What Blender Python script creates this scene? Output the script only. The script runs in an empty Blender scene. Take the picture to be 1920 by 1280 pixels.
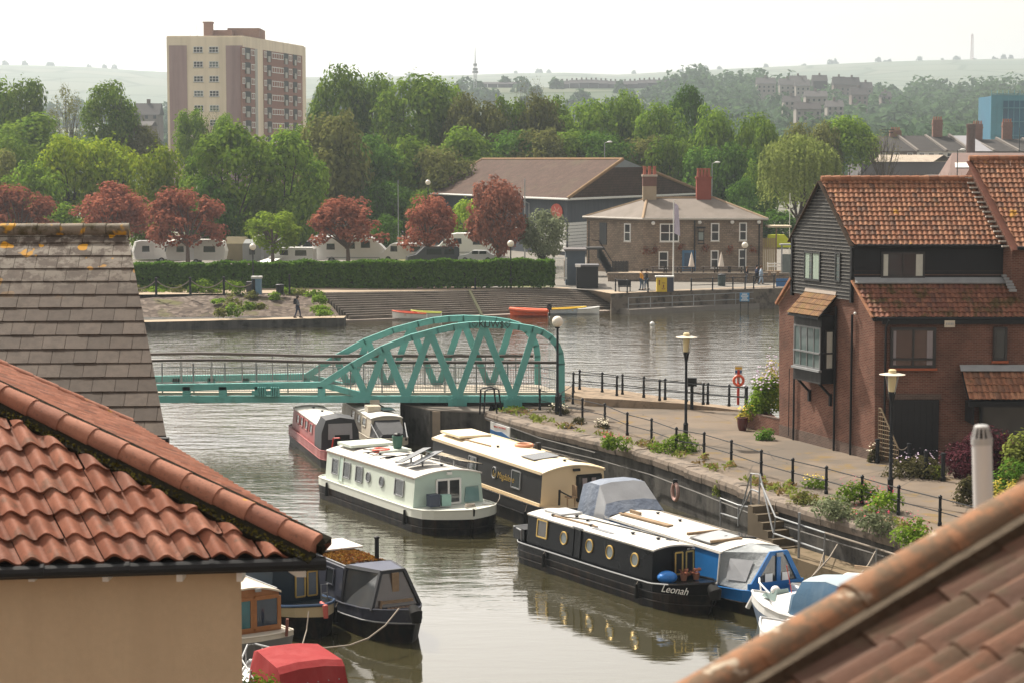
import bpy, bmesh, math, random
import numpy as np
from math import sin, cos, pi, sqrt, atan, tan, radians as R
from mathutils import Vector as V, Matrix

sc = bpy.context.scene
# camera
F = 3800.0; CAMZ = 15.5; PITCH = atan(350.0/F)
cam_data = bpy.data.cameras.new('camera'); cam = bpy.data.objects.new('camera', cam_data)
sc.collection.objects.link(cam); sc.camera = cam
cam.location = (0, 0, CAMZ); cam.rotation_euler = (R(90)-PITCH, 0, 0)
cam_data.sensor_width = 36; cam_data.lens = F*36/1920
cam_data.clip_start = 0.2; cam_data.clip_end = 20000
cam_data.dof.use_dof = True; cam_data.dof.focus_distance = 95; cam_data.dof.aperture_fstop = 4.0
# sky and sun
SUN_AZ, SUN_EL = R(-40), R(50)            # azimuth from +Y towards +X
world = bpy.data.worlds.new('World'); sc.world = world; world.use_nodes = True
wn = world.node_tree; wn.nodes.clear()
sky = wn.nodes.new('ShaderNodeTexSky'); sky.sky_type = 'NISHITA'; sky.sun_disc = False
sky.sun_elevation = SUN_EL; sky.sun_rotation = SUN_AZ
sky.altitude = 30; sky.air_density = 1.0; sky.dust_density = 3.0; sky.ozone_density = 0.6
hs = wn.nodes.new('ShaderNodeHueSaturation'); hs.inputs['Saturation'].default_value = 0.12
bg = wn.nodes.new('ShaderNodeBackground'); bg.inputs[1].default_value = 0.102
wo = wn.nodes.new('ShaderNodeOutputWorld')
tn = wn.nodes.new('ShaderNodeMix'); tn.data_type = 'RGBA'; tn.blend_type = 'MULTIPLY'; tn.inputs[0].default_value = 1; tn.inputs[7].default_value = (1.0, .92, .83, 1)
wn.links.new(sky.outputs[0], hs.inputs['Color']); wn.links.new(hs.outputs[0], tn.inputs[6]); wn.links.new(tn.outputs[2], bg.inputs[0]); wn.links.new(bg.outputs[0], wo.inputs[0])
sd = bpy.data.lights.new('sun', 'SUN'); sd.energy = 3.7; sd.angle = R(1.5); sd.color = (1.0, 0.92, 0.80)
so = bpy.data.objects.new('sun', sd); sc.collection.objects.link(so)
so.rotation_euler = V((sin(SUN_AZ)*cos(SUN_EL), cos(SUN_AZ)*cos(SUN_EL), sin(SUN_EL))).to_track_quat('Z', 'Y').to_euler()
sc.view_settings.view_transform = 'Standard'; sc.view_settings.look = 'None'
sc.view_settings.exposure = 1.15; sc.view_settings.gamma = 1.0
sc.render.engine = 'CYCLES'
cy = sc.cycles
cy.max_bounces = 6; cy.diffuse_bounces = 2; cy.glossy_bounces = 3; cy.transmission_bounces = 4
cy.transparent_max_bounces = 8; cy.volume_bounces = 0; cy.caustics_reflective = False; cy.caustics_refractive = False
cy.sample_clamp_indirect = 4; cy.blur_glossy = 0.5

# helpers
_cp, _sp = cos(PITCH), sin(PITCH)
def ray(px, py):
    a, b = (px-960)/F, (640-py)/F
    return V((a, _cp+b*_sp, -_sp+b*_cp))
def W(px, py, z):                      # where a sight line meets height z
    d = ray(px, py); t = (z-CAMZ)/d.z
    return V((d.x*t, d.y*t, z))
def D(px, py, y):                      # where a sight line meets distance y
    d = ray(px, py); t = y/d.y
    return V((d.x*t, y, CAMZ+d.z*t))
def PL(px, py, p0, n):                 # where a sight line meets a plane
    d = ray(px, py); o = V((0, 0, CAMZ)); t = (p0-o).dot(n)/d.dot(n)
    return o+d*t
rnd = random.Random(7)
C = sc.collection
def rootmat(o):
    m = Matrix.Identity(4)
    while o is not None:
        m = o.matrix_basis @ m; o = o.parent
    return m
def tag(o, label=None, cat=None, group=None, kind=None):
    if label: o['label'] = label
    if cat: o['category'] = cat
    if group: o['group'] = group
    if kind: o['kind'] = kind
    return o
def thing(name, label, cat, loc=(0, 0, 0), rz=0, group=None):
    o = bpy.data.objects.new(name, None); C.objects.link(o); o.empty_display_size = .2
    o.location = loc; o.rotation_euler = (0, 0, rz)
    return tag(o, label, cat, group)
def dup(root, loc, rz=0, label=None, group=None, scale=None, mats=None):
    def rec(o, par):
        c = o.copy(); C.objects.link(c)
        if par is not None: c.parent = par
        for ch in kids.get(o.name, ()): rec(ch, c)
        return c
    kids = {}
    def walk(o):
        kids[o.name] = list(o.children)
        for ch in o.children: walk(ch)
    walk(root)
    r = rec(root, None); r.location = loc; r.rotation_euler = (0, 0, rz)
    if scale: r.scale = scale
    if label: r['label'] = label
    if group: r['group'] = group
    return r
class MB:
    def __init__(s): s.v = []; s.f = []; s.mi = []; s.cur = 0
    def poly(s, pts, flip=False):
        b = len(s.v); s.v += [V(p) for p in pts]; ids = list(range(b, b+len(pts)))
        s.f.append(ids[::-1] if flip else ids); s.mi.append(s.cur); return s
    def mesh(s, vs, fs):
        b = len(s.v); s.v += [V(p) for p in vs]
        for f in fs: s.f.append([b+i for i in f]); s.mi.append(s.cur)
        return s
    def box(s, c, d, rz=0, M=None):
        x, y, z = [q/2 for q in d]; c = V(c)
        vs = [V((i*x, j*y, k*z)) for k in (-1, 1) for j in (-1, 1) for i in (-1, 1)]
        if rz: m = Matrix.Rotation(rz, 3, 'Z'); vs = [m @ v for v in vs]
        if M is not None: vs = [M @ v for v in vs]
        return s.mesh([v+c for v in vs], [(0, 2, 3, 1), (4, 5, 7, 6), (0, 1, 5, 4), (2, 6, 7, 3), (0, 4, 6, 2), (1, 3, 7, 5)])
    def beam(s, a, b, w, h, up=(0, 0, 1)):
        a, b, up = V(a), V(b), V(up); t = (b-a).normalized()
        r = t.cross(up)
        if r.length < 1e-4: r = t.cross(V((0, 1, 0)))
        r.normalize(); u = r.cross(t); r *= w/2; u *= h/2
        vs = [p+q for p in (a, b) for q in (-r-u, r-u, r+u, -r+u)]
        return s.mesh(vs, [(0, 1, 2, 3), (7, 6, 5, 4), (0, 4, 5, 1), (1, 5, 6, 2), (2, 6, 7, 3), (3, 7, 4, 0)])
    def tube(s, pts, r, n=8, cap=True):
        pts = [V(p) for p in pts]; m = len(pts)
        rs = r if isinstance(r, (list, tuple)) else [r]*m
        b = len(s.v); prev = None
        for i, p in enumerate(pts):
            t = (pts[min(i+1, m-1)]-pts[max(i-1, 0)])
            if t.length < 1e-9: t = V((0, 0, 1))
            t.normalize()
            if prev is None:
                u = t.cross(V((0, 0, 1)) if abs(t.z) < .9 else V((1, 0, 0))).normalized()
            else:
                u = (prev-t*prev.dot(t))
                u = u.normalized() if u.length > 1e-6 else t.cross(V((1, 0, 0))).normalized()
            prev = u; w = t.cross(u)
            for k in range(n):
                a = 2*pi*k/n; s.v.append(p+(u*cos(a)+w*sin(a))*rs[i])
        for i in range(m-1):
            for k in range(n):
                k2 = (k+1) % n
                s.f.append([b+i*n+k, b+i*n+k2, b+(i+1)*n+k2, b+(i+1)*n+k]); s.mi.append(s.cur)
        if cap:
            s.f.append([b+k for k in range(n)][::-1]); s.mi.append(s.cur)
            s.f.append([b+(m-1)*n+k for k in range(n)]); s.mi.append(s.cur)
        return s
    def lathe(s, prof, c=(0, 0, 0), n=14):
        c = V(c); b = len(s.v); m = len(prof)
        for (r, z) in prof:
            for k in range(n):
                a = 2*pi*k/n; s.v.append(c+V((r*cos(a), r*sin(a), z)))
        for i in range(m-1):
            for k in range(n):
                k2 = (k+1) % n
                s.f.append([b+i*n+k, b+i*n+k2, b+(i+1)*n+k2, b+(i+1)*n+k]); s.mi.append(s.cur)
        s.f.append([b+k for k in range(n)][::-1]); s.mi.append(s.cur)
        s.f.append([b+(m-1)*n+k for k in range(n)]); s.mi.append(s.cur)
        return s
    def ball(s, c, r, n=12, m=8, sq=(1, 1, 1)):
        c = V(c); b = len(s.v)
        for i in range(m+1):
            th = pi*i/m; rr = max(sin(th), 1e-3)
            for k in range(n):
                a = 2*pi*k/n; s.v.append(c+V((r*sq[0]*rr*cos(a), r*sq[1]*rr*sin(a), -r*sq[2]*cos(th))))
        for i in range(m):
            for k in range(n):
                k2 = (k+1) % n
                s.f.append([b+i*n+k, b+i*n+k2, b+(i+1)*n+k2, b+(i+1)*n+k]); s.mi.append(s.cur)
        return s
    def loft(s, rings, closed=True, caps=True):
        n = len(rings[0]); b = len(s.v)
        for r in rings: s.v += [V(p) for p in r]
        for i in range(len(rings)-1):
            for k in range(n if closed else n-1):
                k2 = (k+1) % n
                s.f.append([b+i*n+k, b+i*n+k2, b+(i+1)*n+k2, b+(i+1)*n+k]); s.mi.append(s.cur)
        if caps and closed:
            s.f.append([b+k for k in range(n)][::-1]); s.mi.append(s.cur)
            e = b+(len(rings)-1)*n; s.f.append([e+k for k in range(n)]); s.mi.append(s.cur)
        return s
    def prism(s, pts, ext):                # polygon pushed along ext
        pts = [V(p) for p in pts]; e = V(ext); n = len(pts)
        vs = pts+[p+e for p in pts]
        fs = [tuple(range(n))[::-1], tuple(range(n, 2*n))]
        fs += [(i, (i+1) % n, n+(i+1) % n, n+i) for i in range(n)]
        return s.mesh(vs, fs)
    def build(s, name, mat, parent=None, smooth=False, bevel=0, fix=True):
        vs = s.v
        if parent is not None:
            inv = rootmat(parent).inverted(); vs = [inv @ v for v in vs]
        me = bpy.data.meshes.new(name); me.from_pydata([tuple(v) for v in vs], [], s.f); me.update()
        if fix:
            bm = bmesh.new(); bm.from_mesh(me); bmesh.ops.recalc_face_normals(bm, faces=bm.faces); bm.to_mesh(me); bm.free()
        for m in (mat if isinstance(mat, (list, tuple)) else [mat]): me.materials.append(m)
        if len(me.materials) > 1: me.polygons.foreach_set('material_index', s.mi)
        if smooth: me.polygons.foreach_set('use_smooth', [True]*len(me.polygons))
        me.uv_layers.new(name='UVMap'); uv = me.uv_layers[0].data
        for p in me.polygons:
            n = p.normal
            t = V((0, 0, 1)).cross(n)
            t = t.normalized() if t.length > .05 else V((1, 0, 0))
            b = n.cross(t)
            for li in p.loop_indices:
                co = me.vertices[me.loops[li].vertex_index].co
                uv[li].uv = (co.dot(t), co.dot(b))
        o = bpy.data.objects.new(name, me); C.objects.link(o)
        if parent is not None: o.parent = parent
        if bevel:
            b = o.modifiers.new('bevel', 'BEVEL'); b.width = bevel; b.segments = 2; b.limit_method = 'ANGLE'
        if smooth and hasattr(me, 'set_sharp_from_angle'): me.set_sharp_from_angle(angle=R(40))
        return o
def text(body, name, mat, parent, loc, xdir, up, size, shear=0, depth=.004, align='CENTER', stretch=1):
    cu = bpy.data.curves.new(name, 'FONT'); cu.body = body; cu.size = size; cu.shear = shear; cu.extrude = depth
    cu.align_x = align; cu.align_y = 'CENTER'
    t = bpy.data.objects.new(name+'_curve', cu); C.objects.link(t)
    dg = bpy.context.evaluated_depsgraph_get(); me = bpy.data.meshes.new_from_object(t.evaluated_get(dg))
    bpy.data.objects.remove(t); me.name = name
    me.materials.clear(); me.materials.append(mat)
    x = V(xdir).normalized(); u = V(up).normalized(); n = x.cross(u); u = n.cross(x)
    m = Matrix((x*stretch, u, n)).transposed().to_4x4(); m.translation = V(loc)
    if parent is not None: m = rootmat(parent).inverted() @ m
    me.transform(m)
    o = bpy.data.objects.new(name, me); C.objects.link(o)
    if parent is not None: o.parent = parent
    return o

# materials
def newmat(name):
    m = bpy.data.materials.new(name); m.use_nodes = True; t = m.node_tree; t.nodes.clear()
    out = t.nodes.new('ShaderNodeOutputMaterial'); p = t.nodes.new('ShaderNodeBsdfPrincipled')
    t.links.new(p.outputs[0], out.inputs[0])
    return m, t, p, out
def nd(t, typ, **kw):
    n = t.nodes.new(typ)
    for k, v in kw.items():
        if k in n.inputs.keys(): n.inputs[k].default_value = v
        else: setattr(n, k, v)
    return n
def rgb(c): return (c[0], c[1], c[2], 1)
def mixc(t, fac, a, b, mode='MIX'):
    n = t.nodes.new('ShaderNodeMix'); n.data_type = 'RGBA'; n.blend_type = mode
    for sock, val in ((n.inputs[0], fac), (n.inputs[6], a), (n.inputs[7], b)):
        if isinstance(val, bpy.types.NodeSocket): t.links.new(val, sock)
        elif isinstance(val, (int, float)): sock.default_value = val
        else: sock.default_value = rgb(val)
    return n.outputs[2]
def ramp(t, fac, stops):
    n = t.nodes.new('ShaderNodeValToRGB'); t.links.new(fac, n.inputs[0]); e = n.color_ramp.elements
    while len(e) < len(stops): e.new(.5)
    for k, (p, c) in enumerate(stops):
        e[k].position = p; e[k].color = rgb(c) if not isinstance(c, (int, float)) else (c, c, c, 1)
    return n.outputs[0]
def noise(t, vec, scale, detail=4, rough=.55, stretch=None):
    if stretch:
        mp = nd(t, 'ShaderNodeMapping'); mp.inputs['Scale'].default_value = stretch; t.links.new(vec, mp.inputs[0]); vec = mp.outputs[0]
    n = nd(t, 'ShaderNodeTexNoise', Scale=scale, Detail=detail, Roughness=rough); t.links.new(vec, n.inputs['Vector'])
    return n.outputs[0]
def bump(t, p, h, strength=.3, dist=.02):
    b = nd(t, 'ShaderNodeBump', Strength=strength, Distance=dist); t.links.new(h, b.inputs['Height']); t.links.new(b.outputs[0], p.inputs['Normal'])
MATS = {}
def mat(name, col, rough=.6, v=.18, sc_=3.0, metal=0, grime=None, bmp=0, bsc=20, spec=.5, coat=0, streak=None, coords='Object'):
    if name in MATS: return MATS[name]
    m, t, p, out = newmat(name)
    tc = nd(t, 'ShaderNodeTexCoord').outputs[coords]
    n = noise(t, tc, sc_)
    c = mixc(t, n, [q*(1-v) for q in col], [min(1, q*(1+v)) for q in col])
    if grime:                              # (colour, scale, threshold, amount): stains with a shape of their own
        gc, gs, gt, ga = grime
        g = ramp(t, noise(t, tc, gs, 6, .65), [(gt, 0), (min(gt+.15, 1), ga)]); c = mixc(t, g, c, gc)
    if streak:                             # vertical weather streaks
        gc, gs, ga = streak
        g = ramp(t, noise(t, tc, gs, 5, .6, (1, 1, .08)), [(.45, 0), (.7, ga)]); c = mixc(t, g, c, gc)
    t.links.new(c, p.inputs['Base Color'])
    p.inputs['Roughness'].default_value = rough; p.inputs['Metallic'].default_value = metal
    p.inputs['Specular IOR Level'].default_value = spec if rough < .7 else min(spec, .12); p.inputs['Coat Weight'].default_value = coat
    if bmp: bump(t, p, noise(t, tc, bsc, 5, .6), bmp, .03)
    MATS[name] = m; return m
def brickmat(name, c1, c2, mortar, w=.225, h=.075, mo=.010, v=.25, grime=None):
    m, t, p, out = newmat(name)
    uv = nd(t, 'ShaderNodeUVMap').outputs[0]
    br = nd(t, 'ShaderNodeTexBrick', Scale=1.0); t.links.new(uv, br.inputs['Vector'])
    br.inputs['Color1'].default_value = rgb(c1); br.inputs['Color2'].default_value = rgb(c2); br.inputs['Mortar'].default_value = rgb(mortar)
    br.inputs['Brick Width'].default_value = w; br.inputs['Row Height'].default_value = h; br.inputs['Mortar Size'].default_value = mo
    br.inputs['Bias'].default_value = 0.0
    n = noise(t, uv, .7, 5)
    c = mixc(t, 1.0, br.outputs[0], ramp(t, n, [(.25, 1-v), (.75, 1+v)]), 'MULTIPLY')
    if grime:
        gc, gs, gt, ga = grime
        c = mixc(t, ramp(t, noise(t, uv, gs, 6, .65), [(gt, 0), (gt+.2, ga)]), c, gc)
    t.links.new(c, p.inputs['Base Color']); p.inputs['Roughness'].default_value = .85; p.inputs['Specular IOR Level'].default_value = .1
    bump(t, p, br.outputs[1], -.4, .01)
    MATS[name] = m; return m
def tilemat(name, cols, moss=None, mossc=(.10, .095, .03), lichen=None, rough=.75, spot=(.06, .05, .045), dirt=.75):
    # one colour per separate tile, plus blotches, moss and lichen
    m, t, p, out = newmat(name)
    tc = nd(t, 'ShaderNodeTexCoord').outputs['Object']
    ri = nd(t, 'ShaderNodeNewGeometry').outputs['Random Per Island']
    c = ramp(t, ri, [(i/(len(cols)-1), q) for i, q in enumerate(cols)])
    c = mixc(t, ramp(t, noise(t, tc, 5, 5, .6), [(.42, 0), (.75, .65)]), c, [q*.55 for q in cols[0]])
    c = mixc(t, ramp(t, noise(t, tc, 22, 5, .7), [(.55, 0), (.72, .6)]), c, spot)
    if moss: c = mixc(t, ramp(t, noise(t, tc, moss[0], 6, .7), [(moss[1], 0), (moss[1]+.1, moss[2])]), c, mossc)
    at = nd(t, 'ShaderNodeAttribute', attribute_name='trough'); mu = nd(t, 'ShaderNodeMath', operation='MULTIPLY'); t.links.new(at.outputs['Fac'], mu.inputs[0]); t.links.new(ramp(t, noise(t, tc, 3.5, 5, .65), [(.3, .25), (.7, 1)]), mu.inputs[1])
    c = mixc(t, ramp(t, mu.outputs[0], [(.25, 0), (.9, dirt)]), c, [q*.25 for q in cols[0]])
    if lichen: c = mixc(t, ramp(t, noise(t, tc, lichen[0], 3, .5), [(lichen[1], 0), (lichen[1]+.04, .9)]), c, lichen[2])
    t.links.new(c, p.inputs['Base Color']); p.inputs['Roughness'].default_value = rough; p.inputs['Specular IOR Level'].default_value = .15
    bump(t, p, noise(t, tc, 40, 5, .7), .35, .012)
    MATS[name] = m; return m
def leafmat(name, c1, c2, c3=None, trans=.4):
    m = bpy.data.materials.new(name); m.use_nodes = True; t = m.node_tree; t.nodes.clear()
    out = nd(t, 'ShaderNodeOutputMaterial'); d = nd(t, 'ShaderNodeBsdfDiffuse'); tr = nd(t, 'ShaderNodeBsdfTranslucent'); mx = nd(t, 'ShaderNodeMixShader', Fac=trans)
    ri = nd(t, 'ShaderNodeNewGeometry').outputs['Random Per Island']
    oi = nd(t, 'ShaderNodeObjectInfo').outputs['Random']
    c = ramp(t, ri, [(0, c1), (.6, c2), (1, c3 or c2)])
    tc = nd(t, 'ShaderNodeTexCoord').outputs['Object']
    c = mixc(t, ramp(t, noise(t, tc, 4.5, 2), [(.35, 0), (.65, .55)]), c, c2 if c3 is None else c3)
    hsv = nd(t, 'ShaderNodeHueSaturation'); t.links.new(c, hsv.inputs['Color'])
    vr = nd(t, 'ShaderNodeMapRange'); vr.inputs['To Min'].default_value = .75; vr.inputs['To Max'].default_value = 1.25; t.links.new(oi, vr.inputs['Value'])
    t.links.new(vr.outputs[0], hsv.inputs['Value'])
    t.links.new(hsv.outputs[0], d.inputs[0]); t.links.new(hsv.outputs[0], tr.inputs[0])
    t.links.new(d.outputs[0], mx.inputs[1]); t.links.new(tr.outputs[0], mx.inputs[2]); t.links.new(mx.outputs[0], out.inputs[0])
    MATS[name] = m; return m
def glassmat(name, col, rough=.06):
    m, t, p, out = newmat(name)
    tc = nd(t, 'ShaderNodeTexCoord').outputs['Object']
    c = mixc(t, noise(t, tc, 1.3, 2), [q*.6 for q in col], [q*1.4 for q in col])
    t.links.new(c, p.inputs['Base Color']); p.inputs['Roughness'].default_value = rough; p.inputs['Specular IOR Level'].default_value = .8
    MATS[name] = m; return m

M_glass = glassmat('window_glass', (.03, .035, .04))
M_glass2 = glassmat('pale_window_glass', (.12, .15, .15))
M_black = mat('black_paint', (.010, .011, .013), .4, .3, 5, spec=.25)
M_iron = mat('black_iron', (.014, .016, .02), .5, .3, 8, spec=.25)
M_white = mat('white_paint', (.74, .74, .72), .45, .08, 3, grime=((.42, .38, .32), 3, .6, .5))
M_grey = mat('grey_paint', (.30, .31, .32), .5)
M_galv = mat('galvanised_steel', (.27, .28, .29), .55, .2, 6, metal=.3)
M_steel = mat('grey_steel', (.22, .235, .24), .5, .2, 6, metal=.3)
M_rubber = mat('tyre_rubber', (.02, .02, .02), .8)
M_wood = mat('weathered_wood', (.28, .2, .13), .75, .3, 6)
M_brownwood = mat('varnished_wood', (.30, .12, .035), .4, .3, 8)
M_red = mat('red_paint', (.52, .035, .02), .45)
M_orange = mat('orange_plastic', (.75, .11, .03), .5)
M_rope = mat('rope', (.27, .235, .20), .9)
M_globe = mat('cream_glass', (.75, .70, .60), .3, .08, 3)
M_skin = mat('skin', (.45, .28, .2), .6)
M_text_white = mat('white_lettering', (.8, .8, .78), .5, .05)
M_text_black = mat('black_lettering', (.03, .03, .03), .5, .05)
# ground, water, hills
def watermat():
    m, t, p, out = newmat('harbour_water')
    tc = nd(t, 'ShaderNodeTexCoord').outputs['Object']
    c = mixc(t, noise(t, tc, .05, 3), (.042, .038, .018), (.062, .055, .028))
    t.links.new(c, p.inputs['Base Color']); p.inputs['Roughness'].default_value = .04
    p.inputs['IOR'].default_value = 1.45; p.inputs['Coat Weight'].default_value = 1.0; p.inputs['Coat Roughness'].default_value = .04; p.inputs['Coat IOR'].default_value = 1.5
    w1 = noise(t, tc, 1.0, 3, .55, (.35, 1.0, 1)); w2 = noise(t, tc, 2.6, 3, .6, (.45, 1.0, 1)); w3 = noise(t, tc, .22, 2, .5, (.6, 1, 1))
    ad = nd(t, 'ShaderNodeMath', operation='MULTIPLY_ADD'); t.links.new(w2, ad.inputs[0]); ad.inputs[1].default_value = .35; t.links.new(w1, ad.inputs[2])
    ad2 = nd(t, 'ShaderNodeMath', operation='MULTIPLY_ADD'); t.links.new(w3, ad2.inputs[0]); ad2.inputs[1].default_value = .8; t.links.new(ad.outputs[0], ad2.inputs[2])
    # the sheltered basin near the boats is calm, the open harbour choppy
    sx = nd(t, 'ShaderNodeSeparateXYZ'); t.links.new(tc, sx.inputs[0])
    wob = nd(t, 'ShaderNodeMath', operation='MULTIPLY_ADD'); t.links.new(noise(t, tc, .09, 3, .6), wob.inputs[0]); wob.inputs[1].default_value = 34; t.links.new(sx.outputs[1], wob.inputs[2])
    mr = nd(t, 'ShaderNodeMapRange'); mr.interpolation_type = 'SMOOTHSTEP'; t.links.new(wob.outputs[0], mr.inputs['Value'])
    for k, q in (('From Min', 78), ('From Max', 106), ('To Min', .04), ('To Max', .5)): mr.inputs[k].default_value = q
    b = nd(t, 'ShaderNodeBump', Distance=.16); t.links.new(ad2.outputs[0], b.inputs['Height']); t.links.new(mr.outputs[0], b.inputs['Strength']); t.links.new(b.outputs[0], p.inputs['Normal']); t.links.new(b.outputs[0], p.inputs['Coat Normal'])
    return m
wb = MB(); wb.poly([(-260, -40, 0), (260, -40, 0), (260, 235, 0), (-260, 235, 0)])
tag(wb.build('harbour_water', watermat()), kind='structure')
M_asphalt = mat('worn_asphalt', (.150, .132, .110), .9, .22, .7, grime=((.075, .07, .065), .35, .52, .6), bmp=.3, bsc=30)
M_prom = mat('pale_tarmac', (.34, .27, .20), .9, .15, .4, grime=((.18, .15, .11), .2, .55, .5))
M_park = mat('park_ground', (.16, .16, .09), .95, .4, .05, grime=((.25, .23, .2), .03, .5, .8))
M_stone = mat('quay_stone', (.17, .145, .12), .9, .3, 1.2, grime=((.05, .047, .042), 1.4, .48, .8), bmp=.6, bsc=6)
M_conc = mat('dark_concrete', (.075, .072, .068), .9, .35, .8, grime=((.022, .022, .022), 1.2, .5, .8), bmp=.4, bsc=8, streak=((.2, .19, .17), 1.5, .35))

def interp(x, xs, ys): return float(np.interp(x, xs, ys))
def zy(py, y): return CAMZ-(py-290)/F*y           # height seen at row py at distance y
# top of the far bank: px, py, z
BT = [W(-700, 556, 2.4), W(255, 553, 2.4), W(600, 549, 2.3), W(1090, 541, 1.95), W(1146, 551, 1.95), W(1480, 536, 1.95), W(2400, 520, 1.95)]
BTx = [p.x for p in BT]; BTy = [p.y for p in BT]; BTz = [p.z for p in BT]
RIDX = [-900, 0, 150, 310, 600, 900, 1030, 1130, 1300, 1500, 1700, 1920, 2800]
RIDY = [135, 128, 131, 142, 152, 147, 141, 148, 139, 130, 121, 117, 112]
MIDX = [-900, 0, 500, 700, 900, 1040, 1290, 1400, 1640, 1920, 2800]
MIDY = [215, 215, 200, 166, 164, 166, 166, 172, 190, 182, 180]
def hill(x, y):
    pxx = 960+x*F/max(y, 1)
    zr = zy(interp(pxx, RIDX, RIDY), 4300); zm = zy(interp(pxx, MIDX, MIDY), 1500)
    if y < 420: return 2.5
    if y < 1500: s = (y-420)/1080; return 2.5+(zm-2.5)*s**1.6
    if y < 2100: s = (y-1500)/600; return zm*(1-.18*s)
    s = min(1, (y-2100)/2200); s = s*s*(3-2*s); return zm*.82*(1-s)+zr*s
ys = [0, 5, 15, 40, 80, 120, 160]+[420+60*k for k in range(19)]+[1600, 1750, 1900, 2100, 2300, 2500, 2700, 2900, 3100, 3300, 3500, 3700, 3900, 4100, 4300, 4800, 5600]
us = np.linspace(-1, 1, 61)
vs, fs = [], []
rows = []
for j, yy in enumerate(ys):
    for u in us:
        if yy <= 160:
            hw = 170+yy*1.0; x = u*hw; by = interp(x, BTx, BTy); bz = interp(x, BTx, BTz)
            y = by+yy*(340-by)/160.0; z = bz+(2.5-bz)*min(1, yy/40)
        else:
            x = u*yy*.6*1.3; y = yy; z = hill(x, y)
        vs.append((x, y, z))
for j in range(len(ys)-1):
    for i in range(60):
        a = j*61+i; fs.append((a, a+1, a+62, a+61))
def groundmat():
    m, t, p, out = newmat('ground_cover')
    tc = nd(t, 'ShaderNodeTexCoord').outputs['Object']
    sx = nd(t, 'ShaderNodeSeparateXYZ'); t.links.new(tc, sx.inputs[0])
    grass = mixc(t, noise(t, tc, .06, 5), (.09, .10, .04), (.16, .16, .06))
    tar = mixc(t, noise(t, tc, .5, 4), (.15, .14, .125), (.21, .195, .175))
    near = mixc(t, ramp(t, noise(t, tc, .035, 2), [(.40, 0), (.44, 1)]), grass, tar)
    vo = nd(t, 'ShaderNodeTexVoronoi', Scale=.006); t.links.new(tc, vo.inputs['Vector'])
    fld = ramp(t, vo.outputs['Color'], [(0, (.06, .085, .055)), (.5, (.085, .105, .065)), (1, (.115, .12, .085))])
    vd = nd(t, 'ShaderNodeTexVoronoi', Scale=.006, feature='DISTANCE_TO_EDGE'); t.links.new(tc, vd.inputs['Vector'])
    fld = mixc(t, ramp(t, vd.outputs[0], [(.02, 1), (.05, 0)]), fld, (.03, .05, .02))
    mr = nd(t, 'ShaderNodeMapRange'); t.links.new(sx.outputs[1], mr.inputs['Value']); mr.inputs['From Min'].default_value = 420; mr.inputs['From Max'].default_value = 600
    t.links.new(mixc(t, mr.outputs[0], near, fld), p.inputs['Base Color']); p.inputs['Roughness'].default_value = .95; p.inputs['Specular IOR Level'].default_value = .1
    return m
gb = MB(); gb.mesh(vs, fs); tag(gb.build('ground', groundmat(), smooth=True), kind='structure')

# leaves and trees
def quads(name, cen, nor, size, mat_, parent=None, rs=None, asp=1.35, fold=0):
    """many small leaf quads; cen (n,3), nor (n,3), size scalar or (n,)"""
    rs = rs or np.random.RandomState(1); n = len(cen)
    nor = nor/np.maximum(np.linalg.norm(nor, axis=1, keepdims=True), 1e-6)
    t = rs.normal(size=(n, 3)); t -= nor*(t*nor).sum(1, keepdims=True); t /= np.maximum(np.linalg.norm(t, axis=1, keepdims=True), 1e-6)
    b = np.cross(nor, t); s = (np.ones(n)*size)[:, None]*.5
    v = np.stack([cen-t*s*asp, cen-b*s*.8, cen+t*s*asp, cen+b*s*.8], 1).reshape(-1, 3)
    me = bpy.data.meshes.new(name); me.vertices.add(4*n); me.vertices.foreach_set('co', v.ravel())
    me.loops.add(4*n); me.loops.foreach_set('vertex_index', np.arange(4*n)); me.polygons.add(n)
    me.polygons.foreach_set('loop_start', np.arange(0, 4*n, 4)); me.update(calc_edges=True); me.materials.append(mat_)
    if parent is False: return me
    if parent is not None:
        m = rootmat(parent).inverted(); me.transform(m)
    o = bpy.data.objects.new(name, me); C.objects.link(o)
    if parent is not None: o.parent = parent
    return o
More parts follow.
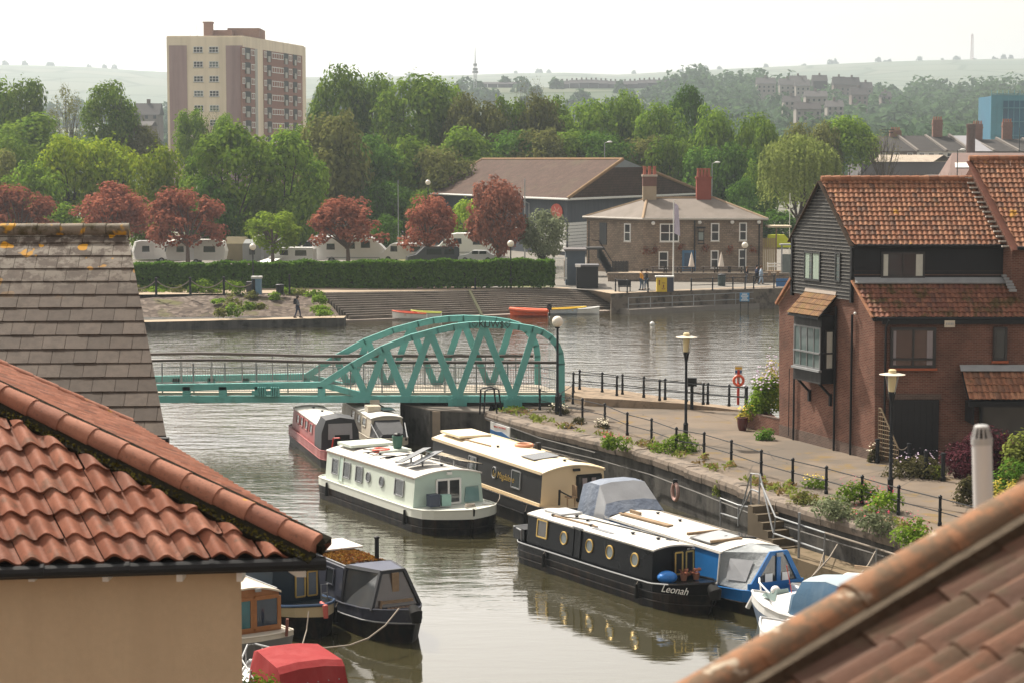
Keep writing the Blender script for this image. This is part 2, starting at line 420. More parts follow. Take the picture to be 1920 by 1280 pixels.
def crown_points(seed, nblob, per, br=(.13, .22), shape='round', up=.25, shell=.55):
    """leaf points of a crown in a unit box: x, y in -.5...5, z in 0..1; leaves sit on separate clumps"""
    rs = np.random.RandomState(seed); P, N = [], []; blobs = []
    while len(blobs) < nblob:
        d = rs.normal(size=3); d /= np.linalg.norm(d); r = shell+(1-shell)*rs.rand()**.5
        if shape == 'round': q = np.array([d[0]*.5*r, d[1]*.5*r, .5+d[2]*.5*r])
        elif shape == 'tall':
            z = .5+d[2]*.5*r; wv = .5*(1-.35*max(0, z-.3)); q = np.array([d[0]*wv*r, d[1]*wv*r, z])
        elif shape == 'dome':
            if d[2] < -.05: continue
            q = np.array([d[0]*.5*r, d[1]*.5*r, .1+d[2]*.9*r])
        elif shape == 'flat':
            if d[2] < -.35: continue
            q = np.array([d[0]*.5*r, d[1]*.5*r, .28+d[2]*.7*r])
        else:
            z = rs.rand()**.8; wv = .5*(1-z)**.6+.05; a = rs.rand()*2*pi; q = np.array([cos(a)*wv*r, sin(a)*wv*r, z])
        b = br[0]+(br[1]-br[0])*rs.rand()
        q[:2] *= (1-b*.9); q[2] = (b*.3 if shape == 'dome' else b*.8)+q[2]*(1-1.6*b)
        blobs.append((q, b))
    for q, b in blobs:
        n = int(per*(.6+.8*rs.rand())*(b/br[1])**2)
        d = rs.normal(size=(n, 3)); d[:, 2] += .25; d /= np.linalg.norm(d, axis=1, keepdims=True)
        r = b*(.76+.30*rs.rand(n)**.7)[:, None]*np.array([1, 1, .85])
        lump = 1+.25*np.sin(d[:, :1]*7+q[0]*40)*np.sin(d[:, 1:2]*6+q[1]*30)
        P.append(q+d*r*lump); N.append(d+rs.normal(size=(n, 3))*.28+np.array([0, 0, up*1.6]))
    return np.concatenate(P), np.concatenate(N), blobs
LEAF = dict(
    dark=leafmat('dark_green_leaves', (.036, .088, .014), (.072, .158, .022), (.13, .24, .036)),
    mid=leafmat('green_leaves', (.056, .118, .014), (.118, .208, .024), (.21, .30, .038)),
    yellow=leafmat('yellow_green_leaves', (.11, .19, .012), (.21, .30, .02), (.34, .40, .03)),
    olive=leafmat('olive_leaves', (.085, .10, .028), (.14, .155, .045), (.20, .205, .06)),
    red=leafmat('copper_red_leaves', (.17, .064, .044), (.31, .108, .070), (.43, .165, .105), .35),
    darkred=leafmat('dark_copper_leaves', (.13, .058, .040), (.23, .092, .062), (.32, .13, .085), .35),
    bright=leafmat('bright_green_leaves', (.12, .20, .02), (.22, .33, .035), (.33, .44, .055)),
    sage=leafmat('sage_leaves', (.10, .125, .065), (.17, .20, .11), (.24, .27, .16)),
    willow=leafmat('willow_leaves', (.15, .20, .05), (.22, .28, .07), (.30, .35, .10)),
    blue=leafmat('far_leaves', (.03, .06, .03), (.045, .085, .04), (.07, .115, .05)),
)
M_bark = mat('bark', (.075, .058, .045), .9, .35, 3)
M_barkred = mat('grey_brown_bark', (.15, .11, .09), .9, .3, 3)
def trunk_mesh(seed, blobs, mat_, limbs=14, r0=.022, fork=.30):
    """unit tree: ground 0, crown box from z=cb to 1 handled by caller via blob list in tree units"""
    rs = random.Random(seed); b = MB(); f = V((0, 0, fork))
    b.tube([(0, 0, -.02), (.004, .003, fork*.5), tuple(f)], [r0*1.35, r0, r0*.85], 7)
    for q, br in rs.sample(blobs, min(limbs, len(blobs))):
        e = V(q); mid = f.lerp(e, .5)+V((rs.uniform(-.03, .03), rs.uniform(-.03, .03), .03))
        b.tube([f, mid, e], [r0*.55, r0*.35, r0*.1], 5, cap=False)
        for k in range(2):
            e2 = e+V((rs.uniform(-.1, .1), rs.uniform(-.1, .1), rs.uniform(-.02, .1)))
            b.tube([mid.lerp(e, .5), e2], [r0*.22, r0*.06], 4, cap=False)
    o = b.build('trunk_proto', mat_); me = o.data; bpy.data.objects.remove(o); return me
PROTO = {}
def proto(kind, seed, n, per, leaf, size, crown0, **kw):
    P, N, blobs = crown_points(seed, n, per, **{k: v for k, v in kw.items() if k in ('br', 'shape', 'up', 'shell')})
    cm = quads('crown', P*np.array([1, 1, 1]), N, size, LEAF[leaf], False, np.random.RandomState(seed))
    tb = [((q[0], q[1], crown0+q[2]*(1-crown0)), b) for q, b in blobs]
    tm = trunk_mesh(seed, tb, kw.get('bark', M_bark), kw.get('limbs', 14), kw.get('r0', .022), kw.get('fork', crown0+.06))
    PROTO[kind] = (cm, tm, crown0)
# unit size leaf .035 of the crown width
proto('oak', 3, 36, 270, 'mid', .044, .22, br=(.14, .23))
proto('oak_b', 11, 44, 240, 'mid', .042, .22, br=(.11, .22))
proto('round', 5, 76, 210, 'dark', .036, .16, br=(.08, .16), shell=.78)
proto('tall', 9, 48, 190, 'mid', .044, .2, shape='tall', br=(.11, .2))
proto('airy', 21, 44, 60, 'olive', .026, .25, br=(.08, .15), limbs=44, r0=.016, shape='tall')
proto('bare', 23, 60, 14, 'olive', .02, .3, br=(.08, .14), limbs=60, r0=.018)
proto('maple', 31, 52, 170, 'red', .042, .26, shape='flat', br=(.09, .16), bark=M_barkred, limbs=22, r0=.026, fork=.24)
proto('maple_c', 71, 46, 180, 'red', .042, .22, shape='tall', br=(.10, .19), bark=M_barkred, limbs=24, r0=.024, fork=.2)
proto('maple_b', 37, 60, 170, 'red', .040, .14, shape='round', br=(.09, .15), bark=M_barkred, limbs=22, fork=.2)
proto('small', 41, 40, 130, 'bright', .050, .30, br=(.10, .17), bark=M_barkred, limbs=20, r0=.03)
proto('bush', 43, 40, 190, 'mid', .044, .02, br=(.12, .2), shape='round')
# willow: hanging strands
_rs = np.random.RandomState(51); _P, _N = [], []
for k in range(420):
    a = _rs.rand()*2*pi; rr = .5*sqrt(_rs.rand()); z0 = .62+.38*sqrt(max(0, 1-(rr/.52)**2))*(.8+.2*_rs.rand()); L = (.18+.5*_rs.rand())*z0
    zz = np.linspace(z0, max(.03, z0-L), 22); sp = 1+.12*(z0-zz)
    q = np.stack([cos(a)*rr*sp, sin(a)*rr*sp, zz], 1)+_rs.normal(size=(22, 3))*.008
    _P.append(q); _N.append(np.tile([cos(a), sin(a), .3], (22, 1))+_rs.normal(size=(22, 3))*.5)
_cm = quads('crown', np.concatenate(_P), np.concatenate(_N), .03, LEAF['willow'], False, _rs, 1.5)
PROTO['willow'] = (_cm, PROTO['oak'][1], .1)
def tree(kind, px, top, bot, wpx, Y, leaf, label, group=None, zg=2.5, cat='tree', name='tree', rz=None):
    """crown spans rows top..bot and wpx columns at distance Y; the trunk reaches the ground"""
    cm, tm, c0 = PROTO[kind]
    x = (px-960)/F*Y; w = wpx/F*Y; zt = zy(top, Y); zb = max(zg+.3, zy(bot, Y))
    r = thing(name, label, cat, (x, Y, zg), rnd.uniform(0, 6.28) if rz is None else rz, group)
    c = bpy.data.objects.new('crown', cm); C.objects.link(c); c.parent = r
    c.location = (0, 0, zb-zg); c.scale = (w, w, zt-zb)
    if cm.materials[0] != LEAF[leaf]:
        c.material_slots[0].link = 'OBJECT'; c.material_slots[0].material = LEAF[leaf]
    t = bpy.data.objects.new('trunk', tm); C.objects.link(t); t.parent = r
    t.scale = (w, w, (zt-zg)); return r
# generic openings
def win(parent, O, h, u0, u1, z0, z1, fm, gm, bars=(1, 1), fw=.07, out=.05, sill=None, name='window', panes=True):
    """a window lying on the wall through O along h (horizontal), seen from the h x z side; frame proud, pane behind it"""
    h = V((h[0], h[1], 0)).normalized(); n = h.cross(V((0, 0, 1))); O = V(O)
    def P(u, z, d=0): q = O+h*u+n*d; return V((q.x, q.y, z))
    b = MB(); up = n
    def bar(a, c, w): b.beam(a, c, w, out*2, n)
    b.beam(P(u0, z0+fw/2), P(u1, z0+fw/2), fw, out*2, n); b.beam(P(u0, z1-fw/2), P(u1, z1-fw/2), fw, out*2, n)
    b.beam(P(u0+fw/2, z0+fw), P(u0+fw/2, z1-fw), fw, out*2-.004, n); b.beam(P(u1-fw/2, z0+fw), P(u1-fw/2, z1-fw), fw, out*2-.004, n)
    for i in range(1, bars[0]): uu = u0+(u1-u0)*i/bars[0]; b.beam(P(uu, z0+fw), P(uu, z1-fw), fw*.8, out*2-.008, n)
    for i in range(1, bars[1]): zz = z0+(z1-z0)*i/bars[1]; b.beam(P(u0+fw, zz), P(u1-fw, zz), fw*.8, out*2-.012, n)
    f = b.build(name, fm, parent)
    if panes: MB().poly([P(u0+fw*.5, z0+fw*.5, out*.4), P(u1-fw*.5, z0+fw*.5, out*.4), P(u1-fw*.5, z1-fw*.5, out*.4), P(u0+fw*.5, z1-fw*.5, out*.4)]).build('pane', gm, f, fix=False)
    if sill: s = MB(); s.beam(P(u0-.06, z0-.05, .06), P(u1+.06, z0-.05, .06), .1, .16, n); s.build('sill', sill, f)
    return f
def wallpx(px, O, h):                 # along-wall distance of the point of a vertical wall seen in column px
    h = V((h[0], h[1], 0)).normalized(); n = h.cross(V((0, 0, 1)))
    d = ray(px, 640); o = V((0, 0, CAMZ)); t = (V(O)-o).dot(n)/(d.x*n.x+d.y*n.y)
    q = o+V((d.x, d.y, 0))*t; return (q-V((O[0], O[1], CAMZ))).dot(h), q.y
# tower block
M_cream = mat('cream_render', (.78, .69, .55), .85, .08, .3, streak=((.3, .25, .18), .5, .3))
M_mauve = mat('mauve_panel', (.38, .285, .285), .85, .1, .3, streak=((.14, .1, .1), .6, .4))
M_brownp = mat('brown_brick_panel', (.28, .17, .145), .85, .12, 1)
M_greyp = mat('grey_glass_panel', (.35, .34, .31), .4)
tw = thing('tower_block', 'tall cream and mauve tower block with rows of windows above the trees', 'tower block', D(385, 440, 395))
A, B2, C2 = D(312, 70, 380), D(456, 70, 380), D(573, 88, 416)
ztop = A.z; A.z = B2.z = C2.z = 2.5; Dp = A+(C2-B2)
H = ztop-2.5
b = MB(); b.prism([A, B2, C2, Dp], (0, 0, H)); b.build('wall', M_cream, tw)
hA = (B2-A); LA = hA.length; hB = (C2-B2); LB = hB.length
def fpoly(m, O, h, u0, u1, z0, z1, d):
    h = V((h.x, h.y, 0)).normalized(); n = h.cross(V((0, 0, 1)))
    q = [O+h*u0+n*d, O+h*u1+n*d, O+h*u1+n*d, O+h*u0+n*d]
    q = [V((p.x, p.y, z)) for p, z in zip(q, (z0, z0, z1, z1))]
    m.prism(q, n*(-.3))
sp = 2.7; zt1 = ztop-1.55
pm = MB(); fpoly(pm, A, hA, .45, 3.75, 3, zt1, .1); fpoly(pm, A, hA, 11.0, 14.1, 3, zt1, .1); pm.build('side_panel', M_mauve, tw)
for fl in range(9):
    z1 = ztop-1.75-fl*sp
    for u in (4.95, 7.85): win(tw, A, hA, u, u+1.8, z1-1.12, z1, M_white, rnd.choice((M_glass, M_glass, M_glass2)), (3, 2), .1, .08, sill=M_grey)
# right-hand face: columns by px
def ub(px): return wallpx(px, B2, hB)[0]
bn = MB(); bn2 = MB(); dk = MB(); bal = MB(); gp = MB()
for (a, c_) in ((459, 483), (499, 571)): fpoly(bn, B2, hB, ub(a), ub(c_), 3, zt1-.3, .08)
fpoly(gp, B2, hB, ub(483.5), ub(488), 3, zt1-.3, .1)
for fl in range(10):
    z1 = ztop-2.1-fl*sp
    for (a, c_) in ((464.8, 475), (505.5, 513.5), (537, 545), (553.5, 561)):
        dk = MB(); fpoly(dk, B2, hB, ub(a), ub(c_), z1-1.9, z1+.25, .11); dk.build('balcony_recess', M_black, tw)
    for (a, c_) in ((465.5, 471), (506, 510), (537.5, 541.5), (555, 558)): bal = MB(); fpoly(bal, B2, hB, ub(a), ub(c_), z1-1.9, z1-.8, .35); bal.build('balcony', M_greyp, tw)
bn.build('brick_panel', M_brownp, tw); gp.build('stair_glazing', M_greyp, tw);
for fl in range(9):
    z1 = ztop-2.1-fl*sp
    for (a, c_) in ((459.6, 464.4), (476, 482.5), (500, 504.6), (514.5, 536.3), (545.8, 551.5), (562, 567.5)):
        win(tw, B2, hB, ub(a), ub(c_), z1-1.15, z1, M_white, rnd.choice((M_glass, M_glass, M_glass2)), (5 if c_-a > 10 else 2, 1), .13, .1+.06)
b = MB(); b.prism([A.lerp(B2, .0)+V((0, .3, H)), B2+V((0, .3, H)), C2+V((-.3, 0, H)), Dp+V((.3, 0, H))], (0, 0, .25)); b.build('parapet', M_cream, tw)
p0 = D(391, 60, 392)
b = MB(); b.box((D(391, 60, 390).x, 390, ztop+1.6), (1.6, 2.0, 3.2)); b.box((D(412, 60, 392).x, 394, ztop+1.0), (4.6, 5, 2.0)); b.box((D(461, 60, 398).x, 399, ztop+1.25), (6.2, 9, 2.6))
b.box((D(391, 60, 390).x, 390, ztop+3.3), (1.9, 2.3, .25))
b.build('plant_room', mat('plant_room_brick', (.22, .15, .13), .9), tw)
b = MB()
for px, y0, dz in ((368, 380, 2.4), (539, 405, 3.2), (355, 381, 1)): b.tube([(D(px, 0, y0).x, y0+.3, ztop), (D(px, 0, y0).x, y0+.3, ztop+dz)], .04, 4)
b.build('roof_aerial', M_grey, tw)

# masts and far town
def mast(name, label, px, ybase, ytop, Y, wpx, m, drums):
    x = (px-960)/F*Y; zb, zt = zy(ybase, Y), zy(ytop, Y); w = wpx/F*Y
    r = thing(name, label, 'mast', (x, Y, zb)); b = MB(); n = 12; k = .62 if drums else .97
    ztt = zb+(zt-zb)*k
    for sx, sy in ((-1, -1), (1, -1), (1, 1), (-1, 1)): b.tube([(x+sx*w/2, Y+sy*w/2, zb), (x+sx*w*.28, Y+sy*w*.28, ztt)], w*.07, 4)
    for i in range(n):
        a, c_ = i/n, (i+1)/n; wa, wc = w*(.5-.22*a), w*(.5-.22*c_); za, zc = zb+(ztt-zb)*a, zb+(ztt-zb)*c_
        for s in (-1, 1):
            b.tube([(x-wa, Y+s*wa, za), (x+wc, Y+s*wc, zc)], w*.045, 4); b.tube([(x+wa, Y+s*wa, za), (x-wc, Y+s*wc, zc)], w*.045, 4)
    b.build('lattice', m, r)
    MB().tube([(x, Y, ztt), (x, Y, zt)], [w*.2, w*.06], 6).build('spire', m, r)
    if drums:
        d = MB()
        for i, (f_, rr) in enumerate(((.40, .95), (.47, .8), (.58, .6))): d.lathe([(w*rr, -w*.35), (w*rr, w*.35)], (x, Y, zb+(zt-zb)*f_), 10)
        d.build('dish_ring', m, r)
M_mast = mat('mast_grey', (.30, .31, .33), .6)
mast('radio_mast', 'grey lattice radio mast with dish rings on the hazy ridge', 891.5, 168, 92, 1400, 6, M_mast, True)
mast('radio_mast', 'thin pale lattice mast on the crest of the far hill', 1815, 124, 66, 4250, 5, mat('mast_red', (.4, .2, .17), .6), False)
M_slate = mat('slate_roof', (.055, .05, .05), .8, .25, .6)
M_slate2 = mat('brown_tile_roof', (.085, .08, .08), .85, .25, .6)
M_farwall = mat('pale_house_wall', (.24, .22, .20), .9, .15, .3)
M_farwall2 = mat('brick_house_wall', (.17, .14, .125), .9, .15, .3)
def house(px, ybase, wpx, Y, hm, ridge, label, wm, rm, group=None, dep=9, chim=1, rz=0):
    x = (px-960)/F*Y; w = wpx/F*Y; z = zy(ybase, Y)
    r = thing('house', label, 'house', (x, Y, z), 0, group)
    m = Matrix.Rotation(rz, 3, 'Z')
    def T(p): return m @ V(p)+V((x, Y, z))
    b = MB(); b.prism([T((-w/2, -dep/2, -4)), T((w/2, -dep/2, -4)), T((w/2, dep/2, -4)), T((-w/2, dep/2, -4))], (0, 0, hm+4)); b.build('wall', wm, r)
    b = MB(); o = .4
    b.prism([T((-w/2-.3, -dep/2-o, hm)), T((-w/2-.3, 0, hm+ridge)), T((-w/2-.3, dep/2+o, hm))], m @ V((w+.6, 0, 0)))
    rf = b.build('roof', rm, r)
    if chim:
        for k in range(chim): MB().box(T((-w/2+w*(k+.5)/chim, .2, hm+ridge+.3)), (1.2, .8, 2.2), rz).build('chimney', M_farwall2, rf)
    nw = max(2, int(w/2.5)) if Y < 1400 else 0
    for k in range(nw):
        for zz in (1.2, 3.6):
            if zz+1.2 < hm: MB().box(T((-w/2+w*(k+.5)/nw, -dep/2-.02, zz+.6)), (1.0, .1, 1.2), rz).build('window', M_glass, r)
    return r
random.seed(5)
ORD = lambda i: ('first', 'second', 'third', 'fourth', 'fifth', 'sixth', 'seventh', 'eighth', 'ninth', 'tenth', 'eleventh', 'twelfth', 'thirteenth', 'fourteenth', 'fifteenth', 'sixteenth', 'seventeenth', 'eighteenth')[int(i)]
# terraces in chimney rows along the middle ridge
k = 0
for px in range(1040, 1292, 18):
    house(px, 172+1.5*sin(px*.05), 17, 1495, 5, 2.6, f'tiny grey terrace house, {ORD((px-1040)//18)} from the left in the chimneyed row on the hazy ridge', M_slate, M_slate, 'terrace houses along the hazy ridge', chim=2)
for px in range(905, 1000, 19):
    house(px, 171, 18, 1495, 4.4, 1.5, f'tiny flat grey house, {ORD((px-905)//19)} right of the radio mast on the hazy ridge', M_slate, M_slate, 'houses beside the radio mast', chim=0)
for px, yb, wp, Y, hm, rg, wm, rm in ((1432, 178, 34, 1250, 6, 4, M_farwall, M_slate2), (1472, 180, 30, 1240, 6, 4, M_farwall, M_slate2), (1500, 182, 26, 1230, 6, 4, M_farwall, M_slate2), (1492, 176, 30, 1300, 8, 3, M_slate, M_slate), (1532, 178, 26, 1300, 8, 4, M_slate, M_slate),
        (1568, 182, 22, 1260, 7, 5, M_farwall2, M_slate), (1592, 183, 26, 1260, 7, 5, M_farwall2, M_slate), (1618, 186, 22, 1260, 6, 4, M_farwall2, M_slate),
        (1605, 200, 30, 1120, 6, 4, M_farwall2, M_slate), (1525, 205, 40, 1050, 6, 3, M_farwall, M_slate2), (1480, 212, 30, 1000, 5, 3, M_farwall, M_slate), (1560, 222, 30, 950, 5, 3, M_farwall, M_slate2), (1510, 232, 46, 880, 6, 3, M_farwall, M_slate),
        (1655, 200, 18, 1150, 5, 3, M_farwall2, M_slate)):
    house(px, yb, wp, Y, hm, rg, 'hazy hillside house among the cluster above the willow and woods', wm, rm, 'hillside houses in the haze', chim=1)
house(283, 244, 46, 700, 5, 4, 'grey roofed house half hidden between the trees left of the tower block', M_farwall2, M_slate)
house(278, 262, 28, 520, 3.4, 1.2, 'low brown roofed shed between trees left of the tower block', M_farwall2, M_slate2, chim=0)
# slate terrace and sheds on the right
M_tslate = mat('terrace_slate', (.042, .038, .037), .8, .3, .4, grime=((.075, .066, .06), .6, .55, .5))
M_party = mat('party_wall_render', (.20, .18, .165), .9)
M_whitewall = mat('white_house_wall', (.6, .58, .54), .8)
xs = [1640, 1716, 1770, 1815, 1858, 1905, 1955, 2005]
for i in range(len(xs)-1):
    Y = 420; x0, x1 = (xs[i]-960)/F*Y, (xs[i+1]-960)/F*Y; yr = 256-(1 if i % 2 else 0)+(6 if i > 3 else 0); ze, zr = zy(284, Y), zy(yr, Y+9)
    lab = ['slate terrace house at the end of the row behind the sheds', 'dark slate terrace house beside the telegraph pole and sheds', 'dark slate terrace house with a four pot chimney on its ridge', 'slate terrace house with a pale grey roof patch', 'dark slate terrace house beside the tall round brick stack', 'slate terrace house in front of the blue wrapped building', 'dark slate terrace house by the frame edge behind the tiled roof'][i]
    r = thing('terrace_house', lab, 'house', (x0, Y, 2.5), 0, 'slate terrace behind the sheds')
    b = MB(); b.prism([(x0, Y, 2.5), (x1-.02, Y, 2.5), (x1-.02, Y+18, 2.5), (x0, Y+18, 2.5)], (0, 0, ze-2.5)); b.build('wall', M_whitewall if i in (1, 2) else M_farwall2, r)
    b = MB(); b.prism([(x0, Y-.4, ze), (x0-2.6, Y+9, zr), (x0, Y+18.4, ze)], (x1-x0-.02, 0, 0)); rf = b.build('roof', M_tslate if i != 3 else mat('pale_slate', (.26, .26, .28), .75), r)
    b = MB(); b.beam((x0+.1, Y-.5, ze+.1), (x0-2.5, Y+9, zr+.15), .5, .5); b.build('party_wall', M_party, rf)
    if i in (0, 2, 4, 5):
        cx = {0: 1675, 2: 1753, 4: 1828, 5: 1883}[i]; X = (cx-960)/F*(Y+9); hh = {0: 1.2, 2: 3.4, 4: 3.2, 5: 3.5}[i]
        b = MB(); b.box((X, Y+9, zr+hh/2-.6), (2.0 if i != 0 else 2.4, 1.2, hh+1.2)); b.box((X, Y+9, zr+hh*.75), (2.25, 1.4, .25)); ch = b.build('chimney', mat('terrace_chimney_brick', (.20, .11, .085), .9, .3, 3), rf)
        b = MB()
        for q in range(4): b.lathe([(.2, 0), (.16, .7)], (X-.75+q*.5, Y+9, zr+hh), 7)
        b.build('chimney_pot', mat('clay_pot', (.30, .14, .09), .85), ch)
    for q in range(3):
        u = (x1-x0)*(q+.5)/3; win(r, (x0, Y, 0), (1, 0), u-.6, u+.6, ze-1.9, ze-.35, M_white, M_glass, (1, 2), .1, .06)
r = thing('round_chimney_stack', 'tall round brick chimney stack rising in front of the slate terrace', 'chimney stack', ((1816-960)/F*412, 412, 2.5))
MB().lathe([(1.05, 0), (.86, zy(240, 412)-2.5), (.98, zy(239.5, 412)-2.5), (.98, zy(234, 412)-2.5), (.7, zy(234, 412)-2.4)], ((1816-960)/F*412, 412, 2.5), 16).build('shaft', mat('sooty_brick', (.10, .062, .052), .9, .3, 2), r)
M_corr = mat('corrugated_sheet', (.42, .36, .29), .7, .2, .5, streak=((.2, .15, .12), 1, .6))
M_shed = mat('shed_wall', (.13, .125, .13), .85, .2, .5)
r = thing('metal_shed', 'long low shed with a pale corrugated roof in front of the slate terrace', 'shed', ((1700-960)/F*360, 360, 2.5))
a0, a1 = (1612-960)/F*360, (1745-960)/F*360
b = MB(); b.prism([(a0, 360, 2.5), (a1+6, 360, 2.5), (a1+6, 374, 2.5), (a0, 374, 2.5)], (0, 0, zy(304, 360)-2.5)); b.build('wall', M_shed, r)
b = MB(); z0, z1 = zy(304, 360), zy(291, 367)
for q in range(56):
    t0, t1 = q/56, (q+1)/56; zz = .07*(q % 2)
    b.poly([(a0+(a1-a0)*t0, 359.4, z0+zz), (a0+(a1-a0)*t1, 359.4, z0+.07-zz), (a0+(a1-a0)*t1+3.7, 368, z1+.07-zz), (a0+(a1-a0)*t0+3.7, 368, z1+zz)])
b.poly([(a0+3.7, 368, z1+.02), (a1+3.7, 368, z1+.02), (a1+7, 375, z0), (a0+7, 375, z0)]); b.build('roof', M_corr, r, fix=False)
r = thing('brick_shed', 'brown roofed shed with a pale skylight strip behind the tiled house', 'shed', ((1830-960)/F*330, 330, 2.5))
a0, a1 = (1778-960)/F*330, (1990-960)/F*330; z0, z1 = zy(330, 330), zy(287, 340)
b = MB(); b.prism([(a0, 330, 2.5), (a1, 330, 2.5), (a1, 350, 2.5), (a0, 350, 2.5)], (0, 0, z0-2.5)); b.build('wall', M_farwall2, r)
b = MB(); b.prism([(a0-.3, 329.5, z0), (a0+2.5, 340, z1), (a0+2.5, 350.5, z0)], (a1-a0, 0, 0)); rf = b.build('roof', mat('faded_brown_roof', (.19, .135, .12), .85, .2, .5), r)
b = MB(); b.prism([(a0+1.5, 332.9, z0+(z1-z0)*.34+.06), (a0+5.5, 332.9, z0+(z1-z0)*.34+.06), (a0+5.9, 335, z0+(z1-z0)*.54+.06), (a0+1.9, 335, z0+(z1-z0)*.54+.06)], (0, 0, .05)); b.build('skylight', M_white, rf)
def pole(px, yt, yb_, Y, label, cross=0, lamp=0, m=None, zg=2.5, rr=.09):
    x = (px-960)/F*Y; zt = zy(yt, Y); r = thing('street_lamp' if lamp else ('telegraph_pole' if cross else 'pole'), label, 'lamp' if lamp else 'pole', (x, Y, zg))
    MB().tube([(x, Y, zg), (x, Y, zt)], [rr, rr*.7], 8).build('post', m or M_iron, r)
    b = MB()
    if cross:
        for zz, w in ((zt-.3, 1.25), (zt-.9, 1.0)): b.box((x, Y, zz), (2*w, .12, .14))
        b.build('cross_arm', M_iron, r)
    if lamp == 1:
        b.tube([(x, Y, zt-.05), (x+.5, Y-.1, zt+.1)], .04, 6); b.ball((x+.75, Y-.1, zt+.1), .42, 10, 6, (1, .6, .35)); b.build('lamp_head', M_white, r)
    return r
pole(1661, 241, 330, 395, 'telegraph pole with two cross arms in front of the slate terrace', 1)
pole(1792, 282, 330, 300, 'street lamp with white head beside the tiled house roof', 0, 1)
pole(1907, 240, 330, 390, 'thin dark pole by the frame edge in front of the terrace')
# blue wrapped scaffold building
M_net = mat('blue_scaffold_net', (.02, .12, .20), .6, .25, .15, grime=((.02, .08, .16), .1, .5, .7))
M_net2 = mat('pale_blue_scaffold_net', (.07, .24, .31), .6, .2, .2)
Y = 520; x0, x1 = (1852-960)/F*Y, (1990-960)/F*Y; zt = zy(178, Y)
r = thing('scaffolded_building', 'building wrapped in blue scaffold netting behind the slate terrace', 'building', ((x0+x1)/2, Y, 2.5))
b = MB(); b.box(((x0+x1)/2, Y+8, (zt+2.5)/2), (x1-x0-.8, 15, zt-3.5)); b.build('wall', M_net, r)
b = MB()
for q in range(9):
    z = 3+(zt-3)*q/8; b.box(((x0+x1)/2, Y-.5, z), (x1-x0, .12, .12)); b.box(((x0+x1)/2, Y-.2, z-.1), (x1-x0, .9, .06))
for q in range(14): b.box((x0+(x1-x0)*q/13, Y-.5, (zt+3.5)/2), (.12, .12, zt-1.5))
b.build('scaffold', M_net2, r)
b = MB(); b.box((x0+1.6, Y-.3, (zt+2.5)/2), (3.0, .06, zt-3)); b.box(((x0+x1)/2, Y-.35, zt-1.0), (x1-x0, .05, 1.4)); b.build('netting', M_net2, r)

# woods on the hills: far masses
def woods(name, seed, spans, n, size, leaf):
    rs = np.random.RandomState(seed); P, N = [], []
    for (px0, px1, ya, yb2, Y0, Y1, k, hh) in spans:
        for q in range(k):
            Y = Y0+(Y1-Y0)*rs.rand(); px = px0+(px1-px0)*rs.rand(); x = (px-960)/F*Y; z = hill(x, Y)
            h = hh*(.6+.7*rs.rand()); w = h*(.45+.25*rs.rand())
            d = rs.normal(size=(n, 3)); d /= np.linalg.norm(d, axis=1, keepdims=True); d[:, 2] = np.abs(d[:, 2])*1.0-.1
            P.append(np.array([x, Y, z])+d*np.array([w, w, h])*(.75+.35*rs.rand(n, 1))); N.append(d+rs.normal(size=(n, 3))*.4)
    o = quads(name, np.concatenate(P), np.concatenate(N), size, LEAF[leaf], None, rs); tag(o, kind='stuff'); return o
woods('hillside_woods', 61, [(1250, 2050, 0, 0, 620, 1500, 620, 15), (-150, 700, 0, 0, 700, 1600, 120, 12), (1300, 1440, 0, 0, 1300, 1500, 26, 17), (1640, 1990, 0, 0, 1000, 1480, 90, 18), (700, 1250, 0, 0, 900, 1500, 60, 10)], 90, 3.4, 'blue')
woods('ridge_hedgerow_trees', 62, [(1250, 2050, 0, 0, 4150, 4350, 24, 10), (-100, 320, 0, 0, 4150, 4300, 14, 11), (600, 1250, 0, 0, 4150, 4300, 12, 9)], 60, 5, 'blue')

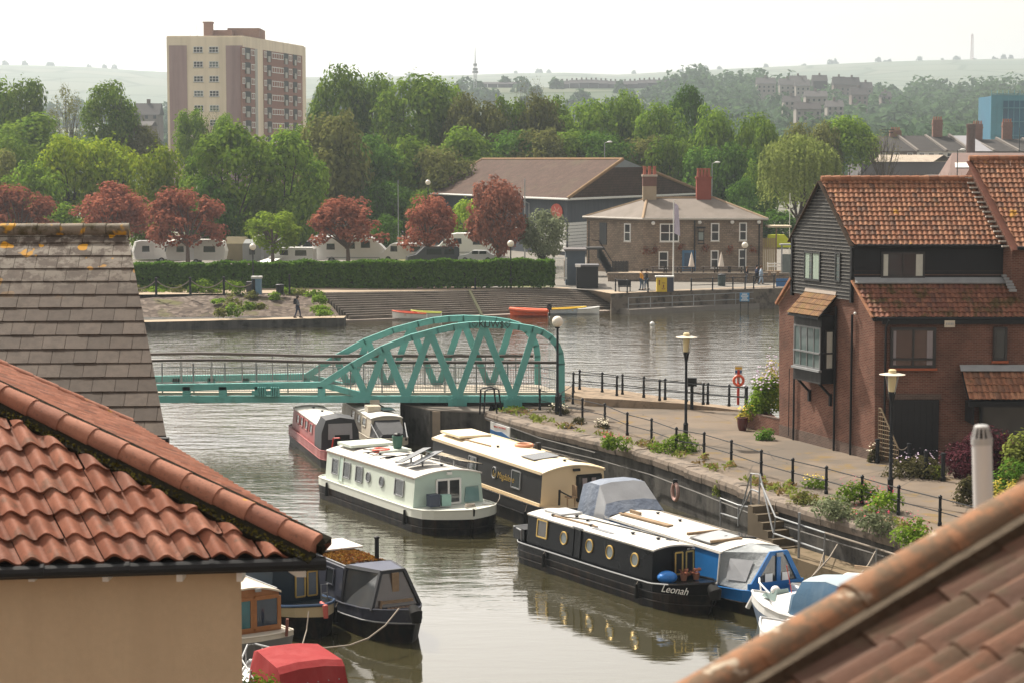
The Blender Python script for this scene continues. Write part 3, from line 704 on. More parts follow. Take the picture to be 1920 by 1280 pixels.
# trees
G1 = 'trees in the green belt behind the hall'
G2 = 'trees behind the car park'
for row in (
    # kind, px, top, bottom, width, Y, leaf, label, group
    ('tall', -5, 132, 330, 110, 345, 'mid', 'tall green tree cut by the frame edge left of the airy tree', None),
    ('oak', 48, 136, 300, 96, 350, 'mid', 'tall loose green tree standing left of the open airy tree', None),
    ('airy', 131, 153, 300, 82, 335, 'olive', 'open airy tree whose thin upright branches show against the hill', None),
    ('oak_b', 211, 148, 300, 104, 330, 'mid', 'broad green tree between the airy tree and the tower block', None),
    ('bush', 75, 210, 350, 190, 315, 'mid', 'low wide green tree below the tall trees at the left', None),
    ('oak', 20, 240, 420, 110, 290, 'mid', 'green tree above the copper trees beside the frame edge', None),
    ('bush', 12, 278, 420, 100, 268, 'olive', 'pale olive bushy tree beside the frame edge above the copper trees', None),
    ('oak_b', 135, 246, 450, 130, 272, 'yellow', 'yellow green tree standing left of the other yellow green tree', None),
    ('oak', 215, 243, 450, 140, 276, 'yellow', 'yellow green tree in the middle between copper trees and airy tree', None),
    ('oak', 298, 258, 450, 104, 270, 'yellow', 'smaller yellow green tree beside the big dark round tree', None),
    ('bush', 268, 232, 330, 80, 330, 'olive', 'olive bush standing left of the tower block base', None),
    ('tall', 362, 194, 330, 76, 320, 'mid', 'slim green tree in front of the mauve tower block panel', None),
    ('bare', 408, 190, 300, 72, 318, 'olive', 'half bare tree in front of the tower block windows', None),
    ('tall', 420, 205, 320, 60, 312, 'mid', 'small green tree by the tower block corner', None),
    ('round', 440, 232, 480, 190, 262, 'mid', 'big dark green round tree behind the small bright tree', None),
    ('round', 535, 244, 480, 160, 266, 'mid', 'dark green round tree merging with the bigger round tree', None),
    ('tall', 622, 192, 420, 150, 292, 'olive', 'tall feathery olive green tree right of the dark round trees', None),
    ('oak', 572, 222, 400, 80, 305, 'mid', 'green tree squeezed between round tree and feathery olive tree', None),
    ('tall', 638, 106, 330, 118, 345, 'mid', 'tallest green tree right of the tower block', None),
    ('tall', 703, 122, 330, 96, 348, 'mid', 'tall loose green tree beside the tallest tree', None),
    ('oak', 772, 124, 330, 140, 340, 'mid', 'huge rounded green tree in the middle of the tree belt', None),
    ('oak_b', 832, 140, 330, 100, 345, 'mid', 'green tree on the shoulder of the huge rounded tree', None),
    ('bare', 853, 134, 250, 44, 352, 'olive', 'thin bare topped tree left of the radio mast', None),
    ('tall', 868, 160, 350, 80, 338, 'olive', 'olive tree standing just below the radio mast', None),
    ('bare', 990, 128, 270, 72, 340, 'olive', 'bare branched tree showing its twigs against the sky', None),
    ('round', 1286, 160, 330, 82, 350, 'dark', 'dark rounded tree topping the belt above the brick chimney', None),
    ('tall', 1590, 207, 330, 110, 330, 'mid', 'green tree behind the willow before the slate roofs', None),
    ('bare', 1655, 228, 330, 70, 318, 'olive', 'thin twiggy tree in front of the pale corrugated shed', None),
    ('willow', 1495, 250, 440, 158, 268, 'willow', 'pale green weeping willow behind the black boarded gable', None),
    ('small', 511, 390, 476, 108, 236, 'bright', 'small bright green tree beside the globe lamp and white awning', None),
    ('small', 878, 366, 470, 76, 262, 'bright', 'bright green tree glimpsed between two copper trees', None),
    ('bush', 1018, 390, 492, 92, 236, 'sage', 'grey green shrubby tree at the end of the hedge', None),
    ('maple', 36, 334, 470, 150, 238, 'red', 'copper red tree above the lichen spotted grey roof, cut by frame edge', None),
    ('maple_c', 207, 336, 470, 150, 240, 'red', 'copper red tree standing above the corner of the grey roof', None),
    ('maple', 352, 341, 474, 150, 236, 'red', 'copper red tree in front of the long white caravan', None),
    ('maple', 652, 360, 466, 148, 236, 'red', 'copper red tree with forked trunk before the white motorhome', None),
    ('maple', 802, 355, 480, 116, 238, 'red', 'copper tree in front of the dark van', None),
    ('maple_b', 934, 322, 492, 124, 234, 'darkred', 'tallest dark copper tree, at the hedge beside the globe lamp', None),
):
    kind, px, t_, b_, w_, Y_, lf, lab, g = row
    tree(kind, px, t_, b_, w_, Y_, lf, lab, g, zg=2.5)
rr = random.Random(3)
o_ = 0
for (px, t_, b_, w_, Y_, kind, lf) in sorted(((905, 176, 360, 110, 335, 'oak', 'olive'), (955, 168, 360, 100, 340, 'tall', 'mid'), (1012, 172, 360, 96, 338, 'oak_b', 'olive'), (1040, 165, 360, 84, 345, 'tall', 'mid'), (1095, 172, 360, 110, 340, 'oak', 'mid'), (1150, 170, 360, 92, 345, 'tall', 'mid'), (1178, 164, 360, 80, 348, 'oak_b', 'mid'), (1235, 180, 360, 104, 340, 'oak', 'mid'),
        (1340, 182, 400, 104, 332, 'tall', 'mid'), (1400, 195, 410, 96, 328, 'oak', 'mid'), (1440, 208, 410, 80, 322, 'tall', 'mid'), (1500, 216, 400, 84, 330, 'tall', 'olive'), (1545, 222, 380, 70, 328, 'oak_b', 'olive'))):
    tree(kind, px, t_, b_, w_, Y_, lf, f'tall leafy tree, {ORD(o_)} from the left in the top row of the green belt', G1); o_ += 1
o_ = 0
for (px, t_, b_, w_, Y_, kind, lf) in sorted(((690, 238, 440, 130, 300, 'oak', 'dark'), (760, 250, 430, 140, 305, 'oak_b', 'mid'), (835, 262, 420, 120, 300, 'oak', 'olive'), (880, 225, 380, 130, 315, 'tall', 'mid'), (950, 235, 360, 120, 320, 'oak', 'dark'), (1010, 230, 360, 120, 318, 'tall', 'olive'), (1075, 240, 360, 120, 322, 'oak_b', 'mid'), (1135, 236, 370, 120, 320, 'oak', 'dark'), (1200, 245, 390, 120, 322, 'tall', 'olive'),
        (1262, 240, 420, 110, 318, 'oak', 'mid'), (1320, 262, 430, 100, 312, 'tall', 'dark'), (1380, 262, 430, 100, 308, 'oak_b', 'dark'), (1425, 290, 440, 80, 300, 'tall', 'mid'), (735, 330, 470, 100, 288, 'oak', 'dark'), (790, 345, 460, 70, 285, 'tall', 'mid'), (1395, 330, 450, 70, 296, 'bush', 'dark'))):
    tree(kind, px, t_, b_, w_, Y_, lf, f'leafy tree, {ORD(o_)} from the left in the shaded lower tier of the green belt', 'lower tier trees in the green belt'); o_ += 1
o_ = 0
for (px, t_, b_, w_, Y_, kind, lf) in sorted(((395, 330, 500, 110, 256, 'bush', 'dark'), (120, 380, 500, 120, 254, 'bush', 'mid'), (280, 380, 500, 90, 252, 'bush', 'mid'), (560, 380, 480, 110, 275, 'bush', 'dark'), (725, 400, 480, 60, 262, 'bush', 'dark'), (60, 300, 480, 130, 260, 'bush', 'mid'), (1458, 392, 486, 120, 285, 'bush', 'dark'), (1395, 385, 470, 90, 284, 'bush', 'dark'), (1560, 380, 480, 120, 286, 'bush', 'mid'))):
    tree(kind, px, t_, b_, w_, Y_, lf, f'dense green bush, {ORD(o_)} from the left in the row of bushes under the trees', 'bushes under the trees', cat='bush', name='bush'); o_ += 1
# far bank: path, slope, steps, walls
def strip(name, top, bot, m, kind='structure', n=1, **kw):
    b = MB()
    for i in range(len(top)-1): b.poly([bot[i], bot[i+1], top[i+1], top[i]])
    return tag(b.build(name, m, **kw), kind=kind)
def off(p, dy=0, dz=0, dx=0): return V((p.x+dx, p.y+dy, p.z+dz))
# promenade sheet, a little above the ground
pt = [off(p, 0, .012) for p in BT]
pbk = [V((p.x*1.03, interp(p.x, [-60, 0, 5, 12, 40, 90], [13, 13, 16, 26, 28, 28])+p.y, p.z+.02+.3*interp(p.x, [0, 10], [1, .3]))) for p in BT]
strip('promenade', pbk, pt, M_prom)
# low waterside path at the left with its dark edge
LP0 = [W(-700, 606, .75), W(270, 604, .75), W(645, 596, .75)]
LP1 = [off(p, 2.2) for p in LP0]
strip('waterside_path', LP1, LP0, M_prom)
b = MB(); b.prism([off(LP0[0], 0, -1.4), off(LP0[1], 0, -1.4), off(LP0[2], 0, -1.4), off(LP0[2], 2.1, -1.4), off(LP0[0], 2.1, -1.4)], (0, 0, 1.39)); tag(b.build('waterside_edge_wall', M_conc), 'dark low stone edge wall under the waterside path at the far bank', 'wall')
def pebblemat():
    m, t, p, out = newmat('pebble_slope')
    tc = nd(t, 'ShaderNodeTexCoord').outputs['Object']
    vo = nd(t, 'ShaderNodeTexVoronoi', Scale=2.6); t.links.new(tc, vo.inputs['Vector'])
    c = ramp(t, vo.outputs['Color'], [(0, (.045, .034, .03)), (.5, (.10, .078, .064)), (1, (.19, .155, .13))])
    c = mixc(t, ramp(t, noise(t, tc, .35, 5), [(.56, 0), (.66, .7)]), c, (.11, .11, .04))
    t.links.new(c, p.inputs['Base Color']); p.inputs['Roughness'].default_value = .9; p.inputs['Specular IOR Level'].default_value = .1; bump(t, p, vo.outputs[0], -.8, .2); return m
sl = MB(); NX = 40; a0, a1, c0, c1 = LP1[1], V(LP1[2]), BT[1], W(590, 550, 2.3)
L0, L1, U0, U1 = off(LP1[0], 0, .0), off(LP1[2], 0, 0, -.6), off(BT[0], .2, -.02), W(592, 551, 2.28)
vs, fs = [], []
for j in range(9):
    for i in range(61):
        u, v_ = i/60, j/8; p = L0.lerp(L1, u).lerp(U0.lerp(U1, u), v_); vs.append(off(p, 0, rnd.uniform(-.07, .07)*(0 < j < 8)+.25*sin(pi*v_)))
for j in range(8):
    for i in range(60): a = j*61+i; fs.append((a, a+1, a+62, a+61))
tag(MB().mesh(vs, fs).build('pebble_bank', pebblemat(), smooth=True), kind='structure')
# steps
M_step = mat('step_stone', (.155, .135, .115), .9, .3, .8, grime=((.05, .045, .04), .5, .5, .6))
TL, TR, BL, BR = W(600, 550, 2.25), W(1092, 542, 1.93), W(655, 597, .28), W(1168, 577, .28)
st = thing('waterside_steps', 'wide flight of grey stone steps going down to the far waterside', 'steps', TL.lerp(BR, .5))
ns = 11
for k in range(ns):
    f0, f1 = k/ns, (k+1)/ns
    l0, r0, l1, r1 = BL.lerp(TL, f0), BR.lerp(TR, f0), BL.lerp(TL, f1), BR.lerp(TR, f1)
    z = l1.z+.0; zr = r1.z
    bb = MB(); bb.mesh([V((l0.x, l0.y, -.5)), V((r0.x, r0.y, -.5)), V((r1.x, r1.y+.4, -.5)), V((l1.x, l1.y+.4, -.5)), V((l0.x, l0.y, z)), V((r0.x, r0.y, zr)), V((r1.x, r1.y+.4, zr)), V((l1.x, l1.y+.4, z))],
        [(3, 2, 1, 0), (4, 5, 6, 7), (0, 1, 5, 4), (1, 2, 6, 5), (2, 3, 7, 6), (3, 0, 4, 7)])
    bb.build('step', M_step, st)
    e = MB(); e.beam(V((l0.x, l0.y+.06, z+.012)), V((r0.x, r0.y+.06, zr+.012)), .14, .02); e.build('nosing', mat('worn_step_edge', (.33, .29, .25), .9, .2, 1), st)
b = MB(); b.prism([off(BL, -1.2, -.9, -1), off(BR, -1.2, -.9, 1.5), off(BR, .2, -.9, 1.5), off(BL, .2, -.9, -1)], (0, 0, .78)); b.build('landing', mat('wet_landing', (.26, .22, .19), .8, .2, .6), st)
b = MB(); q = W(880, 545, 2.1); b.beam(q, W(905, 595, .4), .22, .25); b.build('weedy_joint', mat('mossy_joint', (.055, .055, .03), .9), st)
# ramp of cobbles and right-hand quay wall
strip('cobbled_ramp', [W(1090, 541, 1.96), W(1146, 551, 1.96)], [W(1160, 577, .35), W(1195, 577, .35)], mat('cobbles', (.24, .20, .16), .9, .3, 3, bmp=.6, bsc=8))
q0, q1, q2 = W(1146, 551, 1.95), W(1480, 536, 1.95), W(2400, 520, 1.95)
b = MB(); b.prism([off(q0, 0, -2.6), off(q1, 0, -2.6), off(q2, 0, -2.6), off(q2, 4, -2.6), off(q0, 1.5, -2.6)], (0, 0, 2.59)); tag(b.build('far_quay_wall', M_stone), 'stone quay wall below the public house terrace', 'wall')
# jetty along the wall
j0, j1 = W(1180, 581, .45), W(1490, 566, .45); j2 = off(j1+(j1-j0)*.4, 0)
r = thing('jetty', 'low floating jetty with pale railings along the far quay wall', 'jetty', j0)
n_ = (j1-j0).cross(V((0, 0, 1))).normalized()
b = MB(); b.prism([j0, j2, j2-n_*2.2, j0-n_*2.2], (0, 0, -.5)); b.build('deck', mat('jetty_deck', (.22, .20, .18), .8), r)
b = MB(); L = (j2-j0).length; k = int(L/2.6)
for s in (0, 1):
    o = -n_*(.15+1.85*s)
    for q in range(k+1): p = j0.lerp(j2, q/k)+o; b.tube([p, off(p, 0, 1.15)], .045, 5)
    for zz in (.5, 1.15): b.tube([off(j0+o, 0, zz), off(j2+o, 0, zz)], .04, 5)
b.build('railing', M_galv, r)
# hedge
def hedge(name, label, p0, p1, w, h, n, leaf, size):
    rs = np.random.RandomState(5); r = thing(name, label, 'hedge', p0.lerp(p1, .5)); d = p1-p0; L = d.length; d.normalize(); nn = d.cross(V((0, 0, 1)))
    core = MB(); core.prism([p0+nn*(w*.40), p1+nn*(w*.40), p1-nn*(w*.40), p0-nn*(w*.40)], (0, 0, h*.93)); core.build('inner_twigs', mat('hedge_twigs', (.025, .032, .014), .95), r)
    u = rs.rand(n)*L; side = rs.rand(n); P = np.zeros((n, 3)); N = np.zeros((n, 3)); zz = rs.rand(n)*h
    top = side < .35; fr = (side >= .35) & (side < .85); bk = side >= .85
    off_ = np.where(top, (rs.rand(n)-.5)*w, np.where(fr, w*.5, -w*.5)); wob = .09*np.sin(u*.9)+.07*np.sin(u*2.3+1)
    zz = np.where(top, h+wob, zz); off_ = off_+np.where(fr, .08*np.sin(u*1.7+zz*2), 0)
    for a in range(3): P[:, a] = p0[a]+d[a]*u+nn[a]*off_
    P[:, 2] += zz; P += rs.normal(size=(n, 3))*.06
    for a in range(3): N[:, a] = np.where(top, 0, np.where(fr, nn[a], -nn[a]))
    N[:, 2] += np.where(top, 1, .25); N += rs.normal(size=(n, 3))*.5
    e = int(n*.04); ez = rs.rand(e)*h; eo = (rs.rand(e)-.5)*w
    PE = np.stack([p1[a]+nn[a]*eo for a in range(3)], 1); PE[:, 2] += ez; NE = np.tile(np.array(d), (e, 1))+rs.normal(size=(e, 3))*.5
    quads('foliage', np.concatenate([P, PE]), np.concatenate([N, NE]), size, LEAF[leaf], r, rs); return r
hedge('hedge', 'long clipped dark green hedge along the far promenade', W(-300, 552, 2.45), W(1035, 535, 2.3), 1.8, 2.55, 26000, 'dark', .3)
def shrub(name, label, p, w, h, n, size, leaf, seed, group=None, cat='plant', flowers=None, parts=True):
    """a low plant of leaf clumps, with optional flower heads"""
    P, N, bl = crown_points(seed, 22, max(8, n//9), br=(.15, .26), shape='dome', up=.4, shell=.3); size *= .88
    if not flowers:
        o = quads(name, (P*np.array([w, w, h])-np.array([0, 0, .03])), N, size, LEAF[leaf] if isinstance(leaf, str) else leaf, None, np.random.RandomState(seed)); o.location = p; return tag(o, label, cat, group, 'thing')
    r = thing(name, label, cat, p, 0, group)
    q = quads('foliage', P*np.array([w, w, h])+np.array(p)-np.array([0, 0, .03]), N, size, LEAF[leaf] if isinstance(leaf, str) else leaf, r, np.random.RandomState(seed))
    if flowers:
        fm, fn, fs_ = flowers; rs = np.random.RandomState(seed+1); idx = rs.choice(len(P), min(fn, len(P)), replace=False)
        FP = P[idx].copy(); FP[:, 2] = FP[:, 2]*.6+.45
        quads('blossoms', FP*np.array([w, w, h*1.1])+np.array(p), N[idx]+np.array([0, 0, 1]), fs_, fm, r, rs, 1.0)
    return r
for k, (px, py, w, h) in enumerate(((252, 553, 2.2, 1.4), (290, 551, 2.6, 1.0), (307, 549, 1.6, 1.2), (333, 552, 1.6, 1.2), (363, 553, 1.4, 1.3), (379, 552, 2.0, 2.1), (400, 551, 2.2, .7), (425, 553, 3.6, 2.0), (447, 555, 1.2, 1.8), (470, 560, 1.4, 1.0), (515, 562, 1.2, 1.0), (540, 552, 2.2, .9), (560, 552, 2.4, .9), (588, 556, 2.2, .8), (598, 570, 1.6, 1.1), (437, 585, 2.0, 2.1), (437, 592, 1.6, 1.4), (467, 583, 1.4, 1.1), (412, 595, 1.4, 1.2), (600, 585, 1.8, .8), (608, 592, 1.8, .7), (486, 580, 1.3, .8), (410, 568, 1.5, .6))):
    z = interp(py, [550, 600], [2.3, .9]); p = W(px, py, z)
    labs = {7: 'largest rounded green shrub on top of the pebble bank', 5: 'upright green shrub behind the chain fence on the pebble bank', 15: 'tall green weed halfway down the pebble bank'}
    shrub('bank_shrub', labs.get(k, 'small green weed growing on the pebble bank'), p, w, h, 160, .26, 'mid' if k % 3 else 'olive', 100+k, None if k in labs else 'weeds on the pebble bank')
# chain posts
def bollard(px, py, z, label, group, h=1.1, name='bollard', r_=.09):
    p = W(px, py, z); r = thing(name, label, 'bollard', p, 0, group)
    MB().lathe([(r_*1.4, 0), (r_*1.4, .15), (r_, .22), (r_, h-.12), (r_*1.35, h-.1), (r_*1.2, h-.02), (.02, h)], p, 10).build('post', M_iron, r); return p
cps = []
for px, py, la in ((231, 557, 'chain post at the pebble bank top half hidden by the grey roof'), (293, 556, 'chain post at the left end of the pebble bank top'), (357, 555, 'middle chain post on the pebble bank top'), (420, 554, 'chain post behind the largest rounded shrub on the pebble bank'), (483, 553, 'chain post hidden by the blue kiosk bin')):
    cps.append(bollard(px, py, 2.32, la, 'chain posts on the pebble bank', 1.75, 'chain_post', .11))
for i in range(len(cps)-1):
    pts = [cps[i].lerp(cps[i+1], q/8)+V((0, 0, 1.5-.75*(1-(2*q/8-1)**2))) for q in range(9)]
    tag(MB().tube(pts, .05, 5).build('sagging_chain', M_rope), 'sagging chain between two posts on the pebble bank', 'chain', 'chains on the pebble bank')
bollard(543, 552, 2.3, 'black bollard beside the litter bin at the top of the bank', None, 1.9)
for px, py, la in ((874, 541, 'left of two short black bollards before the hedge'), (891, 543, 'right of two short black bollards before the hedge')): bollard(px, py, 2.1, la, None, 1.15)
# blue information kiosk and litter bin
p = W(482, 552, 2.35); r = thing('recycling_bin', 'tall grey and blue bin on the promenade beside the chain posts', 'bin', p)
MB().box(off(p, 0, .75), (.85, .9, 1.5)).build('body', mat('blue_grey_bin', (.12, .22, .32), .5, .2, 3), r); MB().box(off(p, -.02, 1.6), (1.0, 1.0, .2)).build('lid', mat('bin_lid', (.5, .5, .48), .6), r); MB().box(off(p, -.47, .8, -.25), (.28, .06, 1.3)).build('front_panel', M_black, r); MB().box(off(p, 0, .6, -.72), (.5, .8, 1.2)).build('side_box', mat('dark_bin', (.06, .055, .055), .6), r)
p = W(525, 553, 2.32); r = thing('litter_bin', 'small round black litter bin on the promenade', 'bin', p)
MB().lathe([(.3, 0), (.36, .1), (.38, .85)], p, 12).build('body', M_black, r); MB().lathe([(.42, .86), (.42, .95), (.3, 1.0)], p, 12).build('rim', M_iron, r)
# globe lamps
def globe_lamp(px, pyb, pyt, zg, label, rr=.3, Y=None, group=None):
    p = W(px, pyb, zg) if Y is None else D(px, pyb, Y)
    p.z = zg; zt = zy(pyt, p.y); r = thing('globe_lamp', label, 'lamp', p, 0, group)
    h = zt-zg-2*rr
    MB().lathe([(.13, 0), (.13, .9), (.15, .95), (.075, 1.05), (.06, h-.1), (.11, h-.08), (.13, h)], p, 10).build('post', M_iron, r, smooth=True)
    MB().ball(off(p, 0, h+rr*.95), rr, 16, 10).build('globe', M_globe, r, smooth=True)
    return r
globe_lamp(475, 549, 456, 2.35, 'far globe lamp standing beside the small bright green tree', .32)
globe_lamp(957.5, 541, 450, 2.1, 'far globe lamp in front of the dark copper tree and hedge', .34)
globe_lamp(1396, 531, 453, 1.97, 'globe lamp on the quay in front of the public house', .34)
globe_lamp(803, 470, 337, 2.5, 'distant globe lamp beside the brown hall roof', .32, 250)
pole(747, 338, 480, 250, 'bare thin mast leaning among the copper trees', rr=.06, m=M_galv)
pole(984, 335, 470, 252, 'thin grey lamp column behind the tall copper tree', 0, 0, M_galv)
pole(1133, 268, 400, 310, 'tall street lamp with pale head above the trees', 0, 1, M_galv)
pole(1334, 306, 400, 300, 'street lamp with pale head behind the red chimney', 0, 1, M_galv)
pole(1480, 362, 470, 232, 'slim white pole in front of the weeping willow', m=M_white, rr=.05)

# hall
ze = 9.9
FR = W(1064, 372.5, ze); FL = W(800, 362, ze); BR_ = W(1322, 362, ze); RR = D(1168, 298.5, FR.y+9)
RL = PL(905, 298.5, FR, (FL-FR).cross(RR-FR))
BL_ = FL+(BR_-FR)
r = thing('hall', 'large grey clad hall with a brown hipped tile roof behind the copper trees', 'hall', FR)
M_hroof = brickmat('brown_roof_tiles', (.070, .043, .034), (.095, .058, .045), (.037, .025, .02), .33, .36, .03, .25, ((.09, .09, .05), .15, .55, .5))
Gt = RR+(FR-RR)*.22+V((0, 0, 0)); Gb = RR+(BR_-RR)*.22
b = MB(); b.poly([FL, FR, Gt, RR, RL]); b.poly([FR, BR_, Gb, Gt]); b.poly([RL, BL_, FL]); b.poly([RL, RR, Gb, BR_, BL_]); rf = b.build('roof', M_hroof, r, fix=False)
MB().poly([Gt, Gb, RR]).build('gablet', mat('lead_sheet', (.22, .25, .29), .6, .15, 1), r, fix=False)
M_ridge = mat('lichened_ridge_tile', (.24, .155, .085), .85, .35, 1)
b = MB(); b.tube([RL, RR], .22, 6); b.tube([RR, FR], .22, 6); b.tube([RR+(BR_-RR)*.22, BR_], .22, 6); b.tube([RL, FL], .18, 6); b.build('ridge_tiles', M_ridge, rf)
MB().tube([FL+V((0, -.1, -.1)), FR+V((0, -.2, -.1)), BR_+V((.2, -.1, -.1))], .16, 6).build('gutter', M_white, r)
cen = (FL+BR_)/2
def ins(p, k=.955): q = cen+(p-cen)*k; return V((q.x, q.y, 2.4))
wFL, wFR, wBR, wBL = ins(FL), ins(FR), ins(BR_), ins(BL_)
M_hclad = mat('slate_blue_cladding', (.085, .095, .115), .75, .12, .6, streak=((.05, .055, .065), 2, .5))
b = MB(); b.prism([wFL, wFR, wBR, wBL], (0, 0, ze-2.5)); b.build('wall', M_hclad, r)
hF = (wFR-wFL).normalized(); hR = (wBR-wFR).normalized()
b = MB(); fz = 2.5
for q in range(9): fpoly(b, wFR, hR, .2, 24, 3.0+q*.42, 3.36+q*.42, .10)
LF = (wFR-wFL).length
for q in range(9): fpoly(b, wFL, hF, LF-9, LF-.2, 3.0+q*.42, 3.36+q*.42, .10)
b.build('white_boarding', M_white, r)
n_ = hF.cross(V((0, 0, 1))); q = wFR-hF*2.6+n_*.14+V((0, 0, zy(397, wFR.y)-2.4))
eb = MB(); ring = [q+hF*(1.6*cos(a))+V((0, 0, 1.0*sin(a))) for a in [2*pi*k/20 for k in range(20)]]; eb.prism(ring, n_*.06); em = eb.build('round_emblem', mat('emblem_red', (.55, .09, .06), .5), r)
eb = MB()
for k in range(5):
    a = 2*pi*k/5+.3; eb.beam(q+n_*.08+hF*(.25*cos(a))+V((0, 0, .15*sin(a))), q+n_*.08+hF*(1.1*cos(a+.5))+V((0, 0, .68*sin(a+.5))), .14, .05, n_)
eb.build('emblem_mark', mat('emblem_pale', (.62, .33, .26), .5), em)
win(r, wFL, hF, LF-15.5, LF-13.2, 5.6, 7.6, M_white, M_glass2, (2, 1), .12, .08)
MB().tube([wFR-hF*10+n_*.3+V((0, 0, .2)), wFR-hF*10+n_*.3+V((0, 0, 6.6)), wFR-hF*13+n_*.3+V((0, 0, 7.2))], .1, 6).build('downpipe', M_galv, r)
b = MB(); fpoly(b, wFL, hF, LF-8.3, LF-6.8, 4.6, 7.2, .12); b.build('door', M_black, r)
# public house
zg = 2.0; ze = zy(410, 223)
A = D(1093, 410, 230); B_ = D(1205, 410, 222.5); C_ = D(1440, 410, 222.5); A.z = B_.z = C_.z = ze
dp = V((0, 11, 0)); Dk = C_+dp; Ek = A+V((2, 9, 0))
RA, RB = D(1213, 372, 228), D(1338, 371, 228)
M_pub = brickmat('old_rubble_stone', (.20, .155, .118), (.29, .225, .17), (.165, .135, .11), .42, .2, .03, .3, ((.10, .075, .06), .5, .55, .5))
M_pslate = mat('weathered_slate', (.19, .165, .145), .75, .2, .5, streak=((.14, .12, .10), .8, .7))
r = thing('public_house', 'two storey old stone public house with hipped slate roof and blue door', 'public house', V((B_.x, B_.y, zg)))
def wp(p, k=.5): return V((p.x, p.y, 1.9))
inn = [A+V((.45, .35, 0)), B_+V((.1, .45, 0)), C_+V((-.5, .45, 0)), Dk+V((-.5, -.4, 0)), Ek+V((.4, -.4, 0))]
b = MB(); b.prism([wp(p) for p in inn], (0, 0, ze-1.9)); b.build('wall', M_pub, r)
b = MB(); b.poly([A, B_, RA]); b.poly([B_, C_, RB, RA]); b.poly([C_, Dk, RB]); b.poly([Dk, Ek, RA, RB]); b.poly([Ek, A, RA])
b.prism([p+V((0, 0, -.02)) for p in (A, B_, C_, Dk, Ek)], (0, 0, -.16)); rf = b.build('roof', M_pslate, r, fix=False)
b = MB(); b.tube([A, B_+V((0, -.06, 0)), C_+V((0.05, -.06, 0))], .13, 6); b.build('gutter', mat('pale_gutter', (.45, .42, .38), .6), r)
b = MB(); b.tube([RA, B_], .16, 6); b.tube([RA, RB], .17, 6); b.tube([RB, C_], .13, 6); b.tube([RA, A], .13, 6); b.build('hip_tiles', mat('hip_tile', (.33, .24, .16), .85, .3, 1), rf)
for (px, w_, t_, mid, mt, mb, pots) in ((1217, 26, 331, 349, mat('sooty_chimney_brick', (.16, .085, .07), .9, .3, 2), mat('stained_render', (.36, .29, .21), .9, .3, .8), 3), (1318, 27, 335, 336, mat('red_chimney_brick', (.26, .07, .05), .85, .15, 2), None, 4)):
    x = (px-960)/F*228; w = w_/F*228; zt, zm, zb = zy(t_, 228), zy(mid, 228), RA.z-.8
    ch = MB(); ch.box((x, 228, (zt+zm)/2 if mb else (zt+zb)/2), (w, 1.1, (zt-zm) if mb else zt-zb)); c = ch.build('chimney', mt, rf)
    if mb: MB().box((x, 228, (zm+zb)/2), (w*.97, 1.05, zm-zb)).build('chimney_base', mb, c)
    MB().box((x, 228, zt+.1), (w*1.1, 1.3, .22)).build('chimney_cap', mt if mb is None else mat('pale_cap', (.45, .38, .32), .9), c)
    pm = MB()
    for q in range(pots): pm.lathe([(.2, 0), (.15, .75), (.19, .8), (.19, .95)], (x-w*.36+w*.72*q/(pots-1), 228, zt+.2), 8)
    pm.build('chimney_pots', mat('red_clay_pot', (.35, .12, .08), .8), c)
O = V((inn[1].x, inn[1].y, 0)); hX = V((1, 0, 0)); Yw = O.y
def u_(px): return (px-960)/F*Yw-O.x
def z_(py): return zy(py, Yw)
M_sill = mat('stone_sill', (.5, .46, .4), .8)
for (a, c_, t_, b__, bars) in ((1237, 1273, 419, 453, (2, 2)), (1332.5, 1348.5, 418, 452, (1, 2)), (1385.5, 1400, 417, 451, (1, 2)), (1235, 1253, 471, 505, (1, 2)), (1332.5, 1347.5, 469, 503, (1, 2)), (1385, 1399.5, 467, 501, (1, 2))):
    win(r, O, hX, u_(a), u_(c_), z_(b__), z_(t_), M_white, M_glass, bars, .12, .09, sill=M_sill)
hL = (inn[1]-inn[0]); OA = V((inn[0].x, inn[0].y, 0))
ul = lambda px: wallpx(px, OA, hL)[0]
win(r, OA, hL, ul(1170), ul(1182), z_(454), z_(420), M_white, M_glass, (1, 2), .12, .09, sill=M_sill)
b = MB(); fpoly(b, OA, hL, ul(1124), ul(1137), z_(462), z_(420), .08); b.build('upper_door', mat('dull_dark_door', (.05, .055, .06), .5), r)
b = MB(); fpoly(b, O, hX, u_(1279), u_(1304.5), zg-.1, z_(469), .12); dr = b.build('blue_door_surround', mat('pub_blue_paint', (.045, .14, .26), .5), r)
b = MB(); fpoly(b, O, hX, u_(1283), u_(1299), zg-.1, z_(474), .18); b.build('door_leaf', mat('dark_blue_door', (.03, .07, .13), .4), dr)
for q, py in ((0, 426), (1, 432.5), (2, 439)):
    text(('THE', 'COTTAGE', 'INN')[q], 'wall_lettering', mat('faded_lettering', (.33, .27, .23), .9), r, (O.x+u_(1369), Yw-.03, z_(py)), (1, 0, 0), (0, 0, 1), .42, 0, .01)
b = MB()
for px in (1104, 1302, 1423): MB().tube([(O.x+u_(px), Yw-.12, zg), (O.x+u_(px), Yw-.12, ze-.2)], .07, 6).build('downpipe', M_black, r)
b = MB()
for px, py in ((1224, 418), (1311, 416.5), (1372, 416), (1422, 416)): MB().ball((O.x+u_(px), Yw-.35, z_(py)), .22, 8, 6).build('wall_lamp', M_white, r)
x, zt = O.x+u_(1313), z_(428)
sg = thing('pub_sign', 'hanging dark framed sign lantern on the front of the public house', 'sign', (x, Yw-.7, z_(455)))
b = MB()
for sx in (-.32, .32): b.beam((x+sx, Yw-.7, z_(456)), (x+sx, Yw-.7, z_(427)), .08, .08)
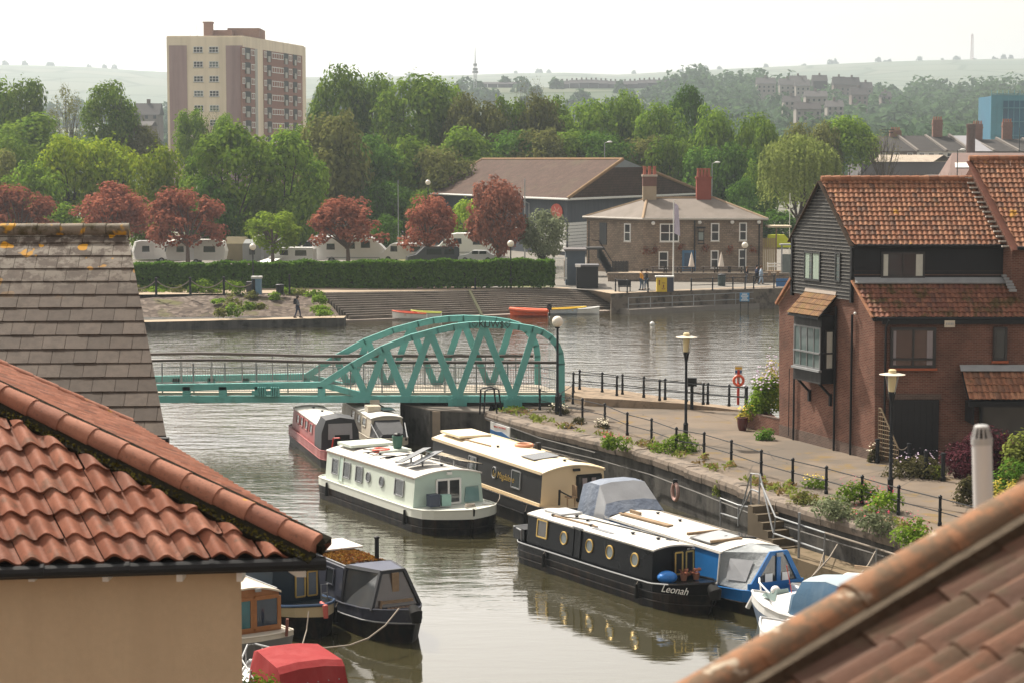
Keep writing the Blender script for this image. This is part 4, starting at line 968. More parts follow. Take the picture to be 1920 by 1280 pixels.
for z in (z_(456), z_(450), z_(434), z_(427)): b.box((x, Yw-.7, z), (.72, .1, .1))
b.beam((x, Yw, z_(425)), (x, Yw-1.0, z_(425)), .08, .08); b.box((x, Yw-.7, z_(426)), (1.0, .14, .14)); b.build('frame', M_iron, sg)
MB().box((x, Yw-.7, z_(442)), (.5, .04, .85)).build('sign_panel', mat('sign_panel_green', (.20, .24, .23), .5), sg)
b = MB()
for k_, (px, py) in enumerate(((1210, 470), (1227, 467), (1275, 463), (1322, 465), (1368, 466), (1412, 467))):
    pp = V((O.x+u_(px), Yw-.35, z_(py)))
    tag(quads('basket_foliage', np.random.RandomState(int(px)).normal(size=(60, 3))*.22+np.array(pp), np.random.RandomState(2).normal(size=(60, 3)), .18, LEAF['darkred']), f'small dark hanging basket, {ORD(k_)} from the left on the public house front', 'plant', 'hanging baskets on the public house', 'thing')
# outside stairs, fences and terrace at the pub
st = thing('outside_stair', 'dark outside stair going up to the side door of the public house', 'stair', (O.x+u_(1138), Yw-1, zg))
b = MB()
for q in range(9): b.box((O.x+u_(1122+q*2.8), Yw-1.2, z_(462+q*4.6)-.6), (.35, 1.6, 1.2))
b.box((O.x+u_(1112), Yw-.6, z_(462)-.15), (2.4, 2.6, .25)); b.build('treads', mat('dark_stair', (.06, .06, .06), .7), st)
MB().tube([(O.x+u_(1108), Yw-1.9, z_(448)), (O.x+u_(1122), Yw-1.9, z_(450)), (O.x+u_(1146), Yw-1.9, z_(488))], .05, 5).build('handrail', M_iron, st)
fn = thing('board_fence', 'dark board fence beside the outside stair of the public house', 'fence', (O.x+u_(1160), Yw-1.6, zg)); b = MB()
for q in range(12): b.box((O.x+u_(1147.5+q*2.55), Yw-1.9, (zg+z_(487+(q % 2)))/2), (.13, .06, z_(487+(q % 2))-zg))
b.build('boards', mat('dark_fence_board', (.03, .03, .033), .8), fn)
r2 = thing('store_shed', 'dark blue grey store with flat roof left of the public house', 'shed', W(1085, 520, 2.05)); ys_ = 211
b = MB(); b.box(((1078-960)/F*ys_, ys_, (zy(468, ys_)+2)/2), (36/F*ys_, 3.5, zy(468, ys_)-2)); b.build('wall', mat('store_blue', (.055, .075, .10), .6, .2, 1), r2)
b = MB(); b.box(((1078-960)/F*ys_, ys_, zy(467, ys_)), (42/F*ys_, 4, .2)); b.build('roof', mat('store_roof', (.14, .13, .13), .8), r2)
ys_ = 206; r2 = thing('bin_store', 'black bin enclosure with pale notice in front of the store', 'bin store', W(1098, 528, 2.0))
b = MB(); b.box(((1101-960)/F*ys_, ys_, (zy(499, ys_)+2)/2), (40/F*ys_, 2, zy(499, ys_)-2)); b.build('enclosure', M_black, r2)
b = MB(); b.box(((1101-960)/F*ys_, ys_+.2, zy(497, ys_)), (44/F*ys_, 2.3, .18)); b.build('lid', mat('bin_store_lid', (.10, .10, .11), .6), r2)
b = MB(); b.box(((1083-960)/F*ys_, ys_-1.2, zy(497, ys_)), (.55, .04, .25)); b.build('notice', M_white, r2)
ys_ = 216; r2 = thing('stone_pier_wall', 'short brown stone wall beside the white railings', 'wall', W(1078, 526, 2.0)); b = MB(); b.box(((1074-960)/F*ys_, ys_, (zy(487, ys_)+2)/2), (1.9, 2.5, zy(487, ys_)-2)); b.build('wall', M_pub, r2)
fn = thing('white_fence', 'tall white vertical bar fence between hedge end and store', 'fence', W(1050, 527, 2.1)); b = MB(); ys_ = 209
for q in range(13): b.box(((1030+q*2.7-960)/F*ys_, ys_, (zy(482, ys_)+zy(524, ys_))/2), (.06, .06, zy(482, ys_)-zy(524, ys_)))
for py in (484, 521): b.box(((1046-960)/F*ys_, ys_, zy(py, ys_)), (35/F*ys_, .05, .1))
b.build('bars', M_white, fn)
tw_ = thing('terrace_wall', 'low stone terrace wall in front of the public house', 'wall', W(1300, 530, 2.0)); ys_ = 214
b = MB(); b.box(((1310-960)/F*ys_, ys_, (zy(514, ys_)+1.9)/2), (340/F*ys_, .5, zy(514, ys_)-1.9)); b.build('stonework', M_pub, tw_)
b = MB(); b.box(((1310-960)/F*ys_, ys_, zy(513.5, ys_)+.05), (342/F*ys_, .6, .12)); b.build('coping', M_stone, tw_)
zt = zy(514, ys_)-.1
tag(MB().box(((1310-960)/F*217.5, 218.3, zt/2+.9), (338/F*217, 8, zt-1.9)).build('terrace', M_prom), kind='structure')
def parasol(px, pyt, pyb, label):
    Y = 217.5; x = (px-960)/F*Y; z0, z1 = zt, zy(pyt, Y); r = thing('parasol', label, 'parasol', (x, Y, z0))
    MB().tube([(x, Y, z0), (x, Y, z1)], .03, 6).build('pole', M_galv, r)
    zb = zy(pyb, Y); MB().lathe([(.1, zb-z1+.02), (.30, zb-z1), (.32, zb-z1+.12), (.22, (zb-z1)*.55), (.12, (zb-z1)*.2), (.04, 0), (.01, .12)], (x, Y, z1), 9).build('canopy', mat('cream_canvas', (.72, .64, .56), .9, .08), r)
parasol(1296.7, 474, 500, 'closed cream parasol in front of the blue public house door'); parasol(1352.5, 474, 500, 'closed cream parasol beside the lower window, right of the blue door')
def picnic(px, n, label):
    Y = 216.5; x = (px-960)/F*Y; r = thing('picnic_table', label, 'table', (x, Y, zt), 0, 'picnic tables on the terrace'); b = MB(); b.box((x, Y, zt+.72), (1.7, .75, .06)); b.build('tabletop', mat('dark_picnic_wood', (.06, .048, .042), .8), r)
    b = MB()
    for s in (-.72, .72): b.box((x, Y+s, zt+.44), (1.7, .28, .05))
    b.build('bench', MATS['dark_picnic_wood'], r); b = MB()
    for s in (-.6, .6): b.beam((x+s, Y-.75, zt), (x+s, Y+.3, zt+.72), .08, .08, (1, 0, 0)); b.beam((x+s, Y+.75, zt), (x+s, Y-.3, zt+.72), .08, .08, (1, 0, 0))
    b.build('leg', MATS['dark_picnic_wood'], r)
for k, px in enumerate((1235, 1260, 1288, 1330, 1356, 1380, 1408)): picnic(px, k, f'dark picnic table, {ORD(k)} from the left on the public house terrace')
p = W(1262, 545, 1.97); fp = thing('flagpole', 'white flagpole with pale vertical banner in front of the public house', 'flagpole', p)
zt_ = zy(375, p.y); MB().tube([p, off(p, 0, zt_-p.z)], [.085, .05], 8).build('pole', M_white, fp)
b = MB(); z0, z1 = zy(437, p.y), zy(380, p.y); vs, fs = [], []
for j in range(9):
    for i in range(4): vs.append((p.x+.08+i*(.13+.07*j/8), p.y+.06*sin(i*2+j), z1+(z0-z1)*j/8-.1*i))
for j in range(8):
    for i in range(3): a = j*4+i; fs.append((a, a+1, a+5, a+4))
b.mesh(vs, fs); b.build('banner', mat('lilac_banner', (.58, .52, .64), .8, .15, 2), fp, fix=False)
p = W(1246, 547, 1.97); k = thing('kiosk_box', 'yellow and black kiosk box beside the flagpole', 'kiosk', p)
for (u0, u1, m_) in ((1231.5, 1240, 'kiosk_yellow'), (1240.4, 1250.5, 'kiosk_yellow'), (1251, 1263, 'kiosk_dark')):
    mm = mat('kiosk_yellow', (.66, .46, .03), .5, .1) if m_ == 'kiosk_yellow' else mat('kiosk_dark', (.03, .035, .06), .5)
    b = MB(); b.box((((u0+u1)/2-960)/F*p.y, p.y, p.z+.72), ((u1-u0)/F*p.y, .8, 1.44)); b.build('panel', mm, k)
b = MB(); b.box((p.x, p.y, p.z+1.5), (1.85, .9, .12)); b.build('lid', M_white, k)
b = MB()
for (px, py, w, h) in ((1236, 529, .12, .5), (1244, 530, .3, .06), (1244, 536, .12, .3), (1244, 541, .34, .06)): b.box(((px-960)/F*p.y, p.y-.42, zy(py, p.y)), (w, .03, h))
b.build('marks', mat('kiosk_brown_mark', (.22, .08, .02), .6), k)
# quay rail on the far side
def rail(name, label, pts, h=1.1, post=.055, rails=(.55, 1.06), m=None, rr=.024, parent=None, cat='railing', thick_top=None):
    m = m or M_iron; o = V(pts[0]); r = thing(name, label, cat, o)
    for p in pts:
        p = V(p); MB().lathe([(post*1.35, 0), (post*1.35, .12), (post, .16), (post, h*.52), (post*1.25, h*.53), (post*1.25, h*.58), (post*.95, h*.6), (post*.9, h-.06), (post*1.25, h-.04), (post*1.2, h+.02), (post*.4, h+.07)], p, 9).build('post', m, r, smooth=False)
    for z in rails:
        for i in range(len(pts)-1): pass
        MB().tube([off(V(p), 0, z) for p in pts], rr, 6).build('rail', m, r)
    return r
rail('quay_railing', 'black post railing along the far quay in front of the public house', [W(px, py, 1.97) for px, py in ((1296, 546.5), (1336, 545), (1374, 543.5), (1397, 542.5), (1413, 541.5), (1451, 540), (1490, 538), (1530, 536))], 1.25, .07, (.6, 1.2), rr=.035)
rail('quay_railing', 'short black railing at the top of the cobbled ramp', [W(px, py, 1.97) for px, py in ((1084, 539), (1103, 540))], 1.2, .07, (1.15,), rr=.03)
rail('quay_railing', 'short black railing beside the bench left of the kiosk', [W(px, py, 1.97) for px, py in ((1154, 547), (1176, 549), (1215, 548.5))], 1.25, .07, (1.2,), rr=.03)
def sign(px0, px1, py0, py1, Y, label, m, lines, name='notice_board', posts=False):
    x0, x1 = (px0-960)/F*Y, (px1-960)/F*Y; z0, z1 = zy(py1, Y), zy(py0, Y); s = thing(name, label, 'sign', ((x0+x1)/2, Y, z0))
    b = MB(); b.box(((x0+x1)/2, Y, (z0+z1)/2), (x1-x0, .06, z1-z0)); b.build('board', m, s)
    if lines:
        b = MB()
        for q in range(lines): b.box(((x0+x1)/2, Y-.035, z1-(z1-z0)*(q+.7)/(lines+.4)), ((x1-x0)*(.75 if q % 2 else .55), .012, (z1-z0)*.11))
        b.build('lettering_line', M_text_white, s)
    b = MB()
    for x in (x0+.1, x1-.1): b.box((x, Y+.06, z0-.4), (.07, .05, 1.2))
    b.build('support', M_iron, s); return s
M_blue = mat('sign_blue', (.03, .14, .34), .5, .1)
sign(1456, 1482, 522, 537, W(1460, 538, 1.97).y-.2, 'blue banner sign on the far quay railing beside the tiled house', M_blue, 0)
sign(1388, 1406, 549, 565, 200.5, 'small blue notice on the jetty railing below the public house', mat('sign_blue_bright', (.06, .25, .5), .5), 4)
p = W(1171, 547, 1.97); bn = thing('bench', 'dark metal bench on the far quay beside the short railing', 'bench', p); b = MB(); b.box(off(p, 0, .5), (1.3, .5, .08)); b.build('seat', M_iron, bn); b = MB(); b.box(off(p, .28, .85), (1.3, .08, .6)); b.build('backrest', M_iron, bn)
b = MB()
for s in (-.55, .55): b.box(off(p, 0, .24, s), (.08, .45, .48))
b.build('leg', M_iron, bn)
p = W(1353, 537, 1.97); MBo = thing('litter_bin', 'dark litter bin on the quay below the terrace wall', 'bin', p); MB().lathe([(.38, 0), (.42, 1.1)], p, 10).build('body', mat('dark_green_bin', (.03, .05, .05), .6), MBo); MB().lathe([(.45, 1.1), (.45, 1.2), (.2, 1.3)], p, 10).build('lid', M_iron, MBo)
# right of the pub: canopy, fence, plants behind
p = V(((1445-960)/F*224, 224, 2)); cs = thing('timber_shelter', 'flat roofed timber shelter right of the public house', 'shelter', p); b = MB(); b.box((p.x+.8, 224, zy(424, 224)), (2.6, 3, .2)); b.build('roof', mat('shelter_roof', (.45, .38, .28), .8), cs); b = MB(); b.box((p.x+.6, 224, (zy(424, 224)+2)/2), (.15, .15, zy(424, 224)-2)); b.build('leg', M_wood, cs)
fn = thing('slatted_fence', 'pale bamboo fence right of the public house', 'fence', (p.x+.4, 226, 2)); b = MB()
for q in range(11): b.box((p.x-1.2+q*.2, 226, (zy(446, 226)+2)/2), (.16, .06, zy(446, 226)-2))
b.build('slats', mat('bamboo', (.50, .38, .22), .8, .2, 5), fn)
fn = thing('white_gate_fence', 'white post and rail fence beyond the bamboo fence', 'fence', (p.x+4, 219, 2)); b = MB()
for py in (494, 499): b.box(((1466-960)/F*219, 219, zy(py, 219)), (3.2, .06, .14))
for px in (1440, 1453, 1466, 1480): b.box(((px-960)/F*219, 219.08, zy(497, 219)-.2), (.12, .1, 1.0))
b.build('rails', M_white, fn)
for px, py, la in ((1443, 508, 'left of two low benches right of the terrace'), (1459, 508, 'right of two low benches right of the terrace')):
    q = V(((px-960)/F*213, 213, zy(py, 213)-.45)); bn = thing('low_bench', la, 'bench', q); MB().box(off(q, 0, .45), (.7, .5, .08)).build('seat', M_wood, bn); b = MB(); b.box(off(q, 0, .2), (.25, .4, .42)); b.build('leg', M_wood, bn)
fn = thing('glass_bus_shelter', 'grey framed glass shelter beside the boarded gable', 'shelter', ((1478-960)/F*216, 216, 2)); b = MB(); x = (1480-960)/F*216
for s in (-.8, .8): b.box((x+s, 216, (zy(458, 216)+2)/2), (.14, .14, zy(458, 216)-2))
b.box((x, 216, zy(458, 216)), (2.0, 1.2, .14)); b.build('frame', M_galv, fn); MB().box((x, 216.3, 3.6), (1.5, .04, 2.6)).build('panel', M_glass2, fn)
p_ = D(1462, 455, 228); p_.z = zy(463, 228)
tk = thing('tent', 'small yellow tent beyond the public house', 'tent', p_); MB().loft([[V((p_.x+x*1.7, p_.y+y, p_.z)) for x, y in ((-1, -1), (1, -1), (1, 1), (-1, 1))], [V((p_.x+x*.9-.4, p_.y+y*.3, p_.z+1.4)) for x, y in ((-1, -1), (1, -1), (1, 1), (-1, 1))]]).build('fabric', mat('tent_yellow', (.55, .6, .05), .7), tk)
MB().tube([(p_.x-1.5, p_.y, p_.z-2.5), (p_.x-1.5, p_.y, p_.z+.1)], .04, 5).build('leg', M_galv, tk)
# vehicles behind the hedge
def rot_place(root, p, rz): root.location = p; root.rotation_euler = (0, 0, rz)
def vehicle(name, label, cat, prof, L, W_, m, windows, wheels, p, rz, group=None, extra=None):
    """prof: side outline (x forward, z); windows: (x0,x1,z0,z1) on both sides; origin at the ground centre"""
    r = thing(name, label, cat)
    b = MB(); n = len(prof)
    ins_ = [(x*.985, .99*z if z > 1 else z) for x, z in prof]
    b.loft([[V((x, -W_/2, z)) for x, z in ins_], [V((x, -W_/2+.08, z)) for x, z in prof], [V((x, W_/2-.08, z)) for x, z in prof], [V((x, W_/2, z)) for x, z in ins_]])
    b.build('body', m, r)
    for (x0, x1, z0, z1) in windows:
        for s in (-1, 1):
            q = MB(); q.prism([(x0, s*W_/2, z0), (x1, s*W_/2, z0), (x1-.04, s*W_/2, z1), (x0+.04, s*W_/2, z1)], (0, s*.025, 0)); q.build('window', M_glass, r)
    for x, rad in wheels:
        for s in (-1, 1):
            w = MB(); w.tube([(x, s*(W_/2-.22), rad), (x, s*(W_/2+.02), rad)], rad, 16); wo_ = w.build('wheel', M_rubber, r)
            MB().tube([(x, s*(W_/2), rad), (x, s*(W_/2+.03), rad)], rad*.55, 12).build('rim', M_galv, wo_)
    if extra: extra(r, W_)
    rot_place(r, p, rz); return r
MOTOR = [(-3.6, .45), (-3.6, 2.6), (-3.45, 2.95), (.9, 3.0), (1.7, 2.85), (2.15, 2.35), (2.9, 1.45), (3.5, 1.2), (3.65, .9), (3.65, .4)]
def motor_extra(r, W_):
    b = MB(); b.prism([(2.14, -W_/2+.15, 2.28), (2.86, -W_/2+.15, 1.5), (2.86, W_/2-.15, 1.5), (2.14, W_/2-.15, 2.28)], (.05, 0, .04)); b.build('windscreen', M_glass, r)
    b = MB(); b.box((-.6, 0, 3.08), (2.2, 1.4, .14)); b.build('roof_box', M_white, r)
    for s in (-1, 1): MB().box((3.6, s*(W_/2-.35), .95), (.1, .4, .22)).build('headlight', M_glass2, r)
    b = MB(); b.box((0, -W_/2-.012, .75), (6.4, .02, .1)); b.box((0, W_/2+.012, .75), (6.4, .02, .1)); b.build('trim_stripe', M_grey, r)
M_vanw = mat('van_white', (.72, .72, .71), .35, .05, 2, coat=.3)
Yv = 245
def gp_(px, Y): return V(((px-960)/F*Y, Y, 2.5))
vehicle('motorhome', 'large white motorhome behind the forked copper tree', 'motorhome', [(x*1.36, z*1.1) for x, z in MOTOR], 7, 2.6, M_vanw, [(-3.2, -2.2, 1.7, 2.4), (.9, 2.0, 1.9, 2.7), (-1.0, .2, 1.8, 2.5)], [(-2.6, .42), (3.5, .45)], gp_(664, 243), 0, None, motor_extra)
vehicle('motorhome', 'white motorhome parked behind the tallest dark copper tree', 'motorhome', [(x*1.15, z*1.05) for x, z in MOTOR], 7, 2.5, M_vanw, [(-2.2, -1.0, 1.7, 2.5), (.4, 1.4, 1.8, 2.5)], [(-2.3, .42), (2.9, .42)], gp_(872, 256), pi, None, motor_extra)
vehicle('van', 'dark grey camper van behind the hedge beside the silver car', 'van', [(-3, .4), (-3, 2.0), (-2.8, 2.2), (1.2, 2.2), (2.1, 1.35), (3.1, 1.1), (3.2, .4)], 6, 2.1, mat('dark_van', (.035, .045, .055), .35, .1, coat=.3), [(-2.4, -1.2, 1.3, 1.95), (-.9, .9, 1.3, 1.95)], [(-1.9, .36), (2.2, .36)], gp_(812, 238.5), pi+.15)
CAR = [(-2.1, .35), (-2.15, .9), (-1.75, 1.0), (-1.2, 1.42), (.3, 1.45), (1.0, 1.0), (1.9, .86), (2.1, .6), (2.1, .35)]
vehicle('car', 'silver estate car behind the hedge below the tallest copper tree', 'car', CAR, 4.2, 1.75, mat('silver_paint', (.42, .44, .45), .3, .05, metal=.4), [(-1.2, -.35, 1.02, 1.36), (-.25, .5, 1.02, 1.38)], [(-1.35, .32), (1.3, .32)], gp_(893, 236.3)+V((0, 0, .45)), pi)
def van_extra(r, W_):
    b = MB(); b.prism([(2.05, -W_/2+.12, 1.95), (2.75, -W_/2+.12, 1.25), (2.75, W_/2-.12, 1.25), (2.05, W_/2-.12, 1.95)], (.05, 0, .04)); b.build('windscreen', M_glass, r)
VAN = [(-2.7, .4), (-2.7, 2.1), (-2.5, 2.3), (1.5, 2.3), (2.0, 2.05), (2.8, 1.25), (3.3, 1.05), (3.35, .4)]
vehicle('van', 'white camper van with sloping front left of the dark van', 'van', VAN, 6, 2.1, M_vanw, [(-2.0, -.6, 1.3, 1.95), (1.0, 1.9, 1.3, 1.95)], [(-1.7, .36), (2.2, .36)], gp_(766, 241.5)+V((0, 0, .2)), pi-.35, None, van_extra)
vehicle('van', 'small white van beside the pale awning', 'van', [(x*.9, z*.9) for x, z in VAN], 6, 2.0, M_vanw, [(-1.6, -.2, 1.1, 1.75), (.6, 1.6, 1.15, 1.75)], [(-1.5, .34), (2.0, .34)], gp_(553, 240), pi-.1, None, van_extra)
vehicle('van', 'white van with dark grey nose left of the large motorhome', 'van', VAN, 6, 2.1, M_vanw, [(-2.0, -.6, 1.3, 1.95), (.9, 1.9, 1.3, 1.95)], [(-1.7, .36), (2.2, .36)], gp_(608, 258), pi+.7, None, van_extra)
vehicle('van', 'distant dark pickup with a pale box body up the park slope', 'van', VAN, 6, 2.1, M_grey, [(1.0, 1.9, 1.3, 1.95)], [(-1.7, .4), (2.2, .4)], gp_(565, 285), pi, None, van_extra)
CARA = [(-3.1, .5), (-3.25, 1.4), (-2.9, 2.55), (-2.3, 2.7), (2.3, 2.7), (2.9, 2.5), (3.2, 1.5), (3.0, .5)]
def cara_extra(r, W_):
    b = MB(); b.prism([(2.95, -.8, 1.6), (3.15, -.8, 1.55), (2.93, -.8, 2.3)], (0, 1.6, 0)); b.build('front_window', M_glass, r)
    b = MB(); b.beam((3.0, 0, .55), (4.2, 0, .5), .12, .12); b.build('tow_bar', M_iron, r)
    b = MB(); b.box((-.6, -W_/2-.02, 1.45), (.75, .04, 1.7)); b.build('door', M_vanw, r)
vehicle('caravan', 'long white caravan behind the hedge below the copper tree', 'caravan', [(x*1.1, z*1.1) for x, z in CARA], 6, 2.4, mat('caravan_white', (.68, .66, .61), .4, .06), [(-2.3, -1.4, 1.5, 2.2), (.9, 2.3, 1.5, 2.2)], [(0, .35)], gp_(370, 240.5), 0, None, cara_extra)
vehicle('caravan', 'white caravan with a grey porch end at the left', 'caravan', CARA, 6, 2.4, M_vanw, [(-2.3, -1.4, 1.4, 2.1), (.4, 1.6, 1.4, 2.1)], [(0, .35)], gp_(300, 244), .3, None, cara_extra)
p = gp_(445, 250); t_ = thing('tent_awning', 'olive brown frame tent behind the hedge beside the grey awning', 'tent', p)
MB().loft([[off(p, y, 0, x) for x, y in ((-1.6, -1.5), (1.6, -1.5), (1.6, 1.5), (-1.6, 1.5))], [off(p, y, 2.1, x) for x, y in ((-1.5, -1.4), (1.5, -1.4), (1.5, 1.4), (-1.5, 1.4))], [off(p, y, 2.9, x) for x, y in ((-1.2, -.5), (1.2, -.5), (1.2, .5), (-1.2, .5))]]).build('fabric', mat('olive_canvas', (.22, .19, .12), .9, .2, 1), t_)
MB().box(off(p, -1.55, 1.0, .9), (.1, .1, 2.0)).build('pole', M_galv, t_)
p = gp_(475, 246); t_ = thing('porch_awning', 'grey porch awning with window beside the olive tent', 'awning', p)
MB().loft([[off(p, y, 0, x) for x, y in ((-1.1, -1.2), (1.1, -1.2), (1.1, 1.2), (-1.1, 1.2))], [off(p, y, 2.3, x) for x, y in ((-1.1, -1.1), (1.1, -1.1), (1.1, 1.2), (-1.1, 1.2))], [off(p, y, 2.7, x) for x, y in ((-1.0, .3), (1.0, .3), (1.0, 1.2), (-1.0, 1.2))]]).build('fabric', mat('grey_canvas', (.24, .25, .25), .9, .15, 1), t_)
MB().box(off(p, -1.22, 1.3), (.7, .04, .7)).build('window', M_glass, t_)
p = gp_(505, 239); t_ = thing('white_awning', 'white sloping awning beside the small white van', 'awning', p)
a = [D(467, 497, 238.2), D(492, 501, 236.8), D(533, 483, 239), D(520, 480, 242)]; MB().prism(a, (0, 0, .06)).build('sheet', M_white, t_)
b = MB()
for q in a[:2]: b.tube([V((q.x, q.y, 2.45)), q], .04, 5)
b.build('pole', M_galv, t_)
t_ = thing('white_awning', 'white tent roof half hidden behind the small bright tree', 'awning', gp_(505, 252)); q = gp_(508, 252); MB().loft([[off(q, y, 2.0, x) for x, y in ((-2.3, -1.6), (2.3, -1.6), (2.3, 1.6), (-2.3, 1.6))], [off(q, y, 3.2, x) for x, y in ((-1.2, -.3), (.8, -.3), (.8, .3), (-1.2, .3))]]).build('roof_sheet', M_white, t_); MB().box(off(q, 0, 1.0), (4.2, 3, 2.0)).build('side', mat('dim_canvas', (.3, .3, .28), .9), t_)
# people
def person(label, p, rz, pose, top, legs, hair=(.03, .022, .018), scale=1.0, bag=None, long_hair=False):
    """one skinned body per person; clothing and hair are its children"""
    r = thing('person', label, 'person')
    J = dict(pelvis=(0, 0, .95), waist=(0, .0, 1.08), chest=(.0, .01, 1.32), neck=(0, .0, 1.48), head=(.01, 0, 1.60), crown=(.015, 0, 1.70))
    st_, arm = pose.get('stride', .15), pose.get('arm', .15); be = pose.get('bend', 0)
    pts = {}
    for s, n in ((1, 'l'), (-1, 'r')):
        f = st_*s
        pts['hip'+n] = (0, .09*s, .90); pts['knee'+n] = (f*.55+.03, .095*s, .49); pts['ankle'+n] = (f-.02, .095*s, .09); pts['toe'+n] = (f+.13, .105*s, .04)
        pts['sho'+n] = (0, .17*s, 1.42); pts['elb'+n] = (-arm*s*.6-.03, .215*s, 1.15); pts['wri'+n] = (-arm*s*.8+pose.get('reach', .06), .2*s, .93); pts['hand'+n] = (-arm*s*.8+pose.get('reach', .06)*1.4, .19*s, .84)
    J.update(pts)
    if pose.get('sit'):
        for n, s in (('l', 1), ('r', -1)): J['knee'+n] = (.42, .1*s, .9); J['ankle'+n] = (.45, .1*s, .5); J['toe'+n] = (.58, .1*s, .46)
    rad = dict(pelvis=.135, waist=.125, chest=.15, neck=.055, head=.095, crown=.06, hip=.10, knee=.062, ankle=.042, toe=.035, sho=.062, elb=.046, wri=.034, hand=.038)
    E = [('pelvis', 'waist'), ('waist', 'chest'), ('chest', 'neck'), ('neck', 'head'), ('head', 'crown')]
    for n in 'lr': E += [('pelvis', 'hip'+n), ('hip'+n, 'knee'+n), ('knee'+n, 'ankle'+n), ('ankle'+n, 'toe'+n), ('chest', 'sho'+n), ('sho'+n, 'elb'+n), ('elb'+n, 'wri'+n), ('wri'+n, 'hand'+n)]
    def skin(name, keys, grow, m):
        ks = list(keys); idx = {k: i for i, k in enumerate(ks)}
        me = bpy.data.meshes.new(name); me.from_pydata([J[k] for k in ks], [(idx[a], idx[b]) for a, b in E if a in idx and b in idx], []); me.update()
        o = bpy.data.objects.new(name, me); C.objects.link(o)
        sm = o.modifiers.new('skin', 'SKIN'); o.modifiers.new('sub', 'SUBSURF').levels = 1
        if not me.skin_vertices: me.attributes.new
        for i, k in enumerate(ks):
            rr_ = rad.get(k, rad.get(k[:-1], .05))*grow; me.skin_vertices[0].data[i].radius = (rr_, rr_); me.skin_vertices[0].data[i].use_root = (i == 0)
        dg = bpy.context.evaluated_depsgraph_get(); m2 = bpy.data.meshes.new_from_object(o.evaluated_get(dg)); m2.name = name
        bpy.data.objects.remove(o); m2.materials.clear(); m2.materials.append(m); m2.polygons.foreach_set('use_smooth', [True]*len(m2.polygons))
        o2 = bpy.data.objects.new(name, m2); C.objects.link(o2); o2.parent = r; return o2
    body = skin('body', J.keys(), 1.0, M_skin)
    skin('jacket', ['waist', 'chest', 'shol', 'elbl', 'wril', 'shor', 'elbr', 'wrir', 'pelvis'], 1.22, top)
    skin('trousers', ['pelvis', 'hipl', 'kneel', 'anklel', 'hipr', 'kneer', 'ankler'], 1.17, legs)
    hm_ = mat('hair_%02d' % int(hair[0]*100), hair, .8)
    h = MB(); h.ball((-.015, 0, 1.66), .112, 12, 8, (1.05, .95, 1.05)); h.build('hair', hm_, r, smooth=True) if not long_hair else h.ball((-.06, 0, 1.52), .10, 10, 8, (.7, 1, 1.6)).build('hair', hm_, r, smooth=True)
    f = MB(); f.ball((.115, 0, 1.63), .016, 6, 4); f.build('nose', M_skin, r)
    f = MB()
    for s in (-1, 1): f.ball((.095, .035*s, 1.655), .012, 6, 4)
    f.build('eyes', M_black, r)
    b = MB()
    for n in 'lr': b.loft([[V(J['toe'+n])+V((x*.17-.08, y*.05, z)) for x, y, z in ((-1, -1, -.04), (.7, -1, -.04), (.7, 1, -.04), (-1, 1, -.04))], [V(J['toe'+n])+V((x*.16-.09, y*.045, z)) for x, y, z in ((-1, -1, .09), (.4, -1, .03), (.4, 1, .03), (-1, 1, .09))]])
    b.build('shoes', M_black, r)
    r.location = p; r.rotation_euler = (0, 0, rz); r.scale = (scale,)*3
    if bag:
        bo = thing('backpack', bag, 'backpack', V(p)+Matrix.Rotation(rz, 3, 'Z') @ V((-.22, 0, 1.28))*scale, rz)
        MB2 = MB(); MB2.loft([[V((x*.1, y*.15, -.2)) for x, y in ((-1, -1), (1, -1), (1, 1), (-1, 1))], [V((x*.12, y*.16, .0)) for x, y in ((-1, -1), (1, -1), (1, 1), (-1, 1))], [V((x*.08, y*.12, .24)) for x, y in ((-1, -1), (1, -1), (1, 1), (-1, 1))]]); m_ = MB2
        rot = Matrix.Rotation(rz, 3, 'Z'); m_.v = [bo.location+rot @ v*scale for v in m_.v]; m_.build('bag', mat('dark_bag', (.02, .02, .03), .7), bo)
    return r
M_navy = mat('navy_cloth', (.03, .04, .08), .9); M_denim = mat('denim', (.06, .10, .17), .9); M_orj = mat('orange_jacket_cloth', (.62, .28, .03), .85); M_dkcl = mat('dark_cloth', (.025, .025, .03), .9); M_pale = mat('pale_denim_cloth', (.28, .36, .46), .9); M_greycl = mat('grey_cloth', (.16, .17, .2), .9)
k_ = 1.12
person('person with dark long hair and grey top walking along the low waterside path', W(558.5, 596, .76), 0.0, dict(stride=.22, arm=.12), M_greycl, M_navy, scale=1.14, bag='dark backpack on the person walking by the water', long_hair=True)
person('person in an orange jacket standing beside the kiosk on the far quay', W(1203, 545, 1.97), -.6, dict(stride=.08, arm=.1, reach=.2), M_orj, M_denim, scale=1.2)
person('person in dark top and jeans standing next to the orange jacket', W(1212, 544, 1.97), 2.6, dict(stride=.1, arm=.1, reach=.15), M_dkcl, M_denim, scale=1.2)
person('person in dark jacket walking by the public house, left of a pair', W(1419, 533, 1.98), 0, dict(stride=.2), M_navy, M_dkcl, scale=1.15)
person('person in pale denim walking by the public house, right of a pair', W(1427, 534, 1.98), 0, dict(stride=.2), M_pale, M_pale, hair=(.12, .07, .04), scale=1.15)
person('person in dark clothes beside the globe lamp at the public house', W(1400, 531, 1.98), pi, dict(stride=.06), M_dkcl, M_greycl, hair=(.2, .12, .06), scale=1.0)
